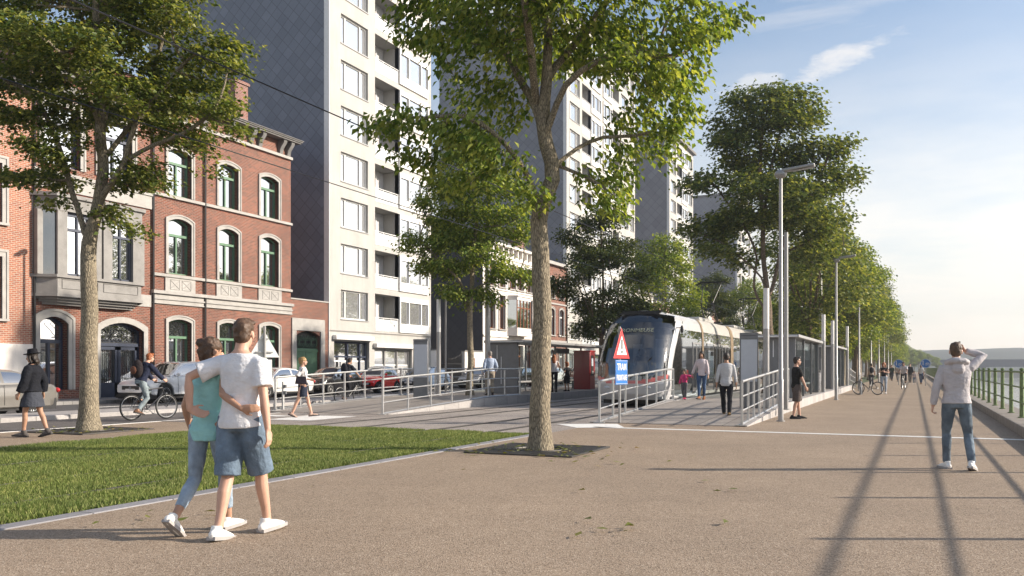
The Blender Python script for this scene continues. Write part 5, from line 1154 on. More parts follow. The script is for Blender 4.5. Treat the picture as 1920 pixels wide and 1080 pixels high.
def shelter(label, x, y0, y1, z, face, wall_far=True, back=1.3):
    """face=+1: open towards +X"""
    t = thing('tram_shelter', label, 'shelter', (x, y0, z)); Ls = y1 - y0; f = face
    xs = sorted((-.2 * f, (back + .45) * f)); MB().box(xs[0], xs[1], -.35, Ls + .35, 2.2, 2.31).build('roof', M['alu'], t, bevel=.015)
    b = MB(); b.box(xs[0] + .05, xs[1] - .05, -.36, -.352, 2.23, 2.27); b.build('roof_light_strip', M['sign_white'], t, smooth=0)
    for y in [0, Ls * .33, Ls * .66, Ls]: MB().box(-.04, .04, y - .04, y + .04, 0, 2.2).build('post', M['alu_dark'], t, smooth=0)
    for k in range(3):
        ya = Ls * .33 * k + .08; yb = min(Ls, Ls * .33 * (k + 1)) - .06; MB().box(-.008, .008, ya, yb, .12, 2.1).build('glass_wall', M['clear'], t, smooth=0)
    xe = sorted((0, back * f)); MB().box(xe[0], xe[1], -.06, .06, 0, 2.2).build('end_panel', M['alu_dark'], t, bevel=.01)
    b = MB(); b.box(xe[0] + .5, xe[0] + .53, -.07, -.062, .4, 1.6); b.box(xe[0] + .3, xe[0] + .33, -.07, -.062, 1.5, 2.1); b.build('panel_stripe', M['sign_white'], t, smooth=0)
    if wall_far: MB().box(xe[0], xe[1], Ls - .05, Ls + .05, 0, 2.2).build('end_panel', M['alu_dark'], t, bevel=.01)
    xb = sorted((.12 * f, .55 * f)); MB().box(xb[0], xb[1], 1.6, Ls - 1.6, .42, .5).build('bench', M['alu'], t, bevel=.015)
    for y in (2, Ls - 2): MB().box((xb[0] + xb[1]) / 2 - .05, (xb[0] + xb[1]) / 2 + .05, y - .2, y + .2, 0, .42).build('bench_leg', M['alu_dark'], t, smooth=0)
    MB().box(.3 * f - .06, .3 * f + .06, Ls * .62, Ls * .62 + 1.6, 1.85, 2.12).build('display', M['alu_dark'], t, smooth=0)
shelter('grey tram shelter with bench on the left platform, in front of the white house', -17.0, 35.0, 46.5, PH, 1, False)
shelter('first grey glass shelter on the right platform, behind the boy in shorts', -3.95, 33.3, 41.8, PH, -1, True, 1.05)
shelter('second grey glass shelter on the right platform, further from the camera', -3.95, 49.4, 57.6, PH, -1, True, 1.05)
def machine():
    t = thing('ticket_machine', 'red ticket machine at the far end of the left shelter', 'ticket machine', (-15.6, 43.2, PH)); MB().box(-.45, .45, -.4, .4, 0, 1.95).build('case', M['darkred'], t, bevel=.03)
    MB().box(.45, .47, -.3, .1, .7, 1.75).build('screen_panel', M['black'], t, smooth=0); MB().box(.47, .48, -.22, .02, 1.2, 1.6).build('screen', M['panel'], t, smooth=0); MB().box(.47, .5, -.2, 0, .8, .95).build('ticket_tray', M['steel'], t, smooth=0); MB().box(-.47, .47, -.42, .42, 1.95, 2.0).build('cap', M['red'], t, smooth=0)
machine()
def bin_(label, x, y):
    t = thing('litter_bin', label, 'bin', (x, y, PH)); MB().lathe([(.19, 0), (.21, .06), (.21, .85), (.17, .88)], n=16).build('bin_body', plain('speckled bin', (.22, .22, .23), .5, .3, .8, 18), t); MB().lathe([(.2, .88), (.2, 1.0), (.02, 1.04), (.001, 1.04)], n=16).build('lid', M['black'], t)
bin_('speckled grey litter bin between the two right shelters', -4.4, 46.0); bin_('speckled grey litter bin at the post of the first right shelter', -4.4, 43.2)

# signs
def tri(b, s, x, z, t=.01, y=0.0): h = s * .866; b.prism([(-s / 2 + x, y, z), (s / 2 + x, y, z), (x, y, z + h)], (0, t, 0))
def tram_sign():
    t = thing('traffic_sign', 'red triangle sign over a blue TRAM PRIORITAIRE plate in front of the tram', 'sign', (-6.8, 21.45, 0), R(80.5))   # face local -Y
    MB().lathe([(.034, 0), (.034, 2.45), (.001, 2.45)], n=10).build('pole', M['alu'], t)
    b = MB(); tri(b, .9, 0, 1.64, .012, -.06); pl = b.build('sign_plate', M['sign_red'], t, smooth=0, bevel=.004); b = MB(); tri(b, .56, 0, 1.735, .003, -.065); b.build('sign_face', M['sign_white'], pl, smooth=0)
    MB().box(-.03, .03, -.072, -.066, 1.88, 2.12).box(-.035, .035, -.072, -.066, 1.78, 1.84).build('exclamation_mark', M['black'], pl, smooth=0)
    b = MB(); b.box(-.34, .34, -.06, -.048, .98, 1.6); p2 = b.build('text_plate', M['sign_blue'], t, bevel=.004); MB().path([(-.32, -.063, 1.0), (.32, -.063, 1.0), (.32, -.063, 1.58), (-.32, -.063, 1.58)], .008, 4, closed=True).build('plate_border', M['sign_white'], p2)
    text('sign_text', 'TRAM', .24, M['sign_white'], p2, (0, -.064, 1.42), (R(90), 0, 0), .002, .8, .004); text('sign_text', 'PRIORITAIRE', .2, M['sign_white'], p2, (0, -.064, 1.15), (R(90), 0, 0), .002, .5, .004)
tram_sign()
def back_sign():
    t = thing('traffic_sign', 'white back of a triangle sign on a thin pole behind the embracing couple', 'sign', (-15.5, 18.3, 0), R(52))
    MB().lathe([(.034, 0), (.034, 2.5), (.001, 2.5)], n=10).build('pole', M['alu'], t)
    b = MB(); tri(b, .8, 0, 1.68, .012, .05); b.build('sign_plate', M['sign_white'], t, smooth=0); MB().box(-.2, .2, .04, .05, 1.12, 1.62).build('text_plate', M['sign_white'], t, smooth=0)
    b = MB()
    for z in (1.8, 2.15): b.box(-.22 + (z - 1.8) * .3, .22 - (z - 1.8) * .3, .01, .05, z, z + .03)
    b.build('clamp', M['steel'], t, smooth=0)
back_sign()
def blue_sign(label, x, y):
    t = thing('traffic_sign', label, 'sign', (x, y, 0)); MB().lathe([(.03, 0), (.03, 1.9)], n=8).build('pole', M['alu'], t); MB().lathe([(.001, -.01), (.36, -.01), (.36, .01), (.001, .01)], (0, -.05, 1.75), 24, 'y').build('sign_plate', M['sign_blue'], t, smooth=40)
    MB().torus((0, -.064, 1.75), .335, .012, 'y', 24, 5).build('sign_rim', M['sign_white'], t)
    b = MB(); b.box(-.2, -.15, -.075, -.068, 1.62, 1.86); b.ell((-.175, -.07, 1.92), (.04, .008, .04)); b.torus((.04, -.07, 1.68), .07, .012, 'y', 16, 4); b.torus((.21, -.07, 1.68), .07, .012, 'y', 16, 4); b.path([(.04, -.07, 1.68), (.09, -.07, 1.8), (.18, -.07, 1.8), (.21, -.07, 1.68)], .012, 4); b.build('sign_symbol', M['sign_white'], t)
blue_sign('round blue cycle and foot path sign above the oncoming cyclist', -1.15, 78.5); blue_sign('round blue cycle and foot path sign left of the man in the hoodie', .8, 75.0)
def bollard():
    t = thing('gate_post', 'short grey post with two brackets in front of the white saloon car', 'post', (-18.8, 23.1, 0)); MB().lathe([(.045, 0), (.04, .95), (.001, .96)], n=10).build('post', M['steel'], t)
    b = MB()
    for z in (.55, .75): b.box(.03, .13, -.03, .03, z, z + .1)
    b.build('bracket', M['alu_dark'], t, smooth=0)
bollard()
# tree grates
def grate(label, x, y, s=1.9):
    t = thing('tree_grate', label, 'tree grate', (x, y, .005)); b = MB(); h = s / 2
    for a in (-h, h - .05): b.box(a, a + .05, -h, h, 0, .022); b.box(-h + .05, h - .05, a, a + .05, 0, .022)
    t_ = b.build('frame', M['rail'], t, smooth=0); b = MB(); n = 30
    for k in range(n):
        yy = -h + .08 + (s - .16) * k / (n - 1); r = .42
        if abs(yy) < r:
            e = math.sqrt(r * r - yy * yy); b.box(-h + .05, -e, yy - .017, yy + .017, 0, .018); b.box(e, h - .05, yy - .017, yy + .017, 0, .018)
        else: b.box(-h + .05, h - .05, yy - .017, yy + .017, 0, .018)
    b.build('bars', M['rail'], t, smooth=0); MB().torus((0, 0, .01), .43, .02, n=28).build('inner_ring', M['rail'], t); MB().quad((-h, -h, -.002), (h, -h, -.002), (h, h, -.002), (-h, h, -.002)).build('soil', M['soil'], t, smooth=0)
grate('square iron tree grate with fallen leaves round the central tree', -5.8, 13.8); grate('square iron tree grate with fallen leaves round the left pavement tree', -16.7, 13.9)

# riverside railing
def river_rail():
    t = thing('quay_railing', 'long green railing with ball-topped posts on the quay kerb', 'railing', (2.33, 0, .215)); b0 = None
    ys = [1.4 + 2.52 * k for k in range(98)]
    for y in ys:
        if b0 is None:
            b = MB(); b.lathe([(.085, -.01), (.085, .025), (.05, .03), (.046, 1.06), (.054, 1.07), (.054, 1.1), (.03, 1.115), (.052, 1.14), (.05, 1.165), (.02, 1.19), (.001, 1.192)], n=14); b0 = b.build('post', M['green_rail'], t)
        o = b0 if y == ys[0] else b0.copy()
        if o is not b0: link(o)
        o.location = (0, y, 0)
    for z, r in ((1.09, .024), (.72, .021), (.35, .021)): MB().path([(0, -26, z), (0, ys[-1], z)], r, 8).build('rail', M['green_rail'], t)
river_rail()
# ------------------------------------------------------------------ people
SK = {k: plain('skin ' + k, c, .5, var=.08, scale=12, spec=.35) for k, c in {'fair': (.55, .33, .24), 'tan': (.42, .24, .16), 'brown': (.3, .165, .11)}.items()}
for q in SK.values(): q.node_tree.nodes['Principled BSDF'].inputs['Subsurface Weight'].default_value = 0.0
HR = {k: plain('hair ' + k, c, .55, var=.35, scale=25, bump=.5, bscale=70) for k, c in {'dark': (.022, .014, .01), 'brown': (.085, .048, .028), 'red': (.3, .09, .025), 'blond': (.38, .24, .1), 'grey': (.22, .2, .18)}.items()}
FB = {}
def fab(c):
    if c not in FB: FB[c] = fabric('cloth %d' % len(FB), c)
    return FB[c]
def denim(c):
    k = ('d', c)
    if k not in FB:
        q = N('denim %d' % len(FB)); o = q.obj(); f = q.noise(3.0, 4, .6); q.set(q.mix(.4, q.ramp(f, [(.3, lerp(c, .65)), (.68, lerp(c, 1.5))]), q.ramp(q.noise(16, 3, .6), [(.3, (.7,) * 3), (.7, (1.15,) * 3)]), 'MULTIPLY'), .85, 0, .2); q.bump(q.noise(17, 3, .55, stretch=(1, 1, .9)), .6, .03); FB[k] = q.m
    return FB[k]
def ik(a, b, l1, l2, hint):
    a, b, hint = Vector(a), Vector(b), Vector(hint); d = b - a; L = min(d.length, (l1 + l2) * .998); d.normalize(); b2 = a + d * L
    x = (l1 * l1 - l2 * l2 + L * L) / (2 * L); h = math.sqrt(max(0, l1 * l1 - x * x)); n = hint - d * hint.dot(d)
    n = n.normalized() if n.length > 1e-6 else Vector((0, 1, 0)); return a + d * x + n * h, b2
TXC = bpy.data.textures.new('cloth folds', 'CLOUDS'); TXC.noise_scale = .13; TXC.noise_depth = 2
TXH = bpy.data.textures.new('hair locks', 'CLOUDS'); TXH.noise_scale = .035; TXH.noise_depth = 2
def skinobj(mb, name, m, parent, vox, smooth=4, fac=.5):
    o = mb.build(name, m, parent, smooth=0); o.data.polygons.foreach_set('use_smooth', [True] * len(o.data.polygons))
    r = o.modifiers.new('remesh', 'REMESH'); r.mode = 'VOXEL'; r.voxel_size = vox; r.use_smooth_shade = True
    s = o.modifiers.new('smooth', 'SMOOTH'); s.factor = fac; s.iterations = smooth
    if name != 'body' and name != 'shoe' and name != 'hat':
        d = o.modifiers.new('folds', 'DISPLACE'); d.texture = TXH if name == 'hair' else TXC; d.strength = .022 if name == 'hair' else .017; d.mid_level = .5; d.texture_coords = 'LOCAL'
    return o
def person(label, loc, heading, H=1.75, sex='m', lean=0, pel=.93, pelx=0, legs=None, arms=None, head=(0, 0), top=None, bottom=None, shoes=None, hair=('short', 'dark'), skin='fair', vox=.011, turn=0, group=None, extra=None, child=False, face=True, hand_vox=None):
    """legs/arms: {-1: left, 1: right}; ankle / wrist targets (x right, y forward, z up) on a 1.75 m figure standing at the origin"""
    s_ = H / 1.75; t = thing('person', label, 'person', loc, R(heading), group, s_)
    f = .9 if sex == 'f' else 1.0; sk = SK[skin]; hs = 1.35 if child else (1.0)
    piv = Vector((pelx, 0, pel)); ML = Matrix.Rotation(-R(lean), 3, 'X') @ Matrix.Rotation(R(turn), 3, 'Z')
    T = lambda x, y, z: piv + ML @ Vector((x, y, z - .93))
    legs = legs or {-1: (-.1, .02, .08), 1: (.1, -.02, .08)}
    lk = {}; hipw = .095 if sex == 'm' else .1
    for sd in (-1, 1):
        q = legs[sd]; hip = piv + Vector((sd * hipw, 0, -.01)); kn, an = ik(hip, q[:3], .43, .42, q[4] if len(q) > 4 else (sd * .12, 1, 0)); lk[sd] = (hip, kn, an, q[3] if len(q) > 3 else 0, q[5] if len(q) > 5 else sd * 8)
    sw = .172 * f if not child else .155
    arms = arms or {-1: (-.24, .02, .86), 1: (.24, .02, .86)}; ak = {}
    for sd in (-1, 1):
        sh = T(sd * sw, 0, 1.412); q = arms[sd]; tgt = q[:3]; hint = q[3] if len(q) > 3 else (sd * .5, -1, -.1); el, wr = ik(sh, tgt, .29, .255, hint); ak[sd] = (sh, el, wr, q[4] if len(q) > 4 else None, q[5] if len(q) > 5 else .5)
    hc = T(0, .025, 1.635); hyaw, hpit = head; MH = Matrix.Rotation(R(hyaw), 3, 'Z') @ Matrix.Rotation(R(-hpit), 3, 'X')
    if lean > 25: hc = T(0, .02, 1.6)
    Hd = lambda x, y, z: hc + MH @ Vector((x * hs, y * hs, z * hs))
    b = MB()
    tors = [(0.86, .13, .095, 0), (.93, .168 if sex == 'm' else .172, .112, -.005), (1.02, .15 * f, .1, 0), (1.1, .14 * f * (.95 if sex == 'f' else 1), .092, 0), (1.22, .155 * f, .108, .005), (1.33, .168 * f, .112, .005), (1.41, .165 * f, .092, 0), (1.46, .12 * f, .07, -.01), (1.5, .062, .058, -.01)]
    def torso(mb, zs0, zs1, off, grow_=None):
        R_ = [q for q in tors if zs0 - 1e-6 <= q[0] <= zs1 + 1e-6]
        mb.path([T(0, q[3], q[0]) for q in R_], [(q[1] + off, q[2] + off) for q in R_], 20, ref=ML @ Vector((1, 0, 0)))
    torso(b, .8, 1.6, 0)
    b.path([T(0, -.012, 1.47), T(0, 0, 1.53), Hd(0, -.012, -.045)], [.062 * f, .054 * f, .052], 12)
    b.ell(Hd(0, -.008, .03), (.072 * hs, .093 * hs, .088 * hs), 18, 12, MH); b.ell(Hd(0, .03, -.045), (.053 * hs, .062 * hs, .072 * hs), 14, 10, MH); b.ell(Hd(0, .068, -.088), (.026 * hs, .022 * hs, .022 * hs), 8, 6, MH)
    b.path([Hd(0, .078, .015), Hd(0, .103, -.03)], [.011 * hs, .018 * hs], 8, round_caps=True)
    for sd in (-1, 1): b.ell(Hd(sd * .076, -.005, -.01), (.012 * hs, .022 * hs, .034 * hs), 8, 6, MH)
    for sd in (-1, 1):
        hip, kn, an, fp, toe = lk[sd]
        b.path([hip + Vector((0, 0, .04)), hip.lerp(kn, .3), hip.lerp(kn, .75), kn, kn.lerp(an, .3) + Vector((0, -.012, 0)), kn.lerp(an, .7), an], [.088, .08, .06, .05, .053, .04, .035], 12, round_caps=True)
        M_ = Matrix.Rotation(R(-toe), 3, 'Z') @ Matrix.Rotation(R(-fp), 3, 'X'); F = lambda x, y, z: an + M_ @ Vector((x, y, z))
        b.path([F(0, -.05, -.04), F(0, .02, -.03), F(0, .1, -.05), F(0, .18, -.062)], [(.034, .038), (.038, .042), (.043, .026), (.034, .015)], 10, ref=M_ @ Vector((1, 0, 0)), round_caps=True)
        sh, el, wr, hd, curl = ak[sd]
        b.path([sh + ML @ Vector((-sd * .04, 0, .0)), sh, sh.lerp(el, .35), el, el.lerp(wr, .3), wr], [.046 * f, .048 * f, .044 * f, .036 * f, .037 * f, .025 * f], 12, round_caps=True)
        # hand: palm, four fingers of different lengths, thumb from the side of the palm
        d = (wr - el).normalized() if hd is None else Vector(hd).normalized(); side = Vector((0, 1, 0)); 
        nrm = Vector((-sd, 0, 0)); nrm = (nrm - d * nrm.dot(d)).normalized(); wd = d.cross(nrm).normalized()
        if wd.y < 0: wd = -wd                                             # towards the thumb
        pw = wr + d * .045; b.path([wr, wr + d * .04, wr + d * .085], [(.026, .018), (.038, .015), (.04, .012)], 10, ref=wd, round_caps=True)
        for k, (o_, L_) in enumerate(((.03, .07), (.011, .08), (-.009, .074), (-.028, .058))):
            p0 = wr + d * .085 + wd * o_; c1 = (d * math.cos(curl) + nrm * math.sin(curl)); c2 = (d * math.cos(curl * 2.1) + nrm * math.sin(curl * 2.1)); p1 = p0 + c1 * L_ * .5; p2 = p1 + c2 * L_ * .5
            b.path([p0 - d * .02, p0, p1, p2], [.0095, .0092, .0085, .007], 8, round_caps=True)
        p0 = wr + d * .025 + wd * .03; p1 = p0 + (d * .7 + wd * .7 + nrm * .25) * .038; p2 = p1 + (d * .9 + nrm * .4 + wd * .15) * .034; b.path([p0 - wd * .012, p0, p1, p2], [.012, .0115, .0095, .008], 8, round_caps=True)
    body = skinobj(b, 'body', sk, t, min(vox, .0075) if vox < .012 else vox * .75, 3, .45)
    # clothes
    if top:
        m, slv, hem, off = top['m'], top.get('sleeve', 1.0), top.get('hem', .93), top.get('off', .016)
        c = MB(); R_ = [q for q in tors if q[0] > hem + .02 and q[0] < 1.47]; q0 = min(tors, key=lambda q: abs(q[0] - hem)); fl = top.get('flare', .006)
        rings = [(hem, q0[1] + off + fl, q0[2] + off + fl, 0)] + [(q[0], q[1] + off, q[2] + off + (.012 if sex == 'f' and 1.25 < q[0] < 1.35 else 0), q[3]) for q in R_] + [(1.475, .105 * f, .075, -.01)]
        c.path([T(0, q[3], q[0]) for q in rings], [(q[1], q[2]) for q in rings], 22, ref=ML @ Vector((1, 0, 0)))
        for sd in (-1, 1):
            sh, el, wr = ak[sd][:3]; so = off + top.get('sl_off', .004); P = [sh + ML @ Vector((-sd * .07, 0, .0)), sh + ML @ Vector((0, 0, -.012))]; Rr = [.05 * f + so * .4, .049 * f + so * .75]
            L1 = slv * 2
            if L1 <= 1: P += [sh.lerp(el, L1)]; Rr += [.048 * f + so + .006]
            else: P += [sh.lerp(el, .5), el, el.lerp(wr, min(.97, L1 - 1) * .5), el.lerp(wr, min(.97, L1 - 1))]; Rr += [.046 * f + so, .038 * f + so, .038 * f + so, .027 * f + so]
            if slv > 0: c.path(P, Rr, 12)
        if top.get('hood'):
            c.path([T(-.1, .04, 1.47), T(-.11, -.05, 1.485), T(-.06, -.105, 1.5), T(0, -.12, 1.5), T(.06, -.105, 1.5), T(.11, -.05, 1.485), T(.1, .04, 1.47)], [(.035, .045), (.04, .055), (.045, .065), (.045, .07), (.045, .065), (.04, .055), (.035, .045)], 10, ref=(0, 0, 1), round_caps=True); c.ell(T(0, -.115, 1.4), (.085, .05, .085), 12, 8)
        if top.get('collar'): c.path([T(-.05, .05, 1.49), T(-.065, -.02, 1.51), T(0, -.07, 1.52), T(.065, -.02, 1.51), T(.05, .05, 1.49)], .02, 8, round_caps=True)
        skinobj(c, top.get('name', 'shirt'), m, t, vox, 2)
    if bottom:
        m, kind, to, off = bottom['m'], bottom.get('kind', 'trousers'), bottom.get('to', .95), bottom.get('off', .012); c = MB()
        if kind == 'skirt':
            z1 = bottom.get('z', .58); fl = bottom.get('flare', .05); ctr = (lk[-1][1] + lk[1][1]) / 2; zz = [1.05, .93, .8, z1]; pp = [T(0, 0, 1.05), T(0, 0, .93), piv + Vector((0, 0, -.12)), Vector((piv.x + (ctr.x - piv.x) * .5, ctr.y * .5, z1 + pel - .93))]
            c.path(pp, [(.152 * f + off, .102 + off), (.178 + off, .12 + off), (.185 + off + fl * .4, .13 + off + fl * .4), (.19 + off + fl, .15 + off + fl)], 22, ref=(1, 0, 0))
        else:
            torso(c, .85, 1.03, off)
            for sd in (-1, 1):
                hip, kn, an = lk[sd][:3]; lo = bottom.get('loose', .0); P = [hip + Vector((-sd * .01, 0, .05)), hip.lerp(kn, .25)]; Rr = [.09 + off, .082 + off + lo]; e = to * 2
                if e <= 1: P += [hip.lerp(kn, e)]; Rr += [.072 + off + lo * 1.6]
                else: P += [hip.lerp(kn, .75), kn, kn.lerp(an, (e - 1) * .35) + Vector((0, -.008, 0)), kn.lerp(an, (e - 1))]; Rr += [.062 + off + lo, .052 + off + lo, .055 + off + lo, .04 + off + lo * 1.1]
                c.path(P, Rr, 14)
        skinobj(c, bottom.get('name', 'trousers' if kind != 'skirt' else 'skirt'), m, t, vox, 2)
    for sd in (-1, 1):
        if not shoes: break
        hip, kn, an, fp, toe = lk[sd]; M_ = Matrix.Rotation(R(-toe), 3, 'Z') @ Matrix.Rotation(R(-fp), 3, 'X'); F = lambda x, y, z: an + M_ @ Vector((x, y, z)); c = MB()
        c.path([F(0, -.065, -.042), F(0, .0, -.03), F(0, .09, -.045), F(0, .165, -.056)], [(.036, .042), (.043, .05), (.049, .038), (.046, .026)], 12, ref=M_ @ Vector((1, 0, 0)), round_caps=True)
        c.path([F(0, -.022, .03), F(0, -.025, -.03)], [.042, .048], 10)
        if shoes.get('boot'): c.path([F(0, -.01, 0), an.lerp(kn, .14)], [.05, .054], 10)
        so_ = skinobj(c, 'shoe', shoes['m'], t, min(vox, .011), 2)
        q = MB(); q.prism([F(x * .048, y, -.08) for x, y in ((-.8, -.09), (.8, -.09), (1, 0), (1.15, .1), (.8, .21), (0, .235), (-.8, .21), (-1.15, .1), (-1, 0))], M_ @ Vector((0, 0, .028))); q.build('sole', shoes.get('sole', M['white']), so_, smooth=0)
    # hair
    c = MB(); hm = HR[hair[1]]; st = hair[0]
    if st == 'hat':
        c.path([Hd(0, -.03, .07), Hd(0, -.03, .09), Hd(0, -.035, .15), Hd(0, -.035, .165)], [(.082, .1), (.085, .103), (.078, .095), (.06, .075)], 18, ref=MH @ Vector((1, 0, 0))); c.path([Hd(0, -.02, .058), Hd(0, -.02, .07)], [(.155, .175), (.15, .17)], 22, ref=MH @ Vector((1, 0, 0)))
        skinobj(c, 'hat', fab((.012, .012, .016)), t, .008, 2); c = MB(); st = 'shortlong'
    if hair[0] != 'none':
        big = .012 if st != 'short' else .006
        c.ell(Hd(0, -.022, .042), ((.074 + big) * hs, (.092 + big) * hs, (.084 + big) * hs), 18, 12, MH)
        c.ell(Hd(0, -.05, -.01), ((.066 + big) * hs, .06 * hs, .075 * hs), 14, 10, MH)
        if st == 'short': c.path([Hd(-.05, .05, .095), Hd(0, .066, .11), Hd(.05, .05, .095)], [.022 * hs, .032 * hs, .022 * hs], 10, round_caps=True)
        if st in ('long', 'shortlong', 'curly'):
            L_ = {'long': .3, 'shortlong': .14, 'curly': .16}[st]; w_ = .085 if st != 'curly' else .11
            c.path([Hd(0, -.05, .03), Hd(0, -.075, -.07), T(0, -.1, 1.635 - L_ * .75), T(0, -.105, 1.635 - L_)], [(w_, .055), (w_ * 1.05, .05), (w_, .04), (w_ * .6, .02)], 14, ref=MH @ Vector((1, 0, 0)), round_caps=True)
            for sd in (-1, 1): c.path([Hd(sd * .068, .0, .06), Hd(sd * .085, .005, -.04), T(sd * .085, .02 if st == 'long' else -.02, 1.635 - L_ * .85)], [.022, .026, .018], 10, round_caps=True)
        if st == 'bun': c.ell(Hd(0, -.115, .07), (.042 * hs, .04 * hs, .042 * hs), 12, 8); c.path([Hd(0, -.1, 0), Hd(0, -.1, -.08)], [.04, .02], 10, round_caps=True)
        skinobj(c, 'hair', hm, t, min(vox, .009), 2)
    if face:
        e = MB()
        for sd in (-1, 1): e.ell(Hd(sd * .031, .077, .008), (.0125 * hs, .008 * hs, .0075 * hs), 8, 6, MH)
        e.build('eyes', M['black'], t); e = MB(); e.ell(Hd(0, .083, -.062), (.024 * hs, .008 * hs, .0075 * hs), 10, 6, MH); e.build('lips', plain('lips', (.34, .12, .1), .5) if 'lips' not in FB else FB['lips'], t)
        e = MB()
        for sd in (-1, 1): e.path([Hd(sd * .018, .086, .028), Hd(sd * .034, .082, .034), Hd(sd * .05, .068, .026)], .005 * hs, 6, round_caps=True)
        e.build('eyebrows', hm, t)
    if extra: extra(t, T, ak, lk, Hd)
    return t
WS = {'m': M['white'], 'sole': plain('grey sole', (.36, .34, .33), .7)}
def sh(c, sole=None): return {'m': fab(c), 'sole': sole or M['black']}
def G(u, v, z=0):
    tt = (1.4 - z) * 1650 / (v - 690); x = (u - 960) / 1650; return (tt * (-SA + x * CA), tt * (CA + x * SA), z)

# --- couple, walking away arm in arm (local +y = heading)
HD_C = 6
man_xy = (-5.1, 5.72); 
person('man in white T-shirt and denim shorts with his arm round a woman', (*man_xy, 0), HD_C, 1.82, 'm', lean=2, pel=.915,
       legs={-1: (-.06, -.2, .085, 8, (0, 1, 0), -4), 1: (.09, .24, .08, -4, (0, 1, 0), 6)}, arms={-1: (-.36, -.16, 1.02, (-1, -.75, .1), (.55, .5, -.35), .4), 1: (.27, -.02, .86, (.6, -1, 0), None, .45)}, head=(14, 2),
       top=dict(m=fab((.72, .72, .74)), sleeve=.36, hem=.9, off=.02, sl_off=.012, name='t_shirt'), bottom=dict(m=denim((.12, .165, .22)), kind='shorts', to=.49, loose=.014, name='shorts'), shoes=WS, hair=('short', 'brown'), skin='fair', vox=.009, face=True)
person('woman in turquoise top and pale jeans with her arm round the man in shorts', (man_xy[0] - .37, man_xy[1] + .03, 0), HD_C, 1.66, 'f', lean=2, pel=.92,
       legs={-1: (-.1, -.34, .17, 38, (0, 1, 0), -4), 1: (.06, .2, .08, -4, (0, 1, 0), 4)}, arms={-1: (-.27, .1, .9, (-.6, -1, 0), None, .4), 1: (.51, -.235, 1.13, (.0, -1, -.5), (.95, .25, .02), .3)}, head=(-30, 4),
       top=dict(m=fab((.3, .58, .58)), sleeve=.12, hem=.84, off=.016, flare=.012, name='top'), bottom=dict(m=denim((.27, .34, .42)), to=.86, off=.008, name='jeans'), shoes=WS, hair=('bun', 'brown'), skin='tan', vox=.009)
# --- man in the hoodie at the right
def phone(t, T, ak, lk, Hd):
    w_ = ak[1][2]; MB().obox(w_ + Vector((-.06, .03, .06)), (.012, .075, .14)).build('phone', M['black'], t, bevel=.004)
person('man in pale hooded sweatshirt and blue jeans raising one hand to his ear', (.53, 13.55, 0), 10, 1.75, 'm', lean=1, pel=.925,
       legs={-1: (-.1, .12, .08, 0, (-.1, 1, 0), -14), 1: (.17, -.1, .1, 16, (.2, 1, 0), 26)}, arms={-1: (-.29, .03, .88, (-.7, -.8, 0), None, .9), 1: (.13, .12, 1.64, (1, .3, .12), (-.4, .15, .9), 1.0)}, head=(-12, 6),
       top=dict(m=fab((.5, .47, .48)), sleeve=.97, hem=.92, off=.022, sl_off=-.006, hood=1, name='hooded_sweatshirt'), bottom=dict(m=denim((.13, .165, .2)), to=.985, off=.008, name='jeans'), shoes=WS, hair=('short', 'brown'), skin='fair', vox=.009, extra=phone)
# --- walkers on the tram ramp
person('man in pale grey shirt and black trousers walking up the ramp towards the tram', (*G(1362, 786)[:2], .05), 12, 1.76, 'm', legs={-1: (-.06, .2, .08, -4), 1: (.07, -.22, .1, 22)}, arms={-1: (-.26, -.02, .88), 1: (.26, .06, .88)}, top=dict(m=fab((.52, .52, .53)), sleeve=.85, hem=.86, off=.018, sl_off=-.006, name='shirt'), bottom=dict(m=fab((.016, .017, .022)), to=.97), shoes=sh((.2, .13, .06)), hair=('short', 'dark'), skin='tan')
wp = (-6.72, 30.6)
person('long-haired woman in pale blouse hand in hand with the little girl in pink', (*wp, PH), 178, 1.68, 'f', legs={-1: (-.04, -.16, .1, 16), 1: (.05, .2, .08, -6)}, arms={-1: (-.25, .06, .86), 1: (.36, .06, .84, (.8, -.8, 0))}, head=(0, 4), top=dict(m=fab((.6, .52, .53)), sleeve=.94, hem=.86, off=.02, flare=.02, sl_off=0, name='blouse'), bottom=dict(m=denim((.05, .09, .17)), to=.95, off=.008, name='jeans'), shoes=sh((.3, .12, .05)), hair=('long', 'dark'), skin='tan')
person('little girl in pink sweater and grey dungarees beside the tram', (wp[0] - .62, wp[1] + .05, PH), 176, 1.04, 'f', child=True, legs={-1: (-.08, .12, .08), 1: (.07, -.12, .1, 14)}, arms={-1: (-.52, .05, 1.3, (-.6, -1, -.2)), 1: (.3, .02, .9)}, head=(-10, -8), top=dict(m=fab((.5, .05, .16)), sleeve=.95, hem=1.0, off=.03, name='sweater'), bottom=dict(m=fab((.1, .1, .11)), to=.95, loose=.016, name='dungarees'), shoes=sh((.5, .04, .12)), hair=('bun', 'dark'), skin='brown')
person('boy in black T-shirt and grey shorts standing in profile beside the near street lamp', (-2.95, 25.3, 0), -62, 1.7, 'm', legs={-1: (-.1, .13, .08), 1: (.1, -.13, .08)}, arms={-1: (-.25, .08, .88), 1: (.2, .2, .88, (.6, -1, 0))}, top=dict(m=fab((.018, .018, .018)), sleeve=.4, hem=.88, off=.022, name='t_shirt'), bottom=dict(m=fab((.1, .08, .072)), kind='shorts', to=.5, loose=.02, name='shorts'), shoes=sh((.02, .02, .022)), hair=('short', 'dark'), skin='fair', head=(-6, 0))
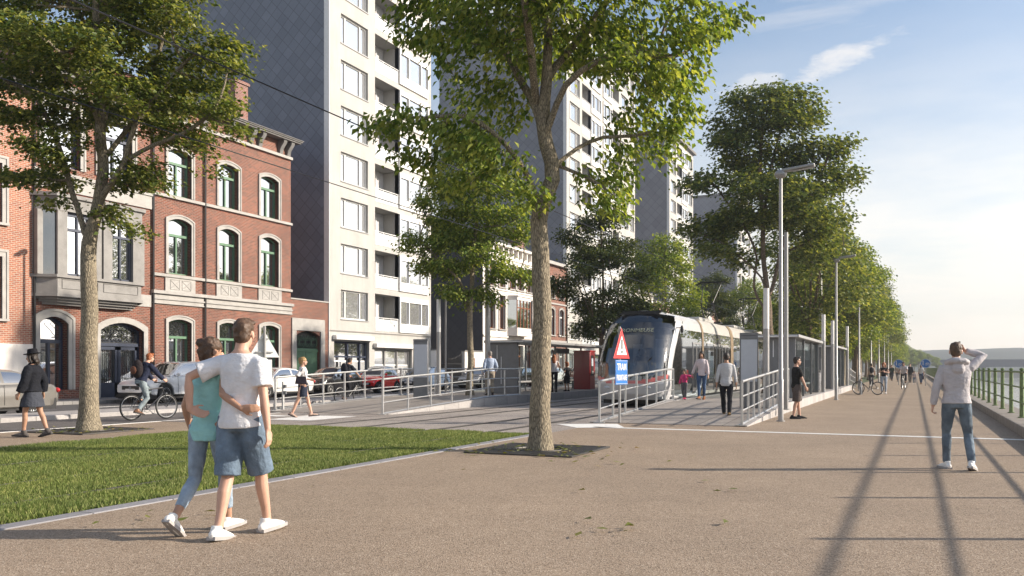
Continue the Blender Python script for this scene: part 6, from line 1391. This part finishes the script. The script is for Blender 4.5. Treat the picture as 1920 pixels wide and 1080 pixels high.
# --- left side
person('woman in black hat, black jacket and patterned skirt walking to the left on the pavement', (-16.2, 12.15, 0), 112, 1.74, 'f', legs={-1: (-.05, .16, .09, -4), 1: (.06, -.28, .1, 12)}, arms={-1: (-.27, .12, .9), 1: (.27, -.06, .9)}, top=dict(m=fab((.012, .013, .018)), sleeve=.95, hem=.93, off=.04, flare=.012, sl_off=.012, collar=1, name='jacket'), bottom=dict(m=fab((.05, .055, .07)), kind='skirt', z=.62, flare=.06), shoes=dict(m=fab((.1, .09, .085)), sole=M['black'], boot=1), hair=('hat', 'dark'), skin='tan', head=(4, 8))
def shoulder_bag(t, T, ak, lk, Hd):
    b = MB(); b.prism([T(.24, -.2, .98), T(.24, .14, .98), T(.24, .11, 1.2), T(.24, -.16, 1.2)], Vector((.1, 0, 0))); o = b.build('handbag', fab((.03, .025, .035)), t, bevel=.02); MB().path([T(.29, .09, 1.2), T(.24, .03, 1.44), T(.29, -.13, 1.2)], .012, 6).build('strap', fab((.03, .025, .035)), o)
person('blonde woman in white blouse and navy skirt with dark shoulder bag', (-15.75, 20.2, 0), -55, 1.7, 'f', legs={-1: (-.04, .26, .085, -4), 1: (.05, -.3, .11, 22)}, arms={-1: (-.2, .2, 1.1, (-.4, -1, -.3)), 1: (.26, .02, 1.0)}, top=dict(m=fab((.62, .6, .6)), sleeve=.5, hem=.98, off=.02, name='blouse'), bottom=dict(m=fab((.025, .03, .05)), kind='skirt', z=.6, flare=-.02), shoes=sh((.45, .32, .26)), hair=('bun', 'blond'), skin='fair', extra=shoulder_bag)
person('grey-haired man in pale blue shirt and beige trousers standing on the left platform', (-15.6, 32.0, PH), 40, 1.78, 'm', arms={-1: (-.25, .04, .9), 1: (.24, .1, .94)}, top=dict(m=fab((.4, .47, .6)), sleeve=.95, hem=.95, off=.024, name='shirt'), bottom=dict(m=fab((.33, .28, .22)), to=.97, loose=.012), shoes=sh((.03, .02, .02)), hair=('short', 'grey'), skin='fair')
person('red-haired woman in white sleeveless top and black trousers waiting at the left shelter', (-14.9, 37.2, PH), 25, 1.7, 'f', arms={-1: (-.24, .04, .9), 1: (.25, .1, 1.0)}, legs={-1: (-.08, .04, .08), 1: (.1, -.06, .08)}, top=dict(m=fab((.62, .58, .57)), sleeve=.1, hem=.95, off=.016, name='top'), bottom=dict(m=fab((.014, .014, .018)), to=.96, off=.008), shoes=sh((.02, .02, .02)), hair=('long', 'red'), skin='tan')
person('child in dark clothes standing next to the red-haired woman at the left shelter', (-14.95, 39.0, PH), 60, 1.35, 'f', child=True, arms={-1: (-.24, .1, 1.0), 1: (.25, .04, .9)}, top=dict(m=fab((.02, .02, .022)), sleeve=.3, hem=.9, off=.022, name='shirt'), bottom=dict(m=fab((.03, .028, .03)), kind='shorts', to=.5, loose=.014, name='shorts'), shoes=sh((.05, .04, .04)), hair=('short', 'red'), skin='tan')
# --- further down the promenade
V2 = .014
def ph2(t, T, ak, lk, Hd): MB().obox(ak[1][2] + Vector((-.06, .03, .07)), (.07, .012, .13)).build('phone', M['black'], t)
person('woman with curly red hair in black top and pale jeans looking at her phone', (-1.5, 51.8, 0), 178, 1.7, 'f', arms={-1: (-.1, .28, 1.22, (-.8, -.5, -.5)), 1: (.05, .3, 1.28, (.8, -.5, -.5))}, head=(0, 16), top=dict(m=fab((.02, .02, .025)), sleeve=.15, hem=.98, off=.016, name='top'), bottom=dict(m=denim((.33, .38, .45)), to=.95, off=.008, name='jeans'), shoes=WS, hair=('curly', 'red'), skin='fair', vox=V2, extra=ph2)
def backpack(t, T, ak, lk, Hd):
    b = MB(); b.ell(T(0, -.2, 1.24), (.15, .11, .24), 14, 10); b.build('backpack', fab((.02, .02, .026)), t)
person('person with dark backpack walking away beside the end of the right platform', (-2.95, 72, 0), 8, 1.74, 'm', legs={-1: (-.06, .2, .08), 1: (.07, -.2, .1, 20)}, top=dict(m=fab((.45, .38, .33)), sleeve=.4, hem=.9, off=.022), bottom=dict(m=fab((.05, .05, .055)), to=.95), shoes=WS, hair=('short', 'dark'), skin='tan', vox=V2, extra=backpack, face=False)
person('man in black top and trousers walking towards the camera behind the oncoming cyclist', (-.35, 92, 0), 178, 1.8, 'm', legs={-1: (-.06, .2, .08), 1: (.07, -.2, .1, 20)}, top=dict(m=fab((.014, .014, .016)), sleeve=.9, hem=.9, off=.024), bottom=dict(m=fab((.04, .035, .03)), to=.97), shoes=sh((.02, .02, .02)), hair=('short', 'brown'), skin='fair', vox=V2)
person('small child in pale top on the promenade beside the woman with the bag', (.0, 84, 0), 176, 1.1, 'f', child=True, top=dict(m=fab((.55, .45, .45)), sleeve=.5, hem=.92, off=.024), bottom=dict(m=fab((.1, .16, .24)), to=.9), shoes=WS, hair=('short', 'brown'), skin='fair', vox=V2)
def handbag(t, T, ak, lk, Hd):
    w_ = ak[-1][2]; MB().prism([w_ + Vector((-.02, -.2, -.45)), w_ + Vector((-.02, .2, -.45)), w_ + Vector((-.02, .14, -.16)), w_ + Vector((-.02, -.14, -.16))], Vector((.1, 0, 0))).build('bag', fab((.06, .05, .05)), t, bevel=.02)
person('woman in white top and blue jeans carrying a dark bag towards the camera', (.55, 84.2, 0), 170, 1.7, 'f', legs={-1: (-.06, .2, .08), 1: (.07, -.2, .1, 20)}, top=dict(m=fab((.6, .58, .56)), sleeve=.5, hem=.9, off=.02), bottom=dict(m=denim((.05, .08, .15)), to=.95), shoes=sh((.2, .1, .06)), hair=('long', 'dark'), skin='tan', vox=V2, extra=handbag)
for i, (x, y, hd, c1, c2, lb) in enumerate([(-3.3, 118, 10, (.5, .5, .52), (.05, .06, .09), 'distant walker in white top under the avenue trees'), (-2.6, 117, 10, (.4, .25, .22), (.06, .06, .07), 'distant walker in reddish top under the avenue trees'), (-2.2, 104, 175, (.03, .05, .03), (.03, .03, .035), 'distant walker in dark green left of the oncoming cyclist'), (-1.5, 98, 175, (.45, .35, .3), (.09, .09, .1), 'distant walker in pale top just left of the oncoming cyclist')]):
    person(lb, (x, y, 0), hd, 1.72, 'mf'[i % 2], legs={-1: (-.06, .18, .08), 1: (.07, -.18, .1, 18)}, top=dict(m=fab(c1), sleeve=.5, hem=.9, off=.022), bottom=dict(m=fab(c2), to=.95), shoes=sh((.1, .08, .07)), hair=('short', 'brown'), skin='tan', vox=.018, face=False)

# ------------------------------------------------------------------ bicycles (local +y = forward, ground at 0)
def bicycle(label, loc, heading, frame=(.015, .015, .018), group=None, basket=False, steer=0):
    t = thing('bicycle', label, 'bicycle', loc, R(heading), group); fm = paint('bike paint %s' % label[:12], frame, .3)
    for y in (.53, -.52):
        w_ = MB().torus((0, y, .345), .325, .02, 'x', 36, 8).build('tyre', M['rubber'], t); MB().torus((0, y, .345), .298, .011, 'x', 36, 6).build('rim', M['steel'], w_)
        b = MB()
        for k in range(20):
            a = 2 * math.pi * k / 20; b.tube((.022 * (-1) ** k, y, .345), (0, y + .296 * math.cos(a), .345 + .296 * math.sin(a)), .0022, n=3)
        b.tube((-.05, y, .345), (.05, y, .345), .018); b.build('spokes', M['steel'], w_)
    bb, hd1, hd0, st = (0, -.06, .29), (0, .4, .86), (0, .44, .72), (0, -.2, .8)
    b = MB(); b.tube(bb, hd0, .019).tube(st, hd1, .017).tube(bb, st, .017).tube(hd0, hd1, .021)
    for s in (-1, 1): b.tube((s * .055, -.52, .345), bb, .01).tube((s * .055, -.52, .345), (s * .02, -.19, .78), .009).path([(s * .015, .43, .74), (s * .055, .47, .62), (s * .055, .53, .345)], .012, 6)
    b.build('frame', fm, t)
    MB().tube(st, (0, -.235, .92), .014).build('seat_post', M['steel'], t); MB().ell((0, -.26, .945), (.07, .13, .03), 12, 8).ell((0, -.13, .945), (.025, .1, .022), 10, 6).build('saddle', M['black'], t)
    MB().tube(hd1, (0, .385, .98), .014).path([(-.29, .34, 1.0), (-.2, .4, 1.0), (0, .4, .985), (.2, .4, 1.0), (.29, .34, 1.0)], .013, 8).build('handlebar', M['black'], t)
    c = MB(); c.torus(bb, .09, .006, 'x', 24, 5).tube((-.07, -.06, .29), (.07, -.06, .29), .02).path([(.03, -.06, .38), (.03, -.52, .375), (.03, -.52, .315), (.03, -.06, .2)], .005, 4)
    for s in (-1, 1): c.tube((s * .07, -.06, .29), (s * .08, -.06 + s * .12, .29 - s * .12), .011).obox((s * .13, -.06 + s * .12, .29 - s * .12), (.1, .07, .02))
    c.build('crankset', M['alu_dark'], t); return t
def rider(label, loc, heading, H, top, bottom, hair, skin='fair', sex='m', extra=None, vox=.011, lean=22, shoes=None):
    s = H / 1.75; k = 1 / s
    return person(label, loc, heading, H, sex, lean=lean, pel=(1.02) * k, pelx=0, legs={-1: (-.12 * k, .08 * k, .52 * k, 8, (-.15, 1, .3), -2), 1: (.12 * k, -.16 * k, .27 * k, 14, (.1, 1, .3), 2)}, arms={-1: (-.26 * k, .56 * k, 1.05 * k, (-.6, -.4, -1), (.1, 1, -.2), 1.1), 1: (.26 * k, .56 * k, 1.05 * k, (.6, -.4, -1), (-.1, 1, -.2), 1.1)}, head=(0, 4), top=top, bottom=bottom, shoes=shoes or sh((.15, .08, .05)), hair=hair, skin=skin, vox=vox, extra=extra)
def at_bike(loc, heading, back=.26):
    a = R(heading); return (loc[0] + math.sin(a) * back, loc[1] - math.cos(a) * back, loc[2])
def pack(t, T, ak, lk, Hd):
    b = MB(); b.ell(T(0, -.21, 1.22), (.17, .13, .25), 14, 10); o = b.build('backpack', fab((.025, .02, .022)), t); MB().ell(T(0, -.31, 1.15), (.12, .05, .11), 12, 8).build('front_pocket', fab((.16, .075, .05)), o)
bl_ = (-18.85, 17.6, 0); bicycle('dark bicycle ridden by the red-haired cyclist with the backpack', bl_, -10, (.02, .02, .025))
rider('red-haired cyclist in navy top and grey jeans with a dark backpack', at_bike(bl_, -10), -10, 1.78, dict(m=fab((.02, .025, .05)), sleeve=.9, hem=.95, off=.024, name='sweater'), dict(m=denim((.2, .24, .26)), to=.95, name='jeans'), ('short', 'red'), 'fair', extra=pack)
bl_ = (-19.9, 28.4, 0); bicycle('black bicycle behind the ramp railing, ridden by the cyclist in dark clothes', bl_, -8, (.015, .015, .015))
rider('dark-haired cyclist in black clothes riding behind the left ramp railing', at_bike(bl_, -8), -8, 1.76, dict(m=fab((.018, .02, .028)), sleeve=.45, hem=.92, off=.026, name='shirt'), dict(m=fab((.015, .016, .02)), to=.95), ('short', 'dark'), 'tan', extra=lambda t, T, ak, lk, Hd: MB().ell(T(0, -.17, 1.24), (.15, .1, .22), 14, 10).build('backpack', fab((.02, .022, .03)), t))
bl_ = (-.65, 64.3, 0); bicycle('bicycle of the oncoming cyclist in the white shirt', bl_, 172, (.3, .3, .3))
rider('oncoming cyclist in white shirt and dark trousers on the promenade', at_bike(bl_, 172), 172, 1.8, dict(m=fab((.6, .58, .62)), sleeve=.4, hem=.92, off=.022, name='shirt'), dict(m=fab((.03, .032, .04)), to=.95), ('short', 'dark'), 'brown', vox=V2)
def stand():
    t = thing('bicycle_stand', 'low grey hoop stand holding the parked bicycle', 'bike stand', (-2.55, 49.75, 0), R(8)); MB().path([(0, -.32, 0), (0, -.32, .55), (0, -.22, .68), (0, .22, .68), (0, .32, .55), (0, .32, 0)], .028, 10).build('hoop', M['steel'], t); MB().box(-.06, .06, -.3, .3, .05, .4).build('plate', M['alu_dark'], t); return t
stand()
bicycle('black racing bicycle parked at a stand on the promenade', (-2.2, 49.7, 0), 65, (.02, .018, .022))

# ------------------------------------------------------------------ cars (local +y = nose)
def pl(tab, x):
    if x <= tab[0][0]: return tab[0][1]
    for (a, b), (c, d) in zip(tab, tab[1:]):
        if x <= c: return b + (d - b) * (x - a) / (c - a)
    return tab[-1][1]
def smoothtab(tab, x, w_=.12): return sum(pl(tab, x + k * w_ / 2) for k in (-2, -1, 0, 1, 2)) / 5
def car(label, loc, heading, c, L=4.5, W=1.8, H=1.46, deck=None, roof=None, belt=.92, wb=2.65, wr=.33, sill=.24, wagon=False, cat='car', grille='bar', roofc=None, lowdark=.0, side2=None, badge=True):
    t = thing('parked_car' if 'moving' not in label else 'car', label, cat, loc, R(heading)); m = paint('car paint ' + label[:14], c, .22, .9)
    h2 = L / 2; ax = (wb / 2 + .05, -wb / 2 + .05)
    # body
    ny = 110; ys = [-h2 + L * i / ny for i in range(ny + 1)]
    def hw(y): e = abs(y) / h2; return W / 2 * (1 - .16 * e ** 5 - .02 * e)
    def zb(y):
        z = sill + .12 * max(0, abs(y) - h2 + .35) / .35
        for a in ax:
            q = (wr + .055) ** 2 - (y - a) ** 2
            if q > 0: z = max(z, wr + math.sqrt(q))
        return z
    zt = lambda y: smoothtab(deck, y)
    b = MB(); rows = []
    for y in ys:
        w_, z0, z1 = hw(y), zb(y), zt(y); z1 = max(z1, z0 + .05); m_ = z0 + (z1 - z0) * .45
        e = max(0, (abs(y) - h2 + .18) / .18); w2 = w_ * (1 - .07 * e * e)
        rows.append([(-w2 + .05, y, z0), (-w2, y, z0 + .04), (-w2 - .012, y, m_), (-w2 + .008, y, z1 - .16 * (z1 - z0)), (-w2 + .05, y, z1 - .03), (-w2 + .16, y, z1), (-w2 * .5, y, z1 + .022), (0, y, z1 + .03)])
    full = [r + [(-p[0], p[1], p[2]) for p in r[-2::-1]] for r in rows]; n = len(full[0])
    b.add([p for r in full for p in r], [(i * n + k, i * n + k + 1, (i + 1) * n + k + 1, (i + 1) * n + k) for i in range(ny) for k in range(n - 1)] + [tuple(range(n)), tuple(range(ny * n + n - 1, ny * n - 1, -1))])
    body_ = b.build('body', m, t, smooth=48)
    MB().box(-W / 2 + .1, W / 2 - .1, -h2 + .15, h2 - .15, .17, .5).build('underbody', M['black'], body_, smooth=0)
    if lowdark:
        q = MB()
        for s in (-1, 1): q.box(s * (W / 2 - .03) - .02, s * (W / 2 - .03) + .02, ax[1] + wr + .08, ax[0] - wr - .08, sill - .02, sill + lowdark)
        q.box(-W / 2 + .14, W / 2 - .14, h2 - .1, h2 + .015, .2, .2 + lowdark); q.build('lower_cladding', M['rubber'], body_, bevel=.02)
    # greenhouse
    y1, y2, y3, y4 = roof; tab = [(y4, zt(y4)), (y3, H - .07), ((y2 + y3) / 2 + .1, H), (y2, H - .05), (y1, zt(y1))]; ng = 60; gy = [y4 + (y1 - y4) * i / ng for i in range(ng + 1)]; P = {k: MB() for k in ('cabin', 'windscreen', 'rear_window', 's-10', 's-11', 's10', 's11', 's-12', 's12')}
    def sec(y):
        zr = smoothtab(tab, y, .1); zb_ = min(zt(y), zr) - .02; f = max(0, min(1, (zr - zb_) / (H - belt))); w0 = hw(y) - .07; w1 = w0 - .2 * f; pts = []
        for k in range(9): q = k / 8; pts.append((-(w0 + (w1 - w0) * q ** 1.25), y, zb_ + (zr - .05 * f - zb_) * q))
        for k in range(1, 7): a = k / 6 * 1.0; pts.append((-w1 * (1 - a), y, zr - .05 * f * (1 - a) ** 3))
        return pts
    S = [sec(y) for y in gy]; bp = (y2 + y3) / 2 - .05 * (y1 - y4)
    for i in range(ng):
        ym = (gy[i] + gy[i + 1]) / 2
        for k in range(14):
            for sg in (-1, 1):
                q = [S[i][k], S[i][k + 1], S[i + 1][k + 1], S[i + 1][k]]; q = [(p[0] * -sg, p[1], p[2]) for p in q]; zr = q[2][2]; key = 'cabin'
                if k < 8:
                    hgt = pl(tab, ym) - zt(ym)
                    if hgt > .13 and 1 <= k <= 6 and abs(ym - bp) > .045 and y4 + .22 < ym < y1 - .2 and not (wagon and abs(ym - (y3 + .12)) < .05): key = 's%d%d' % (sg, 1 if ym > bp else (2 if wagon and ym < y3 + .12 else 0))
                else:
                    if y2 + .05 < ym < y1 - .06 and k < 14 and k > 8: key = 'windscreen'
                    elif y4 + .06 < ym < y3 - .04 and k > 8: key = 'rear_window'
                P[key].add(q, [(0, 1, 2, 3)])
    P['cabin'].build('cabin', m if not roofc else roofc, t, smooth=50)
    for k_ in P:
        if k_ != 'cabin' and P[k_].f: P[k_].build('side_window' if k_[0] == 's' else k_, M['car_glass'], t, smooth=50)
    # wheels
    for a in ax:
        for s in (-1, 1):
            x = s * (W / 2 - .1); w_ = MB().lathe([(wr * .62, -.1), (wr * .94, -.11), (wr, -.08), (wr, .08), (wr * .94, .11), (wr * .62, .1)], (x, a, wr), 28, 'x').build('tyre', M['rubber'], t)
            q = MB().torus((x + s * .085, a, wr), wr * .62, .018, 'x', 28, 6)
            for k in range(10): an = 2 * math.pi * k / 10 + (.12 if k % 2 else -.12) * 1; q.tube((x + s * .075, a + .04 * math.cos(an), wr + .04 * math.sin(an)), (x + s * .09, a + wr * .6 * math.cos(an), wr + wr * .6 * math.sin(an)), .017, n=5)
            q.lathe([(.055, -.02), (.055, .02), (.001, .025)], (x + s * .085, a, wr), 12, 'x'); q.build('rim', M['steel'], w_); MB().lathe([(wr * .62, 0), (.001, 0)], (x + s * .03, a, wr), 20, 'x').build('brake_disc', M['black'], w_)
            MB().lathe([(wr + .05, -.12), (wr + .05, .06), (.01, .06)][:2] + [(.01, -.12)], (x - s * .12, a, wr), 20, 'x').build('wheel_well', M['black'], body_)
    zf = zt(h2 - .1)
    for s in (-1, 1):
        MB().ell((s * (W / 2 - .3), h2 - .12, zf - .1), (.2, .1, .075), 14, 8).build('headlight', M['panel'], t); MB().ell((s * (W / 2 - .2), -h2 + .07, zt(-h2 + .1) - .12), (.13, .08, .08), 12, 8).build('tail_light', M['red'], t)
        MB().ell((s * (W / 2 + .04), y1 - .32, belt + .06), (.1, .06, .07), 12, 8).build('mirror', m, t)
        q = MB()
        for y in (bp + .2, bp - .75): q.box(s * (W / 2 + .012) - .012, s * (W / 2 + .012) + .012, y, y + .2, belt - .16, belt - .13)
        q.build('door_handle', m, t, bevel=.006)
        q = MB()
        for y in (bp, y1 - .35): q.path([(s * (hw(y) + .009), y, sill + .1), (s * (hw(y) + .016), y, (sill + belt) / 2), (s * (hw(y) - .012), y, belt - .02)], .006, 4)
        q.build('door_seam', M['black'], body_)
    g = MB(); g.box(-W * .25, W * .25, h2 - .06, h2 + .012, zf - .26, zf - .1); go = g.build('grille', M['black'], t, bevel=.02)
    if badge: q = MB(); q.torus((0, h2 + .02, zf - .18), .05, .008, 'y', 18, 5); q.path([(-.03, h2 + .02, zf - .155), (0, h2 + .02, zf - .215), (.03, h2 + .02, zf - .155)], .006, 4); q.build('badge', M['steel'], go)
    MB().box(-.26, .26, h2 - .02, h2 + .02, .46, .57).build('number_plate', M['sign_white'], t, smooth=0); MB().box(-W * .36, W * .36, h2 - .1, h2 + .008, .27, .4).build('lower_intake', M['black'], t, bevel=.02); MB().box(-.26, .26, -h2 - .02, -h2 + .02, .55, .66).build('number_plate', M['sign_white'], t, smooth=0)
    return t
def sedan(L, H, belt): h = L / 2; return [(-h, .72), (-h + .1, belt - .02), (-h + .9, belt + .02), (0, belt), (h - 1.35, belt + .0), (h - .7, belt - .09), (h - .25, belt - .2), (h, .58)]
car('grey moving saloon car in the street behind the woman in the black hat', (-24.5, 16.3, 0), 180, (.16, .15, .135), 4.8, 1.84, 1.42, sedan(4.8, 1.42, .93), (1.15, .35, -1.05, -1.85), .93, 2.85, .33)
suv = [(-2.4, .8), (-2.3, 1.1), (-1.2, 1.1), (0, 1.08), (1.0, 1.08), (1.7, 1.0), (2.2, .88), (2.4, .66)]
car('white parked sports utility vehicle with roof rails behind the first cyclist', (-28.35, 27.9, 0), 180, (.75, .75, .76), 4.75, 1.88, 1.7, suv, (1.15, .35, -1.5, -2.15), 1.08, 2.75, .37, .3, True, lowdark=.14)
for x in (-.62, .62): pass
car('white parked saloon car behind the blonde woman with the bag', (-28.3, 34.0, 0), 180, (.74, .73, .71), 4.6, 1.82, 1.45, sedan(4.6, 1.45, .93), (1.1, .3, -.95, -1.75), .93, 2.75, .33)
sm = [(-1.3, .75), (-1.2, .98), (0, .98), (.5, .98), (.95, .88), (1.2, .75), (1.3, .55)]
car('tiny red parked city car with silver roof arch behind the ramp railings', (-28.0, 42.75, 0), 180, (.75, .015, .015), 2.65, 1.58, 1.54, sm, (.75, .1, -.85, -1.22), .98, 1.8, .3, .24, True, roofc=paint('silver arch', (.6, .6, .6), .3))
ht = [(-2.05, .75), (-1.95, .98), (-1, .98), (.6, .96), (1.2, .92), (1.75, .8), (2.05, .58)]
car('dark blue parked hatchback behind the left info panel', (-28.1, 48.3, 0), 180, (.09, .13, .2), 4.1, 1.75, 1.48, ht, (1.0, .25, -1.35, -1.9), .96, 2.5, .32, .24, True)
car('black parked hatchback half hidden behind the white saloon car', (-28.2, 38.6, 0), 180, (.015, .015, .018), 3.9, 1.72, 1.47, [(a * .95, b) for a, b in ht], (.95, .2, -1.3, -1.8), .96, 2.4, .31, .24, True)
for i, (y, c, nm) in enumerate([(56, (.3, .3, .31), 'silver'), (62.5, (.02, .02, .022), 'black'), (69, (.7, .7, .7), 'white'), (76, (.12, .02, .02), 'maroon')]):
    car('%s parked hatchback further along the street, past the blue one' % nm, (-28.1, y, 0), 180, c, 4.1, 1.75, 1.48, ht, (1.0, .25, -1.35, -1.9), .96, 2.5, .32, .24, True)
# ------------------------------------------------------------------ far bank, bridge, hills
def hills():
    rr = random.Random(9); xs = [-700 + 20 * i for i in range(76)]; b = MB(); vs = []
    for x in xs:
        h = 13 + 3.5 * math.sin(x * .006 + 1) + 2.2 * math.sin(x * .019) + rr.uniform(-.7, .7) + (2 if x > 100 else 0)
        vs += [(x, 700, -3), (x, 780, h * .7), (x, 860, h), (x, 940, h * .6)]
    b.add(vs, [(i * 4 + k, i * 4 + k + 1, i * 4 + k + 5, i * 4 + k + 4) for i in range(75) for k in range(3)])
    o = b.build('hills', plain('wooded hills', (.035, .05, .035), .95, var=.4, scale=.05), smooth=60); o['kind'] = 'structure'
hills()
def bridge():
    t = thing('bridge', 'long low dark road bridge on piers across the river ahead', 'bridge', (18, 470, 0)); m = plain('bridge concrete', (.1, .11, .13), .8); b = MB(); b.box(-8, 260, -5, 5, 1.9, 4.6); b.build('deck', m, t); MB().box(-8, 260, -5.1, -5.0, 4.6, 5.4).build('parapet', m, t)
    for x in range(10, 260, 26): MB().box(x, x + 2.6, -4, 4, -3.3, 1.9).build('pier', m, t)
bridge()
m_ = plain('far bank', (.06, .065, .05), .95, var=.4, scale=.2); b = MB().prism([(4, 500, -3.6), (900, 500, -3.6), (900, 512, .4), (4, 512, .4)], (0, 30, 0)); o = b.build('far_bank', m_, smooth=0); o['kind'] = 'structure'
b = MB().prism([(150, -100, -3.6), (165, -100, 1.5), (400, -100, 2), (400, -100, -3.6)], (0, 640, 0)); o = b.build('opposite_bank', m_, smooth=0); o['kind'] = 'structure'
# ------------------------------------------------------------------ haze
q = bpy.data.materials.new('air haze'); q.use_nodes = True; q.node_tree.nodes.clear()
pv = q.node_tree.nodes.new('ShaderNodeVolumePrincipled'); mo = q.node_tree.nodes.new('ShaderNodeOutputMaterial')
pv.inputs['Color'].default_value = (0.9, 0.93, 1.0, 1); pv.inputs['Density'].default_value = 0.00075; pv.inputs['Anisotropy'].default_value = 0.68
q.node_tree.links.new(pv.outputs[0], mo.inputs['Volume'])
o = MB().box(-905, 905, -205, 960, -5, 62).build('haze', q, smooth=0); struct(o, 'pale sunlit haze in the air over street and river', 'stuff')
